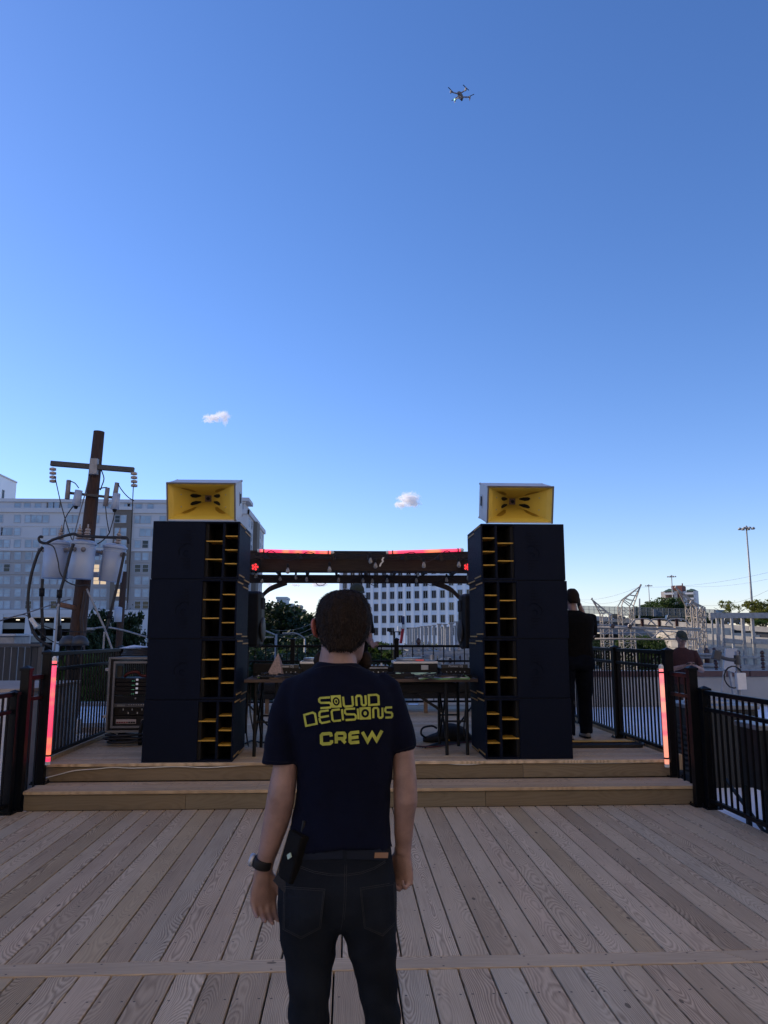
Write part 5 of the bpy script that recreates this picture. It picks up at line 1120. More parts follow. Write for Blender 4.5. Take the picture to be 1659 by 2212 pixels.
string('string of clear bulbs along the rear beam of the pergola', [zz(100, 350), zz(230, 470), zz(450, 430), zz(680, 490), zz(840, 410), zz(1000, 555), zz(1200, 420), zz(1330, 500), zz(1500, 440), z2(250, 550), z2(390, 440), z2(600, 520), z2(770, 440), z2(980, 545), z2(1180, 430), z2(1320, 490)], PY1-.06,
       [zz(160, 400)+(1,), zz(240, 470)+(1,), zz(475, 440)+(1,), zz(680, 420)+(1,), zz(822, 445)+(1,), zz(1238, 455)+(1,), z2(97, 462)+(1,), z2(220, 470)+(1,), z2(412, 460)+(1,), z2(795, 462)+(1,), z2(1190, 452)+(1,), z2(1470, 430)+(1,), z2(815, 385)+(1,)])
t0 = single('tape_strip', 'crumpled silver tape hanging from the middle of the pergola beam', 'tape', MB().loft([[at(x, y, PY0-.2)+Vector((dx, 0, 0)) for dx in (-.012, .012)]+[at(x, y, PY0-.195)+Vector((dx, 0, 0)) for dx in (.012, -.012)] for x, y in [z2(365, 180), z2(350, 210), z2(358, 235), z2(330, 265), z2(318, 300)]]), WHT)
# par lights
def parcan(label, px, py, Y):
    c = at(px, py, Y); t = thing('stage_light', label, 'stage light', c, 0, 'round red LED stage lights')
    part('housing', MB().lathe([(.045, .11), (.06, .06), (.062, -.005), (.056, -.012)], (0, 0, 0), 18, (0, 1, 0)), BLK, t, True)
    part('face_plate', MB().lathe([(.055, 0), (.055, .004)], (0, -.0125, 0), 18, (0, -1, 0)), M('led_plate', (.05, .045, .05), .4), t)
    for k in range(6):
        q = Vector((0, -.016, 0)) if k == 5 else Vector((.034*cos(k*2*pi/5+1.3), -.016, .034*sin(k*2*pi/5+1.3)))
        part('led', MB().lathe([(.0145, 0), (.012, .005), (.004, .007)], q, 10, (0, -1, 0)), EM('red_led', (1, .03, .035), 1.6), t)
    part('bracket', MB().tube([(-.07, .04, 0), (-.07, .04, .1), (0, .04, .13), (.07, .04, .1), (.07, .04, 0)], .006, 6), BLK, t)
parcan('round stage light with red lamps by the left speaker stack', 551, 1225, PY0-.12)
parcan('round stage light with red lamps by the right speaker stack', 1009, 1225, PY0-.12)

# ------------------------------------------------------------------ monitor speakers on poles
def monitor(label, px, py, Y, s, rz):
    c = at(px, py, Y); t = thing('monitor_speaker', label, 'speaker', (c.x, Y, UZ), rz, 'black monitor speakers on poles'); zc = c.z-UZ
    prof = [(-.17, -.15), (.15, -.19), (.18, -.1), (.18, .1), (.15, .19), (-.17, .15)]
    mb = MB(); rr = []
    for z, k in ((-.34, .82), (-.32, .96), (-.1, 1), (.1, 1), (.31, .96), (.34, .8)):
        rr.append([Vector((x*k, y*k, zc+z)) for x, y in prof])
    part('cabinet', mb.loft(rr), BLK, t, bev=.012)
    part('grille', MB().lathe([(.155, 0), (.15, .012), (.10, .022), (.02, .026)], (.178, 0, zc-.13), 24, (1, 0, 0)), M('grille_mesh', (.03, .03, .032), .5), t, True)
    part('horn_mouth', MB().box((.182, 0, zc+.19), (.012, .2, .14)), SPKIN, t, bev=.004)
    part('badge', MB().add([(.197, .075, zc-.245), (.197, .10, zc-.245), (.197, .085, zc-.205)], [(0, 1, 2)]), WHT, t)
    part('pole', MB().cyl((0, 0, .08), (0, 0, zc-.33), .018), BLK, t)
    for k in range(3):
        a = k*2*pi/3+.4; part('leg', MB().cyl((0, 0, .45), (.42*cos(a), .42*sin(a), .01), .011), BLK, t)
    return t
monitor('black monitor speaker on a pole beside the left stack', 537, 1337, 9.75, 1, R(-4))
monitor('black monitor speaker on a pole beside the right stack', 1024, 1342, 9.75, -1, R(180+3))

# ------------------------------------------------------------------ DJ table and gear
TF, TZt = 8.40, 1.142
tl, tr = -1.09, 1.41; TD = .80
tx = (tl+tr)/2
t = thing('table', 'long worn wooden trestle table between the speaker stacks', 'table', (tx, TF+TD/2, UZ))
o_ = t.location.copy(); L_ = lambda p: Vector(p)-o_
TOPW = M('worn_table_top', (.075, .048, .038), .6, var=.5, scale=5, stretch=(1, 8, 8), dirt=.5)
part('table_top', MB().b2(L_((tl, TF, TZt-.035)), L_((tr, TF+TD, TZt))), TOPW, t, bev=.004)
def trestle(xc):
    for dx in (-.10, .12):
        for yy in (TF+.05, TF+TD-.08): part('leg', MB().cyl(L_((xc+dx, yy, UZ)), L_((xc+dx, yy, TZt-.036)), .019, n=10), BLK, t)
    for yy in (TF+.05, TF+TD-.08):
        part('cross_bar', MB().cyl(L_((xc-.1, yy, UZ+.35)), L_((xc+.12, yy, UZ+.35)), .010, n=8), BLK, t)
    part('brace', MB().beam(L_((xc-.1, TF+.05, UZ+.12)), L_((xc-.1, TF+TD-.08, UZ+.65)), .02, .02), BLK, t)
    part('brace', MB().beam(L_((xc-.1, TF+.05, UZ+.65)), L_((xc-.1, TF+TD-.08, UZ+.12)), .02, .02), BLK, t)
    s = 1 if xc < 0 else -1
    part('brace', MB().beam(L_((xc+s*.1, TF+.3, UZ+.42)), L_((xc+s*.62, TF+.3, TZt-.04)), .03, .03), BLK, t)
trestle(tl+.22); trestle(tr-.24)
def text(body, name, parent, loc, rot, size, mat, ext=.001, bold=0):
    c = bpy.data.curves.new(name, 'FONT'); c.body = body; c.size = size; c.extrude = ext; c.align_x = 'CENTER'; c.align_y = 'CENTER'; c.offset = bold
    c.resolution_u = 3
    q = bpy.data.objects.new(name, c); COL.objects.link(q); dg = bpy.context.evaluated_depsgraph_get(); dg.update()
    me = bpy.data.meshes.new_from_object(q.evaluated_get(dg)); bpy.data.objects.remove(q); me.materials.clear()
    return link(name, me, mat, parent, loc, rot)
def player(label, px, Y, wd=.33):
    c = at(px, 1430, Y); t = thing('media_player', label, 'DJ player', (c.x, Y, TZt), 0, 'black DJ media players')
    part('body', MB().b2((-wd/2, 0, .03), (wd/2, .36, .105)), BLK, t, bev=.006)
    part('rear_panel', MB().b2((-wd/2+.01, -.006, .105), (wd/2-.03, .06, .145)), M('player_panel', (.02, .022, .026), .4), t, bev=.004)
    part('stand', MB().b2((-wd/2-.02, -.012, 0), (wd/2+.02, .37, .028)), BLK, t, bev=.003)
    part('jog_wheel', MB().lathe([(.1, 0), (.1, .012), (.09, .016)], (0, .2, .105), 20), BLKR, t)
    text('Pioneer DJ', 'lettering', t, (0, -.0075, .127), (pi/2, 0, 0), .036, M('grey_print', (.33, .35, .38), .6), .0006, .0008)
    for k in range(5): part('socket', MB().cyl((-.1+k*.05, -.004, .065), (-.1+k*.05, .004, .065), .006, n=8), ALU, t)
player('black player box with maker lettering at the left of the table', 619, 8.62)
player('black player box with maker lettering at the right of the table', 984, 8.6)
def turntable(label, px, Y, wd):
    c = at(px, 1440, Y); t = thing('turntable', label, 'turntable', (c.x, Y, TZt), 0, 'turntables in open cases on green pads')
    part('pad', MB().b2((-wd/2+.02, -.02, 0), (wd/2-.02, .4, .055)), GRN, t, bev=.006)
    part('case', MB().b2((-wd/2, 0, .056), (wd/2, .42, .15)), BLK, t, bev=.006)
    part('case_edge', MB().b2((-wd/2-.004, -.006, .151), (wd/2+.004, .426, .175)), WHT, t, bev=.006)
    for x in (-.12, .1): part('latch', MB().b2((x-.04, -.010, .085), (x+.04, -.001, .135)), ALU if x > 0 else BLK, t, bev=.003)
    part('deck_plate', MB().b2((-wd/2+.02, .02, .176), (wd/2-.02, .4, .184)), M('turntable_top', (.05, .05, .055), .35), t)
    part('platter', MB().lathe([(.165, 0), (.165, .02), (.16, .024)], (-.04, .2, .185), 28), ALU, t)
    part('record', MB().lathe([(.15, 0), (.15, .003)], (-.04, .2, .21), 28), M('vinyl', (.006,)*3, .25), t)
    part('tone_arm', MB().tube(spline([(wd/2-.06, .1, .23), (wd/2-.07, .2, .24), (wd/2-.12, .3, .235), (wd/2-.15, .33, .22)], 4), .006, 6), ALU, t)
    part('counterweight', MB().lathe([(.025, 0), (.025, .055)], (wd/2-.06, .07, .19), 12), ALU, t)
    part('red_strip', MB().box((wd/2-.2, -.002, .19), (.09, .006, .005)), EM('red_glint', (1, .1, .1), .7), t)  # thin glowing red strip along the front edge of the case
turntable('silver edged turntable case partly hidden by the man, left of the mixer', 693, 8.66, .46)
turntable('silver edged turntable case on a green pad, right of the mixer', 898, 8.66, .49)
c = at(792, 1440, 8.66); t = thing('mixer', 'black DJ mixer with a row of knobs behind the man', 'mixer', (c.x, 8.68, TZt))
part('body', MB().b2((-.24, 0, .02), (.24, .38, .12)), BLK, t, bev=.005); part('face', MB().b2((-.245, -.006, .121), (.245, .385, .128)), M('mixer_face', (.04, .04, .045), .4), t)
part('rear_strip', MB().b2((-.235, -.009, .10), (.235, -.001, .11)), ALU, t)
for k in range(11): part('knob', MB().lathe([(.012, 0), (.010, .028)], (-.21+k*.042, .05+.02*(k % 2), .129), 8), BLK if k % 3 else WHT, t)
for k in range(8): part('socket', MB().cyl((-.2+k*.055, -.004, .06), (-.2+k*.055, .002, .06), .008, n=8), ALU, t)
tri = [at(561, 1453, 8.52), at(620, 1450, 8.6), at(600, 1409, 8.58)]
p = MB(); b0 = at(578, 1462, 8.5); a0 = Vector((at(601, 1410, 8.62).x, 8.62, at(601, 1410, 8.62).z)); bx0 = a0.x
zb = TZt+.002
p.add([(bx0-.13, 8.52, zb), (bx0+.06, 8.53, zb), (bx0+.10, 8.72, zb), (bx0-.10, 8.74, zb), a0], [(3, 2, 1, 0), (0, 1, 4), (1, 2, 4), (2, 3, 4), (3, 0, 4)])
single('pyramid', 'small pink patterned pyramid standing at the left of the table', 'pyramid', p, PINK)
single('foam_board', 'dark padded board leaning at the left end of the table', 'board', MB().b2((at(547, 1420, 8.85).x, 8.85, TZt), (at(600, 1420, 8.85).x, 8.89, TZt+.15)), BLKF, bev=.01)
single('power_strip', 'long black power strip at the front edge of the table', 'power strip', MB().b2((at(812, 1460, 8.45).x, 8.45, TZt+.001), (at(895, 1460, 8.45).x, 8.51, TZt+.05)), BLK, bev=.004)
single('wood_block', 'thin brown wooden plank under cables at the right of the table', 'plank', MB().b2((at(897, 1460, 8.52).x, 8.52, TZt+.001), (at(984, 1460, 8.52).x, 8.6, TZt+.032)), M('block_wood', (.13, .085, .05), .7), bev=.003)
single('wood_block', 'short pale wooden block lying at the left of the table', 'plank', MB().b2((at(582, 1463, 8.46).x, 8.46, TZt+.001), (at(609, 1463, 8.46).x, 8.5, TZt+.016)), M('block_wood', (.13, .085, .05), .7), bev=.003)
cb = [((556, 1462), (575, 1452), (597, 1448), (606, 1440)), ((905, 1466), (930, 1460), (960, 1448), (968, 1444)), ((964, 1450), (990, 1452), (1000, 1456), (1012, 1464)), ((930, 1463), (950, 1465), (980, 1464), (1012, 1465))]
gn = M('green_cable', (.16, .30, .10), .5)
for i, c_ in enumerate(cb):
    for k in range(2):
        mb = MB(); pts = spline([onz(x+k*2, y+k*2, TZt+.01+.012*j*(3-j)) for j, (x, y) in enumerate(c_)], 4); mb.tube(pts, .0085, 6)
        single('cable', 'pale cable looped over the front of the table, ' + ['left end', 'right of the middle', 'right end, upper loop', 'right end, lower loop'][i] + (', white strand' if k == 0 else ', green strand'), 'cable', mb, WHT if k == 0 else gn, 'loose cables on the table', True)
for i in range(18):
    x = rnd.uniform(815, 985) if i < 12 else rnd.uniform(590, 650); pts = []
    for j in range(5): pts.append(onz(x+rnd.uniform(-45, 45), rnd.uniform(1447, 1464), TZt+.02+rnd.random()*.05))
    single('cable', 'black cable tangled among the players and turntables on the table', 'cable', MB().tube(spline(pts, 4), .005, 5), WIRE, 'tangled black cables on the table', True)
for i in range(9):
    px = (572, 583, 655, 826, 843, 862, 880, 990, 1001)[i]; w_ = rnd.uniform(.08, .16); p_ = at(px, 1455, 8.5); yy = rnd.uniform(8.47, 8.56)
    t = thing('adapter_box', 'small black power adapter among the cables on the table, ' + ['far left', 'left, by the pyramid', 'in front of the left turntable', 'right of the man', 'behind the power strip', 'above the power strip', 'left of the brown plank', 'right end', 'rightmost'][i], 'power adapter', (p_.x, yy+.28*(i in (2, 4, 5)), TZt), rnd.uniform(-.4, .4), 'small power adapters on the table')
    part('case', MB().b2((-w_/2, -.04, .001), (w_/2, .04, rnd.uniform(.035, .07))), BLK, t, bev=.006); part('lead', MB().tube(spline([(w_/2, 0, .02), (w_/2+.06, -.03, .012), (w_/2+.12, .04, .01)], 3), .005, 5), WIRE, t)
single('record_bag', 'low black padded case between the mixer and the right turntable', 'case', MB().b2((at(826, 1430, 8.75).x, 8.75, TZt+.001), (at(858, 1430, 8.75).x, 9.0, TZt+.11)), BLKF, None, False, .012)
single('cable_tray', 'dark cable trough slung under the front of the table', 'cable tray', MB().b2((at(640, 1480, 8.6).x, 8.55, TZt-.16), (at(985, 1480, 8.6).x, 8.75, TZt-.05)), BLKF, None, False, .02)
# cables hanging below the table on the left and bundle at right
for i, (xa, ya) in enumerate(((538, 1480), (543, 1500), (1008, 1490))):
    pts = spline([at(xa, 1472, 8.62), at(xa-4+i, 1530, 8.62), at(xa+rnd.uniform(-6, 8), 1580, 8.62), onz(xa+rnd.uniform(-5, 12), 1612, UZ+.012)], 5)
    single('cable', ['black cable hanging from the left end of the table, outer one', 'black cable hanging from the left end of the table, inner one', 'black cable hanging from the right end of the table'][i], 'cable', MB().tube(pts, .009, 6), WIRE, None, True)
for i in range(4):
    pts = spline([onz(900+i*6, 1612+i, UZ+.012), onz(940, 1613-i*2, UZ+.02), onz(985, 1606-i*3, UZ+.015), onz(1020, 1602-i*2, UZ+.02), onz(1040, 1600, UZ+.01)], 5)
    single('cable', 'black cable of the bundle lying on the stage beside the right stack', 'cable', MB().tube(pts, .009, 6), WIRE if i else M('red_cable', (.08, .02, .02), .5), 'cables lying on the stage floor', True)
pts = spline([onz(530, 1606, UZ+.012), onz(545, 1600, UZ+.015), onz(565, 1604, UZ+.012), onz(580, 1602, UZ+.012)], 5)
single('cable', 'black cable lying under the left end of the table', 'cable', MB().tube(pts, .01, 6), WIRE, None, True)
# bag
c = onz(968, 1602, UZ); t = thing('bag', 'black soft bag slumped on the stage under the table', 'bag', c)
mb = MB()
rings = []
for i in range(12):
    u = i/11; x = -.30+.60*u; e = sin(pi*min(max(u, .03), .97))**.5
    hh = (.10+.10*(u > .3)*(1-abs(u-.6)))*e+.01; ww = .16*e+.005
    rings.append([Vector((x, ww*cos(a)+.01*noise.noise(Vector((x*9, a, 1))), max(0, hh*(.5+.55*sin(a))+.03*noise.noise(Vector((x*7, a*2, 3)))))) for a in np.linspace(0, 2*pi, 14, endpoint=False)])
part('body', mb.loft(rings), BLKF, t, True)
part('handle', MB().tube(spline([(-.27, -.05, .05), (-.33, -.07, .10), (-.31, -.08, .17), (-.2, -.06, .19), (-.14, -.04, .16)], 4), .012, 6), BLKF, t, True)
part('tag', MB().box((-.02, -.165, .04), (.03, .006, .02)), YEL, t)
# bench
t = thing('bench', 'black padded bench with wooden legs behind the table', 'bench', (.3, 13.2, UZ)); zb0, zb1 = at(800, 1500, 13.1).z-UZ, at(800, 1473, 13.1).z-UZ
for k in range(3):
    xa = -1.75+k*1.3
    part('cushion', MB().b2((xa, -.3, zb1-.17), (xa+1.29, .3, zb1)), BLKF, t, bev=.05)
part('frame', MB().b2((-1.75, -.27, zb1-.26), (2.15, .27, zb1-.175)), BLKF, t)
for x in (-1.6, -.4, .35, 1.0, 2.0): part('leg', MB().b2((x-.03, -.25, 0), (x+.03, -.19, zb1-.26)), M('bench_leg_wood', (.16, .10, .06), .7), t)
# ramp with yellow edge
a = onz(1240, 1617, UZ); b = onz(1374, 1606, UZ)
t = thing('cable_ramp', 'low black ramp with a yellow edge on the right of the stage', 'cable ramp', (2.9, 8.98, UZ))
part('ramp', MB().prism([Vector((-.6, -.10, .002)), Vector((-.6, -.09, .035)), Vector((-.6, .18, .045)), Vector((-.6, .18, .002))], (1.06, 0, 0)), BLKR, t, bev=.004)
part('yellow_edge', MB().prism([Vector((-.6, .05, .0475)), Vector((-.6, .17, .0505)), Vector((.42, .17, .0505)), Vector((.42, .05, .0475))], (0, 0, .004)), YEL, t)
part('lead', MB().tube(spline([(.44, .0, .02), (.52, .05, .02), (.55, .25, .02)], 4), .014, 6), WIRE, t)
# white cable along the riser
z6 = lambda x, y: ((x/2.37)/1.8228, (2500+y/2.37)/1.8228)
pts = [z6(425, 1335), z6(560, 1300), z6(700, 1266), z6(900, 1250), z6(1060, 1236), z6(1250, 1243), z6(1659, 1228), (450, 1658), (560, 1652), (700, 1652), (820, 1651), (905, 1646), (940, 1647), (985, 1651), (1020, 1651), (1075, 1647), (1180, 1648), (1300, 1648), (1425, 1646)]
single('cable', 'thin white cable drooping along the face of the top step', 'cable', MB().tube(spline([at(x, y, Y2-.012) for x, y in pts], 4), .0055, 6), WHT, None, True)

# ------------------------------------------------------------------ road case rack
c = onz(212, 1590, UZ); t = thing('rack_case', 'open black flight case of amplifiers left of the speaker stack', 'rack case', (-2.50, 9.42, UZ), R(1.5))
W_, D_, Hh = .62, .62, .86; zc0 = .14
mb = MB(); 
for (a, b) in (((-W_/2, 0, zc0), (-W_/2+.02, D_, zc0+Hh)), ((W_/2-.02, 0, zc0), (W_/2, D_, zc0+Hh)), ((-W_/2, 0, zc0), (W_/2, D_, zc0+.02)), ((-W_/2, 0, zc0+Hh-.02), (W_/2, D_, zc0+Hh))): mb.b2(a, b)
part('shell', mb, BLK, t)
for k, (ins, yy) in enumerate(((0, -.012), (.055, -.004))):
    mb = MB(); x1, z0_, z1_ = W_/2-ins, zc0+ins*.9, zc0+Hh-ins*.9
    mb.b2((-x1-.004, yy, z0_), (-x1+.022, yy+.02, z1_)).b2((x1-.022, yy, z0_), (x1+.004, yy+.02, z1_)).b2((-x1, yy+.001, z0_-.004), (x1, yy+.021, z0_+.022)).b2((-x1, yy+.001, z1_-.022), (x1, yy+.021, z1_+.004))
    part('metal_edge', mb, M('case_edge_metal', (.15, .165, .19), .4, .5, .15, 20), t, bev=.003)
part('inner_lip', MB().b2((-W_/2+.02, .0, zc0+.02), (-W_/2+.055, .016, zc0+Hh-.02)).b2((W_/2-.055, .0, zc0+.02), (W_/2-.02, .016, zc0+Hh-.02)), BLK, t)
zt = zc0+Hh-.08
part('shelf_light', MB().b2((-.23, .06, zt-.15), (-.17, .1, zt-.02)), M('case_foam', (.05, .055, .06), .9), t)
part('red_cable', MB().tube(spline([(-.15, .1, zt-.15), (-.1, .08, zt-.11), (0, .07, zt-.09), (.06, .09, zt-.14), (.2, .06, zt-.13)], 4), .018, 6), M('red_cable2', (.09, .012, .012), .6), t, True)
part('back_grille', MB().b2((0.0, .5, zt-.14), (.25, .505, zt-.01)), M('grille_pale', (.16, .17, .19), .6), t)
for k in range(8): part('grille_bar', MB().b2((.01+k*.03, .495, zt-.14), (.026+k*.03, .499, zt-.01)), BLK, t)
za = zt-.16
for k in range(4):
    a = part('amplifier', MB().b2((-.245, .02, za-.048-.05*k), (.245, .4, za-.003-.05*k)), M('amp_black', (.005, .005, .007), .5, spec=.2), t, bev=.004)
    part('display_or_glint', MB().box((.02, .018, za-.02-.05*k), (.026, .006, .022)), EM('amp_display', (.55, .55, .65), .35), a)
    for q in range(2): part('lamp', MB().box((-.015-.02*q, .018, za-.034-.05*k), (.006, .005, .005)), EM('green_led', (.15, .7, .4), .5), a)
za -= .205
part('blank_panel', MB().b2((-.245, .02, za-.085), (.245, .03, za)), M('amp_panel', (.008, .010, .013), .6, spec=.2), t)
part('lock', MB().lathe([(.010, 0), (.008, .006)], (.01, .02, za-.03), 10, (0, -1, 0)), ALU, t)
za -= .09
a = part('processor', MB().b2((-.245, .016, za-.042), (.245, .3, za)), M('proc_face', (.05, .055, .065), .45), t)
part('screen', MB().box((-.15, .014, za-.02), (.09, .006, .022)), M('lcd', (.16, .18, .18), .3), a)
for k in range(10): part('button', MB().box((-.06+k*.028, .014, za-.014), (.01, .005, .006)), WHT, a)
za -= .05
a = part('patch_panel', MB().b2((-.245, .05, za-.085), (.245, .3, za)), BLK, t)
for k in range(7): part('plug', MB().box((-.13+k*.055+rnd.uniform(-.01, .01), .046, za-.02-.04*(k % 2)), (.009, .02, .02)), WHT, a)
za -= .09
a = part('power_unit', MB().b2((-.245, .02, za-.16), (.245, .3, za)), BLK, t)
br = part('breaker_row', MB().b2((-.20, .014, za-.09), (.03, .02, za-.04)), M('breaker_white', (.40, .36, .37), .5), a)
for k in range(8): part('switch', MB().b2((-.194+k*.0275, .008, za-.083), (-.172+k*.0275, .0135, za-.066)), M('breaker_red', (.16, .02, .03), .5) if k < 5 else BLK, a)
part('round_socket', MB().lathe([(.045, 0), (.045, .02), (.030, .022), (.030, .008)], (.13, .02, za-.075), 18, (0, -1, 0)), M('socket_grey', (.22, .22, .23), .5), a)
part('plug_cable', MB().tube(spline([(.12, -.02, za-.06), (.115, -.06, za-.09), (.10, -.06, za-.2), (.10, -.04, za-.33), (.05, -.02, za-.36)], 4), .022, 8), BLKR, a, True)
part('lamp', MB().box((.20, .017, za-.035), (.014, .006, .014)), EM('white_led', (1, .95, .8), 1.0), a)
for zq in (zc0+.18, zc0+.72): part('latch', MB().box((-W_/2-.02, .02, zq), (.04, .05, .035)), ALU, t, bev=.004)
for sx in (-1, 1):
    for yy in (.09, .5):
        w_ = part('caster', MB().lathe([(.05, -.018), (.055, 0), (.05, .018)], (sx*.22, yy, .055), 14, (1, 0, 0)), M('caster_blue', (.02, .05, .10), .5), t, True)
        part('bracket', MB().b2((sx*.22-.035, yy-.03, .09), (sx*.22+.035, yy+.03, .139)), ALU, w_)
cx_, cy_ = -2.50, 9.5
pts = [Vector((cx_-.05+(.24+.03*sin(k*1.7))*cos(k*.5), cy_-.12+(.13+.02*cos(k*1.3))*sin(k*.5), UZ+.02+.003*k)) for k in range(40)]
single('cable', 'coiled black cable on the boards under the flight case', 'cable', MB().tube(pts, .014, 6), WIRE, None, True)
pts = [Vector((cx_+.02+(.25-.0012*k+.02*sin(k*2.1))*cos(k*.55), 9.62+(.2-.001*k)*sin(k*.55), UZ+zc0+Hh+.016+.0016*k)) for k in range(60)]
single('cable', 'coil of black cable lying on top of the flight case', 'cable', MB().tube(pts, .013, 6), WIRE, None, True)
pp = at(290, 1408, 9.55)
mb = MB(); z_ = UZ+zc0+Hh+.118
mb.add([(pp.x-.16, 9.47, z_-.01), (pp.x+.10, 9.45, z_-.015), (pp.x+.16, 9.72, z_), (pp.x-.06, 9.74, z_+.025)], [(0, 1, 2, 3)]); mb.add([(pp.x-.16, 9.47, z_-.014), (pp.x+.10, 9.45, z_-.019), (pp.x+.16, 9.72, z_-.004), (pp.x-.06, 9.74, z_+.021)], [(3, 2, 1, 0)])
single('paper', 'white sheet of paper on the cable coil above the flight case', 'paper', mb, M('white_paper', (.7, .7, .72), .8))

# ------------------------------------------------------------------ people
def remesh(mb, name, voxel, smooth=6, fac=.5, sub=False):
    me = mb.mesh('tmp'); o = bpy.data.objects.new('tmp', me); COL.objects.link(o)
    m = o.modifiers.new('r', 'REMESH'); m.mode = 'VOXEL'; m.voxel_size = voxel
    k = o.modifiers.new('s', 'SMOOTH'); k.iterations = smooth; k.factor = fac
    dg = bpy.context.evaluated_depsgraph_get(); dg.update()
    out = bpy.data.meshes.new_from_object(o.evaluated_get(dg)); out.name = name
    bpy.data.objects.remove(o); bpy.data.meshes.remove(me)
    out.polygons.foreach_set('use_smooth', [True]*len(out.polygons)); out.materials.clear(); return out
def displace(me, amp, fn):
    n = len(me.vertices); co = np.empty(n*3); me.vertices.foreach_get('co', co); no = np.empty(n*3); me.vertex_normals.foreach_get('vector', no)
    co = co.reshape(-1, 3); no = no.reshape(-1, 3)
    d = np.array([fn(Vector(c)) for c in co])*amp
    co += no*d[:, None]; me.vertices.foreach_set('co', co.ravel()); me.update()
def sring(c, rx, ry, n=20, e=2.3, ang=0):
    out = []
    for k in range(n):
        a = 2*pi*k/n; ca, sa = cos(a), sin(a)
        x = rx*abs(ca)**(2/e)*(1 if ca >= 0 else -1); y = ry*abs(sa)**(2/e)*(1 if sa >= 0 else -1)
        out.append(Vector(c)+Vector((x*cos(ang)-y*sin(ang), x*sin(ang)+y*cos(ang), 0)))
    return out
def hand(mb, wrist, down, pn, thumb, s=1.0, curl=.5, r=1.0):
    """wrist point, direction of the fingers, palm normal, thumb side; five fingers, each its own chain"""
    d, p, t = Vector(down).normalized(), Vector(pn).normalized(), Vector(thumb).normalized()
    wrist = Vector(wrist)
    # palm
    rings = []
    for u, wd, th in ((-.01, .026, .020), (.02, .031, .019), (.05, .040, .017), (.08, .042, .015), (.095, .040, .012)):
        c = wrist+d*u*s
        rings.append([c+(t*cos(a)*wd+p*sin(a)*th)*s*r for a in np.linspace(0, 2*pi, 14, endpoint=False)])
    mb.loft(rings)
    for k, (off, ln, rd) in enumerate(((.030, .074, .0090), (.010, .082, .0092), (-.011, .076, .0088), (-.031, .060, .0078))):
        base = wrist+(d*.082+t*off)*s; q = base-d*.02*s; pts = [q, base]; ang = 0
        for j, f in enumerate((.46, .30, .24)):
            ang += curl*(.75, 1.05, .8)[j]*(1+.12*k)
            dr = d*cos(ang)+p*sin(ang)+t*off*(.6 if j == 0 else .2); pts.append(pts[-1]+dr.normalized()*ln*f*s)
        mb.tube(pts, [rd*1.05*s*r, rd*1.1*s*r, rd*s*r, rd*.92*s*r, rd*.62*s*r], 8)
    b = wrist+(d*.022+t*.022)*s; pts = [wrist+d*.012*s, b]; dirs = (d*.72+t*.62+p*.30, d*.9+t*.25+p*.32, d*.95+t*.02+p*.25)
    for f, dr in zip((.042, .034, .028), dirs): pts.append(pts[-1]+dr.normalized()*f*s)
    mb.tube(pts, [.015*s*r, .0155*s*r, .0125*s*r, .0108*s*r, .0072*s*r], 9)
def head(mb, c, s=1.0, yaw=0, pitch=0):
    """skull, jaw, nose, brow, lips, ears; c = centre of the head, looks along +Y"""
    q = Matrix.Rotation(yaw, 3, 'Z') @ Matrix.Rotation(pitch, 3, 'X'); c = Vector(c)
    def ad(fn):
        t = MB(); fn(t); mb.add([c+q @ (Vector(v)*s) for v in t.v], t.f)
    rings = []
    for z, rx, yb, yf in ((-.118, .030, .045, .078), (-.105, .044, .015, .090), (-.085, .055, -.03, .094), (-.055, .063, -.062, .094), (-.02, .069, -.085, .092), (.01, .073, -.094, .091), (.04, .075, -.097, .092), (.07, .071, -.092, .086), (.095, .058, -.075, .066), (.112, .036, -.045, .038), (.118, .010, -.012, .012)):
        rings.append(sring((0, (yb+yf)/2, z), rx, (yf-yb)/2, 20, 2.15))
    ad(lambda t: t.loft(rings))
    ad(lambda t: t.tube([(0, .088, .028), (0, .103, -.005), (0, .112, -.022), (0, .095, -.034)], [.008, .011, .014, .008], 8))
    for sx in (-1, 1):
        ad(lambda t: t.ball((sx*.014, .098, -.027), .009, 8, 5))
        ad(lambda t: t.tube([(sx*.012, .090, .036), (sx*.034, .088, .040), (sx*.055, .072, .034)], [.006, .008, .005], 6))
        ad(lambda t: t.ball((sx*.040, .078, -.012), (.020, .016, .014), 8, 5))
        ad(lambda t: t.tube(spline([(sx*.070, .004, -.022), (sx*.078, -.014, -.005), (sx*.082, -.022, .018), (sx*.080, -.014, .034), (sx*.074, .002, .034)], 3), .0065, 6))
        ad(lambda t: t.ball((sx*.073, -.004, .004), (.006, .014, .026), 8, 5))
    ad(lambda t: t.tube([(-.024, .086, -.058), (0, .095, -.056), (.024, .086, -.058)], [.004, .0065, .004], 6))
    ad(lambda t: t.tube([(-.02, .086, -.067), (0, .094, -.068), (.02, .086, -.067)], [.004, .007, .004], 6))
    return q
def eyes(parent, c, q, s=1.0):
    for sx in (-1, 1):
        part('eye', MB().ball(Vector(c)+q @ Vector((sx*.033*s, .083*s, .016*s)), .011*s, 10, 7), M('eye_white', (.5, .48, .45), .3), parent, True)
        part('pupil', MB().ball(Vector(c)+q @ Vector((sx*.033*s, .0905*s, .016*s)), .0055*s, 8, 5), M('pupil', (.02, .012, .008), .2), parent, True)
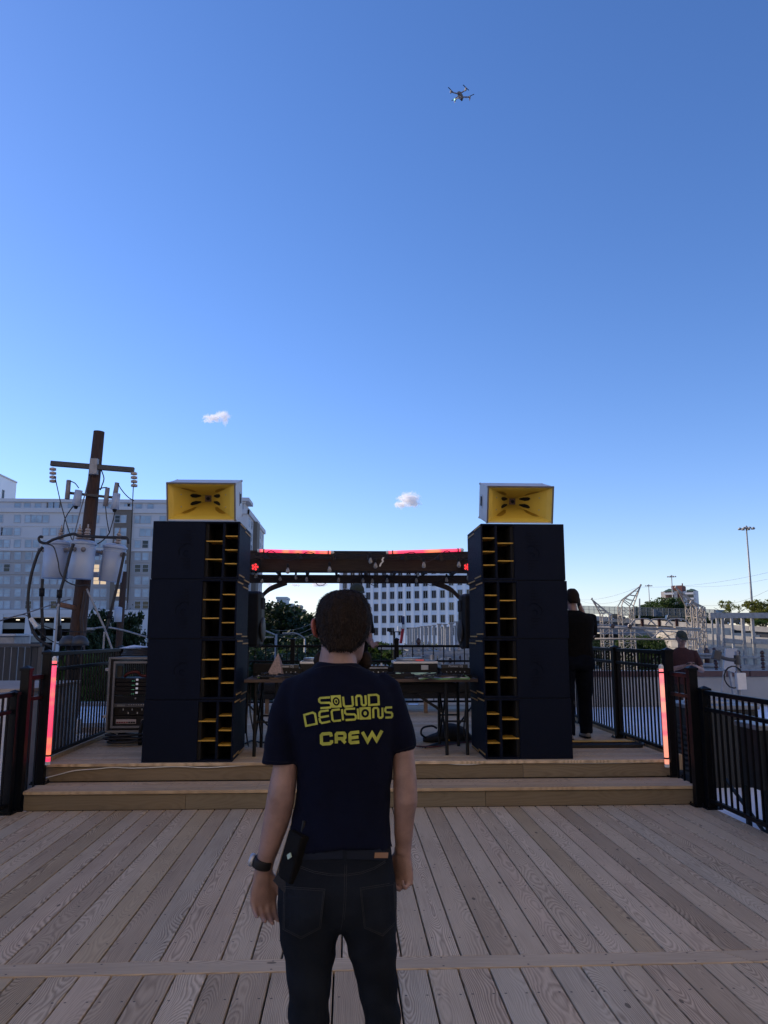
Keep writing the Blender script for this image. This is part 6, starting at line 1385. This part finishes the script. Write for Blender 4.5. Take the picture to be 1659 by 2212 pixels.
def capsule_hair(me_name, rings, mat, parent, strands=0, seed=1, down=Vector((0, 0, -1)), ln=.02, name='hair'):
    me = remesh(MB().loft(rings), me_name, .006, 8, .5)
    displace(me, .0035, lambda v: noise.noise(Vector((v.x*55, v.y*55, v.z*11)))+.6*noise.noise(Vector((v.x*150, v.y*150, v.z*18))))
    o = link(name, me, mat, parent)
    if strands:
        rr = random.Random(seed); me.calc_loop_triangles(); tr = list(me.loop_triangles); mb = MB(); V = me.vertices
        areas = np.array([t.area for t in tr]); cum = np.cumsum(areas)/areas.sum()
        for _ in range(strands):
            t = tr[min(len(tr)-1, int(np.searchsorted(cum, rr.random())))]
            p = V[t.vertices[0]].co.lerp(V[t.vertices[1]].co, rr.random()).lerp(V[t.vertices[2]].co, rr.random()); n = t.normal
            dr = (down - n*down.dot(n)); dr = dr.normalized() if dr.length > .2 else n.orthogonal()
            dr = (dr+n.cross(dr)*rr.uniform(-.5, .5)+n*rr.uniform(.05, .35)).normalized(); sd = dr.cross(n).normalized()*rr.uniform(.0006, .0012); L = ln*rr.uniform(.5, 1.2)
            a = p-n*.001; b = p+dr*L*.5+n*.002; e = p+dr*L+n*rr.uniform(-.002, .003)
            mb.add([a-sd, a+sd, b+sd, b-sd, e], [(0, 1, 2, 3), (3, 2, 4)])
        s_ = part('strands', mb, HAIRL if mat is HAIR else mat, o); s_['kind'] = 'stuff'
    return o

# ---- the man in front, seen from behind; widths surveyed from the photograph at his own distance
YM = 2.27
man = thing('person', 'man in a navy crew shirt and black jeans standing with his back turned', 'person', (at(740, 1500, YM).x, YM, 0))
o_ = man.location.copy()
def mp(x, y, dy=0): p = at(x, y, YM); return Vector((p.x, YM+dy, p.z))-o_
def mring(y, xl, xr, ratio, dy=0, n=28, e=2.3, add=0):
    a, b = mp(xl, y), mp(xr, y); hw = (b.x-a.x)/2
    return sring(((a.x+b.x)/2, dy, a.z), hw, hw*ratio+add, n, e)
sh = MB()
tors = [(1430, 684, 775, 1.06, .006), (1437, 680, 779, 1.02, .004), (1444, 670, 793, .84, .002), (1453, 652, 810, .68, 0), (1462, 640, 826, .60, 0), (1478, 624, 845, .57, -.003), (1505, 616, 853, .60, -.006), (1550, 620, 852, .64, -.008), (1600, 632, 851, .65, -.004), (1653, 640, 850, .64, 0), (1700, 641, 847, .63, .006), (1745, 636, 845, .63, .008), (1790, 628, 845, .64, .004), (1808, 625, 847, .66, 0), (1824, 624, 848, .67, -.002)]
rings = []
for y, a, b, r_, dy in tors:
    rg = mring(y, a, b, r_, dy)
    if y == 1824: rg = [p+Vector((0, 0, .012*sin(p.x*22+1)+ .010*(p.x > 0)*0)) for p in rg]
    rings.append(rg)
sh.loft(rings)
def limb(mb, pts, n=14, dys=None, flat=1.0):
    P = [mp(x, y, (dys[i] if dys else 0)) for i, (x, y, r_) in enumerate(pts)]; k = [r_/FPX*(YM*.985) for _, _, r_ in pts]
    mb.tube(P, k, n); return P, k
limb(sh, [(668, 1478, 30), (634, 1494, 33), (614, 1530, 31), (609, 1580, 33), (606, 1620, 36), (605, 1650, 38.5)], 16, [0, 0, -.004, -.004, 0, 0])
limb(sh, [(812, 1474, 28), (836, 1490, 31), (848, 1535, 32), (860, 1575, 33), (868, 1600, 31), (874, 1622, 27)], 16, [0, 0, .0, .0, .0, 0])
me = remesh(sh, 'shirt', .0062, 7)
def wr(v):
    w_ = noise.noise(Vector((v.x*9, v.y*9, v.z*5)))*.7+noise.noise(Vector((v.x*18+v.z*12, v.y*14, v.z*16)))*.5
    zf = max(0, min(1, (1.06-v.z)/.16))
    fold = sin(v.z*95+noise.noise(Vector((v.x*7, v.y*7, v.z*3)))*5)*zf
    rad = noise.noise(Vector((atan2(v.x, -v.y-.01)*4, v.z*3, 2)))*.6
    return w_+.8*fold+rad*zf
displace(me, .0075, wr)
shirt = link('shirt', me, SHIRT, man)
# trousers
jn = MB()
hips = [(1806, 630, 842, .60, .0), (1830, 622, 845, .62, .0), (1856, 614, 848, .62, -.002), (1880, 605, 852, .62, -.006), (1915, 600, 856, .63, -.012), (1950, 599, 858, .60, -.012), (1980, 602, 857, .54, -.006), (2000, 640, 815, .5, -.0), (2008, 690, 775, .5, .0)]
jn.loft([mring(*h[:4], dy=h[4], e=2.5) for h in hips])
def leg(L):
    rr = []
    for y, a, b, dy in L: rr.append(mring(y, a, b, .84 if y < 1930 else 1.06 if y < 2000 else 1.02 if y < 2120 else 1.04, dy, 20, 2.1))
    last = rr[-1]; c = sum(last, Vector())/len(last)
    return rr, c
for L, s in (([(1915, 604, 740, -.014), (1950, 600, 738, -.018), (1985, 602, 735, -.014), (2020, 604, 731, -.008), (2067, 613, 724, -.002), (2097, 617, 719, .002), (2126, 620, 715, .002), (2156, 624, 713, .0), (2212, 622, 711, -.004)], -1), ([(1915, 720, 853, -.014), (1950, 730, 857, -.018), (1985, 737, 857, -.014), (2020, 742, 856, -.008), (2067, 755, 856, 0), (2097, 763, 857, .002), (2126, 771, 858, .002), (2156, 777, 860, 0), (2212, 787, 868, -.004)], 1)):
    rr, c = leg(L); hw = (rr[-1][0].x-rr[-1][10].x)/2
    dx = .022*s
    for z, k, dy in ((.50, .98, 0), (.40, .97, -.01), (.30, .90, -.014), (.18, .82, -.006), (.07, .80, .002), (.045, .86, .004)):
        f = (c.z-z); rr.append(sring((c.x+dx*f*2, dy, z), hw*k, hw*k*1.06, 20, 2.1))
    jn.loft(rr)
me = remesh(jn, 'jeans', .0068, 12)
def wj(v):
    a = noise.noise(Vector((v.x*8, v.y*8, v.z*6)))
    f = max(0, 1-abs(v.z-.56)/.16); g_ = max(0, 1-abs(v.z-.76)/.10)
    h_ = max(0, 1-abs(v.z-.90)/.10)
    return a*.7+f*1.2*sin(v.z*70+v.x*25+3*a)+g_*.8*sin(v.z*80-abs(v.x)*60+2*a)+h_*.5*sin(v.z*60+v.x*30+4*a)
displace(me, .0030, wj)
jeans = link('jeans', me, JEANS, man)
# body: neck, head, arms and hands in one mesh
bd = MB()
bd.loft([mring(y, a, b, 1.0, dy, 18, 2.1) for y, a, b, dy in ((1395, 694, 764, .014), (1418, 690, 769, .008), (1432, 688, 772, .004), (1446, 684, 776, .004), (1470, 684, 776, .006), (1490, 684, 776, .006))])
hc = mp(741, 1364, .022)
HS = .96
hq = head(bd, hc, HS, yaw=R(-6), pitch=R(4))
PL, kL = limb(bd, [(617, 1600, 24), (617, 1650, 25.5), (612, 1690, 28), (608, 1716, 29), (602, 1750, 29), (594, 1784, 27), (586, 1812, 24), (574, 1855, 19.5), (568, 1882, 18)], 16, [0, 0, -.006, -.01, .0, .006, .012, .02, .022])
PR, kR = limb(bd, [(868, 1590, 24), (871, 1625, 23), (875, 1690, 25.5), (876, 1730, 25), (873.5, 1757, 22.5), (872.5, 1800, 20), (872.5, 1832, 17.5), (871, 1846, 17)], 16, [0, 0, -.004, -.006, 0, .012, .02, .022])
hand(bd, mp(567, 1886, .022), (.02, .02, -1), (.45, -.88, .05), (.88, .45, 0), .93, .45, 1.04)
hand(bd, mp(871, 1842, .024), (-.02, .04, -1), (-.70, -.72, 0), (-.72, .70, 0), .93, .95, 1.04)
# calves are inside the trousers; feet carry the shoes
me = remesh(bd, 'body', .0042, 4); body = link('body', me, SKIN, man)
displace(me, .0012, lambda v: noise.noise(v*30))
# hair: shell over the skull down to the nape
hr_ = [(1274.5, 728, 762, 1.2, .022), (1278.5, 714, 775, 1.3, .022), (1286, 701, 787, 1.32, .02), (1299, 690.5, 795, 1.3, .016), (1318, 683.5, 801, 1.26, .013), (1340, 680.5, 804, 1.2, .012), (1360, 683.5, 801, 1.15, .008), (1376, 689, 794, 1.06, .0), (1389, 696, 784, .95, -.012), (1399, 702, 773, .80, -.022), (1406, 710, 764, .58, -.032)]
hrings = []
for y, a, b, r_, dy in hr_:
    hrings.append(mring(y, a, b, r_*.98, dy, 24, 2.1))
capsule_hair('hair', hrings, HAIR, man, 6000, 3, Vector((0, -.1, -1)), .011)
# uncover the left ear and show the beard beside the neck
ea = MB(); ec = mp(682, 1357, .008)
ea.tube(spline([ec+Vector((.004, .012, -.024)), ec+Vector((-.004, -.004, -.016)), ec+Vector((-.009, -.013, .004)), ec+Vector((-.008, -.010, .022)), ec+Vector((.0, .004, .027))], 4), .0055, 7)
ea.ball(ec+Vector((-.001, .001, .0)), (.007, .013, .023), 10, 7)
part('ear', remesh(ea, 'ear', .003, 4), M('ear_skin', (.25, .075, .06), .5, var=.1), man)
br = MB()
for k in range(9):
    u = k/8; a = pi*(.02+.96*u); br.ball(hc+Vector((.068*cos(a), .035+.055*sin(a), -.085-.012*sin(a))), (.020, .020, .030), 8, 6)
me = remesh(br, 'beard', .005, 3); displace(me, .004, lambda v: noise.noise(v*90)); link('beard', me, HAIR, man)
# shoes
for s, x in ((-1, -.16), (1, .10)):
    cx = (min(v.x for v in rr[-1])+max(v.x for v in rr[-1]))/2 if s > 0 else -.135
    m2 = MB(); m2.loft([sring((cx, yc, z), wx, ly, 18, 2.4) for z, yc, wx, ly in ((.0, .05, .046, .135), (.02, .05, .050, .140), (.05, .045, .048, .132), (.08, .02, .042, .09), (.11, -.005, .04, .055))])
    part('shoe', remesh(m2, 'shoe', .006, 3), BLK, man)
# belt, watch, pouch, seams, pockets, print: laid on the evaluated surfaces
def bvh_of(me): return BVHTree.FromPolygons([v.co for v in me.vertices], [tuple(p.vertices) for p in me.polygons])
bs, bj = bvh_of(shirt.data), bvh_of(jeans.data)
def onto(tree, x, y, off):
    d = ray(x, y).normalized(); h = tree.ray_cast(C0-o_, d)
    return None if h[0] is None else h[0]-d*off
def ribbon(mb, tree, pts, wpx, off, closed=False, sub=6):
    """flat strip of constant width laid on the surface along a pixel polyline"""
    P = [Vector((x, y)) for x, y in pts]; n = len(P); Lft, Rgt = [], []
    for i in range(n):
        a = P[(i-1) % n] if (closed or i > 0) else None; b = P[(i+1) % n] if (closed or i < n-1) else None
        d1 = (P[i]-a).normalized() if a is not None else None; d2 = (b-P[i]).normalized() if b is not None else None
        if d1 is None: d1 = d2
        if d2 is None: d2 = d1
        n1, n2 = Vector((-d1.y, d1.x)), Vector((-d2.y, d2.x)); m_ = (n1+n2)
        m_ = m_.normalized() if m_.length > 1e-6 else n1
        k = (wpx/2)/max(.35, m_.dot(n1)); Lft.append(P[i]+m_*k); Rgt.append(P[i]-m_*k)
    seg = n if closed else n-1
    for i in range(seg):
        j = (i+1) % n
        for q in range(sub):
            u, v = q/sub, (q+1)/sub
            c4 = [Lft[i].lerp(Lft[j], u), Rgt[i].lerp(Rgt[j], u), Rgt[i].lerp(Rgt[j], v), Lft[i].lerp(Lft[j], v)]
            h = [onto(tree, p.x, p.y, off) for p in c4]
            if all(x is not None for x in h): mb.add(h, [(0, 1, 2, 3)])
def patch(mb, tree, quadf, nx, ny, off):
    g_ = [[onto(tree, *quadf(i/nx, j/ny), off) for i in range(nx+1)] for j in range(ny+1)]
    for j in range(ny):
        for i in range(nx):
            q = [g_[j][i], g_[j][i+1], g_[j+1][i+1], g_[j+1][i]]
            if all(x is not None for x in q): mb.add(q, [(0, 1, 2, 3)])
d8 = lambda x, y: ((950+x/2.0738)/1.8228, (2300+y/2.0738)/1.8228)
OFF = .0022
def chamfer(pts, q=.13):
    out = [pts[0]]
    for a, b, c in zip(pts, pts[1:], pts[2:]):
        A, B, C_ = Vector(a), Vector(b), Vector(c)
        if (A-B).angle(C_-B, pi) < 2.2 and min((A-B).length, (C_-B).length) > q*1.6: out += [tuple(B+(A-B).normalized()*q), tuple(B+(C_-B).normalized()*q)]
        else: out.append(b)
    return out+[pts[-1]]
def word(letters, top, bot, wpx):
    """letters: (x0, x1, strokes) with strokes in a unit box; top/bot: y at x along the word"""
    for (nm, xa, xb, strokes) in letters:
        mb = MB()
        for si, st in enumerate(strokes):
            closed = st[-1] == 'c'; pts = st[:-1] if closed else (st if nm == 'w' else chamfer(st))
            hw_ = wpx*.5*2.0738*1.8228
            def mpf(u, v):
                x = xa+u*(xb-xa); yt = np.interp(x, *top); yb = np.interp(x, *bot); sk = (v)*np.interp((xa+xb)/2, *skew)
                return d8(xa+hw_+u*(xb-xa-2*hw_)+sk, yt+hw_+v*(yb-yt-2*hw_))
            ribbon(mb, bs, [mpf(u, v) for u, v in pts], wpx, OFF+.0003*si, closed, 4)
        o = part('letter_'+nm, mb, PRINT, shirt)
S_ = [[(1, 0), (0, 0), (0, .47), (1, .53), (1, 1), (0, 1)]]
U_ = [[(0, 0), (0, 1), (1, 1), (1, 0)]]; N_ = [[(0, 1), (0, 0), (.55, 0), (.55, 1), (1, 1), (1, 0)]]
D_ = [[(0, 0), (.8, 0), (1, .15), (1, 1), (0, 1), 'c']]; E_ = [[(1, 0), (.1, 0), (0, .5), (.95, .5)], [(0, .55), (.05, 1), (1, 1)]]; C_ = [[(1, 0), (.15, 0), (0, .15), (0, 1), (1, 1)]]
I_ = [[(.5, 0), (.5, 1)]]
skew = ([500, 700, 1240], [18, 12, 0])
top = ([625, 1125], [922, 893]); bot = ([625, 1130], [1022, 990])
word([('s', 625, 733, S_), ('u', 822, 914, U_), ('n', 928, 1022, N_), ('d', 1032, 1128, D_)], top, bot, 4.6)
top2 = ([505, 615, 725, 830, 940, 1058, 1165, 1240], [1060, 1034, 1022, 1012, 1008, 1004, 1000, 998]); bot2 = ([505, 620, 725, 830, 940, 1058, 1165, 1240], [1166, 1146, 1128, 1119, 1113, 1103, 1098, 1096])
word([('d', 505, 608, D_), ('e', 622, 722, E_), ('c', 728, 812, C_), ('i', 812, 832, I_), ('s', 836, 938, S_), ('i', 940, 962, I_), ('n', 1068, 1160, N_), ('s', 1168, 1240, S_)], top2, bot2, 4.4)
# the two letter O are speaker fronts: a square plate with ring, cone and corner screws
def speaker_o(cx, cy, hwx, hwy, tilt, closed_ring):
    mb = MB(); f = lambda u, v: d8(cx+u*hwx+v*tilt, cy+v*hwy-u*hwx*.05)
    n = 24; r0 = .70
    for k in range(n):      # plate with a round hole
        a0, a1 = 2*pi*k/n, 2*pi*(k+1)/n
        def sq(a): c_, s_ = cos(a), sin(a); m_ = max(abs(c_), abs(s_)); return (c_/m_, s_/m_)
        def ci(a): return (r0*cos(a), r0*sin(a))
        h = [onto(bs, *f(*p), OFF) for p in (sq(a0), sq(a1), ci(a1), ci(a0))]
        if all(x is not None for x in h): mb.add(h, [(0, 1, 2, 3)])
    pts = [f(.30*cos(a), .34*sin(a)) for a in np.linspace(0, 2*pi, 12, endpoint=False)]
    if closed_ring: ribbon(mb, bs, pts, 2.2, OFF, True, 1)
    else:
        h = [onto(bs, *p, OFF) for p in pts]
        if all(x is not None for x in h): mb.add(h, [tuple(range(12))])
    part('letter_o', mb, PRINT, shirt)
speaker_o(775, 958, 41, 50, 5, True); speaker_o(1012, 1055, 46, 50, 2, False)
d9 = d8
skew = ([500, 1240], [4, -2])
top3 = ([640, 745, 860, 975, 1160], [1212, 1205, 1204, 1194, 1183]); bot3 = ([640, 745, 860, 975, 1160], [1320, 1314, 1310, 1302, 1285])
W_ = [[(0, 0), (.27, 1), (.5, .2), (.73, 1), (1, 0)]]; R_ = [[(0, 1), (0, 0), (.86, 0), (.96, .12), (.96, .42), (.86, .54), (.12, .54)], [(.62, .62), (1, 1)]]; Ec = [[(1, 0), (0, 0), (0, 1), (1, 1)], [(.12, .5), (.92, .5)]]
Cc = [[(1, .32), (.93, .04), (.8, 0), (.15, 0), (0, .14), (0, .88), (.15, 1), (.85, 1), (1, .88), (1, .68)]]
word([('c', 640, 748, Cc), ('r', 762, 862, R_), ('e', 874, 976, Ec), ('w', 976, 1162, W_)], top3, bot3, 6.9)
# belt, loops, seams, pockets, leather patch
d10 = lambda x, y: ((900+x/1.8433)/1.8228, (2900+y/1.8433)/1.8228)
mb = MB(); patch(mb, bj, lambda u, v: (640+u*192, 1824+v*35-3*sin(pi*u)), 22, 3, .004); part('belt', mb, BELTM, man)
mb = MB(); patch(mb, bj, lambda u, v: d10(830+u*26+v*3, 830+v*98), 2, 6, .0065); part('belt_loop', mb, JEANS, jeans)
mb = MB(); patch(mb, bj, lambda u, v: d10(1062+u*98-4*v, 842+v*40-14*u*0), 5, 3, .006); part('leather_patch', mb, LEATH, jeans)
seam = MB()
for pts in ([d10(520, 940), d10(620, 978), d10(740, 998), d10(850, 1000), d10(960, 985), d10(1060, 950), d10(1140, 900)], [d10(845, 905), d10(842, 1050), d10(838, 1200), d10(828, 1330), d10(815, 1405)], [d10(858, 905), d10(856, 1050), d10(851, 1200), d10(840, 1330)],
            [d10(515, 952), d10(620, 990), d10(740, 1010), d10(850, 1012), d10(960, 997), d10(1060, 962), d10(1140, 912)]):
    ribbon(seam, bj, pts, 1.0, .0024, False, 5)
part('seam', seam, STITCH, jeans)
for pts in ([d10(400, 1088), d10(700, 1108), d10(668, 1392), d10(525, 1468), d10(395, 1400)], [d10(955, 1100), d10(1205, 1060), d10(1222, 1350), d10(1120, 1448), d10(985, 1390)]):
    c_ = Vector((sum(p[0] for p in pts)/5, sum(p[1] for p in pts)/5)); mb = MB()
    ribbon(mb, bj, pts, 1.1, .0034, True, 5); ribbon(mb, bj, [tuple(Vector(p).lerp(c_, .07)) for p in pts], .9, .0034, True, 5)
    pk = MB(); n = 5
    for i in range(5):
        for u in range(4):
            a, b = Vector(pts[i]).lerp(Vector(pts[(i+1) % 5]), u/4), Vector(pts[i]).lerp(Vector(pts[(i+1) % 5]), (u+1)/4)
            for r0, r1 in ((1, .6), (.6, .25), (.25, 0.01)):
                h = [onto(bj, *c_.lerp(a, r0), .0024), onto(bj, *c_.lerp(b, r0), .0024), onto(bj, *c_.lerp(b, r1), .0024), onto(bj, *c_.lerp(a, r1), .0024)]
                if all(x is not None for x in h): pk.add(h, [(0, 1, 2, 3)])
    po = part('pocket', pk, JEANS, jeans); s_ = part('stitching', mb, STITCH, po)
# sleeve and shirt hem lines
hem = MB()
ribbon(hem, bs, [(570, 1643), (600, 1646), (641, 1647)], .9, .0015); ribbon(hem, bs, [(853, 1624), (875, 1618), (895, 1610)], .9, .0015)
part('hem', hem, M('hem_navy', (.004, .005, .012), .95), shirt)
col = MB(); ribbon(col, bs, [(680, 1444), (700, 1439), (730, 1436), (755, 1437), (778, 1443)], 1.2, .002); part('collar_seam', col, M('hem_navy', (.004,)*3), shirt)
# watch
wc = mp(566, 1868, .018); up_ = (Vector(PL[-3])-Vector(PL[-1])).normalized()
wt = part('watch', MB().lathe([(.0272, -.012), (.0285, -.008), (.0285, .008), (.0272, .012)], wc, 22, up_), BLKR, man, True)
part('watch_case', MB().lathe([(.016, -.002), (.018, 0), (.018, .008), (.014, .011)], wc+Vector((-.0265, .004, .006)), 16, Vector((-1, .1, .25))), ALU, wt, True)
# radio pouch on the left hip
pa = mp(650, 1848, -.075)
pq = Matrix.Rotation(R(14), 3, 'Y') @ Matrix.Rotation(R(-50), 3, 'Z')
pb = part('pouch', MB().box(pa+Vector((-.012, .02, .012)), (.062, .045, .125), pq), M('pouch_black', (.002, .002, .0024), .8, spec=.15), man, bev=.006)
part('flap', MB().box(pa+Vector((-.030, .015, -.028)), (.05, .008, .085), Matrix.Rotation(R(34), 3, 'Y') @ Matrix.Rotation(R(-35), 3, 'Z')), BLKF, pb, bev=.002)
part('antenna', MB().tube([pa+Vector((.005, .02, .07)), pa+Vector((.012, .018, .105))], .006, 7), BLK, pb)
part('display_or_glint', MB().box(pa+Vector((-.026, -.012, .022)), (.012, .004, .014), pq @ Matrix.Rotation(R(45), 3, 'Y')), M('glint_green', (.30, .42, .36), .2), pb)  # green glint painted as a small pale box, no screen there

# ---- figures farther off: one builder
def figure(t, H, shirtm, trm, shL, elL, wrL, shR, elR, wrR, hdyaw=0, hdpitch=0, wide=1.0, cap=None, hairm=HAIR, legs=((-.1, 0, 0), (.1, 0, 0)), curl=.8, handdir=None, lw=1.0):
    k = H/1.78; V = lambda p: Vector(p)*k
    sh = MB(); hw = wide
    sh.loft([sring((0, dy*k, z*k), x*k*hw, y*k, 22, 2.3) for z, x, y, dy in ((.93, .175, .125, 0), (1.0, .172, .122, 0), (1.12, .166, .118, 0), (1.25, .180, .124, -.005), (1.36, .192, .122, -.01), (1.42, .190, .108, -.01), (1.465, .150, .088, -.008), (1.495, .085, .070, -.004), (1.515, .066, .062, 0))])
    for sx, s_, e_ in ((-1, shL, elL), (1, shR, elR)):
        s_, e_ = V(s_), V(e_); sh.tube([s_+Vector((-sx*.06*k, 0, .0)), s_, s_.lerp(e_, .35), s_.lerp(e_, .72)], [.062*k, .068*k, .064*k, .066*k], 12)
    me = remesh(sh, 'shirt', .011, 4); displace(me, .006, lambda v: noise.noise(v*7)+.5*noise.noise(v*15)); link('shirt', me, shirtm, t)
    jn = MB(); jn.loft([sring((0, dy*k, z*k), x*k*hw, y*k, 20, 2.4) for z, x, y, dy in ((1.0, .158, .112, 0), (.93, .172, .125, -.01), (.86, .178, .132, -.02), (.80, .165, .12, -.01))])
    for sx, ft in ((-1, legs[0]), (1, legs[1])):
        hp = V((sx*.085*hw, -.005, .86)); f = V(ft); kn = hp.lerp(f, .5)+Vector((0, .015*k, 0))
        jn.tube([hp, hp.lerp(kn, .45), kn, kn.lerp(f, .4), f+Vector((0, 0, .05*k))], [.092*k*lw, .082*k*lw, .064*k*lw, .064*k*lw, .060*k*lw], 14)
    me = remesh(jn, 'trousers', .012, 4); displace(me, .006, lambda v: noise.noise(Vector((v.x*7, v.y*7, v.z*16)))); link('trousers', me, trm, t)
    bd = MB(); bd.tube([V((0, .0, 1.44)), V((0, .006, 1.52)), V((0, .02, 1.58))], [.07*k, .056*k, .055*k], 14)
    hc = V((0, .028, 1.655)); q = head(bd, hc, k*.98, hdyaw, hdpitch)
    for s_, e_, w_, sx in ((shL, elL, wrL, -1), (shR, elR, wrR, 1)):
        s_, e_, w_ = V(s_), V(e_), V(w_); bd.tube([s_.lerp(e_, .3), s_.lerp(e_, .7), e_, e_.lerp(w_, .35), w_], [.044*k, .043*k, .042*k, .042*k, .028*k], 12)
        d = (w_-e_).normalized() if handdir is None else Vector(handdir[0 if sx < 0 else 1]).normalized()
        pn = Vector((-sx*.6, -.2, .75)); pn = (pn-d*pn.dot(d)).normalized(); th = pn.cross(d)*(-sx); 
        hand(bd, w_, d, pn, th, k*.95, curl)
    me = remesh(bd, 'body', .0062*k, 3); link('body', me, SKIN, t); eyes(t, hc, q, k*.98)
    if cap:
        c = MB(); rg = []
        for z, r_ in ((.046, .088), (.06, .090), (.085, .084), (.108, .066), (.126, .037), (.133, .008)): rg.append([hc+q @ (Vector((x, y-.003, z))*k) for x, y, _ in sring((0, 0, 0), r_*.93, r_*1.12, 22, 2.1)])
        c.loft(rg); co = part('cap', c, cap, t, True)
        b = MB(); n = 9; a0 = [hc+q @ (Vector((.078*cos(a), .085*sin(a)+.0, .056))*k) for a in np.linspace(.3, pi-.3, n)]; a1 = [hc+q @ (Vector((.072*cos(a), .165*sin(a)**.7+.01, .046))*k) for a in np.linspace(.3, pi-.3, n)]
        up1 = Vector((0, 0, .005*k)); b.loft([[a0[i], a1[i], a1[i]+up1, a0[i]+up1] for i in range(n)]); part('brim', b, cap, co)
    if hairm:
        rg = []
        lo = -.042 if not cap else -.035
        for z, r_, dy in ((lo-.02, .058, -.03), (lo, .072, -.026), (-.02, .080, -.020), (.02, .086, -.016), (.06, .085, -.012), (.095, .070, -.008), (.118, .045, -.004), (.126, .012, 0)):
            if cap and z > .05: continue
            rg.append([hc+q @ (Vector((x, y+dy-(.022 if cap else .012), z))*k) for x, y, _ in sring((0, 0, 0), r_*.92, r_*.86, 22, 2.1)])
        me = remesh(MB().loft(rg), 'hair', .007, 4); displace(me, .003, lambda v: noise.noise(v*80)); link('hair', me, hairm, t)
    for sx, ft in ((-1, legs[0]), (1, legs[1])):
        f = V(ft); s2 = MB(); s2.loft([sring(f+Vector((0, yc*k, z*k)), wx*k, ly*k, 14, 2.4) for z, yc, wx, ly in ((.0, .05, .044, .135), (.03, .05, .048, .138), (.07, .03, .042, .10), (.10, .0, .036, .05))])
        sh_ = part('shoe', s2, M('grey_shoe', (.16, .16, .165), .7), t, True); part('sole', MB().loft([sring(f+Vector((0, .05*k, z*k)), .050*k, .142*k, 14, 2.4) for z in (0, .022)]), BLK, sh_)
    return hc, q
# man on the phone beside the right stack
pR = onz(1256, 1592, UZ)
t = thing('person', 'man in black holding a phone to his ear behind the right stack', 'person', (2.86, 9.72, UZ), R(4))
hc, q = figure(t, 1.85, SHIRTB, JEANB, (-.23, 0, 1.42), (-.28, .1, 1.12), (-.12, .27, 1.10), (.235, 0, 1.42), (.30, .16, 1.17), (.115, .10, 1.60), R(14), R(-6), 1.34, lw=1.28, legs=((-.15, -.12, 0), (.115, .02, 0.005)), curl=.7, handdir=((.6, .7, .1), (-.4, -.05, 1)))
part('phone', MB().box(hc+Vector((.098, .02, -.02)), (.012, .075, .15), Matrix.Rotation(R(-15), 3, 'X')), BLK, t, bev=.003)
# man in maroon looking at his phone
pm = at(1474, 1440, 13.0)
t = thing('person', 'man in a dark cap and maroon shirt looking down at his phone', 'person', (pm.x, 13.0, -.18), R(178))
hc, q = figure(t, 1.86, MAROON, BLKF, (-.205, 0, 1.42), (-.28, .08, 1.15), (-.075, .30, 1.23), (.205, 0, 1.42), (.28, .08, 1.15), (.075, .30, 1.23), 0, R(-24), 1.15, cap=CAPG, handdir=((.75, .6, .05), (-.75, .6, .05)), curl=.75)
part('phone', MB().box(Vector((0, .36, 1.31)), (.15, .075, .012), Matrix.Rotation(R(35), 3, 'X')), BLK, t, bev=.003)
# the DJ behind the table, mostly hidden
pd = at(771, 1262, 9.75)
t = thing('person', 'person in a dark green cap behind the table, half hidden by the man', 'person', (pd.x, 9.75, UZ), R(176))
hc, q = figure(t, 1.90, SHIRTB, BLKF, (-.13, 0, 1.38), (-.15, .04, 1.13), (-.19, .27, 1.085), (.15, 0, 1.38), (.20, .1, 1.13), (.12, .34, 1.02), R(20), R(-14), .8, cap=CAPG, curl=.45, handdir=((-.5, .75, -.35), (-.2, .9, -.4)))
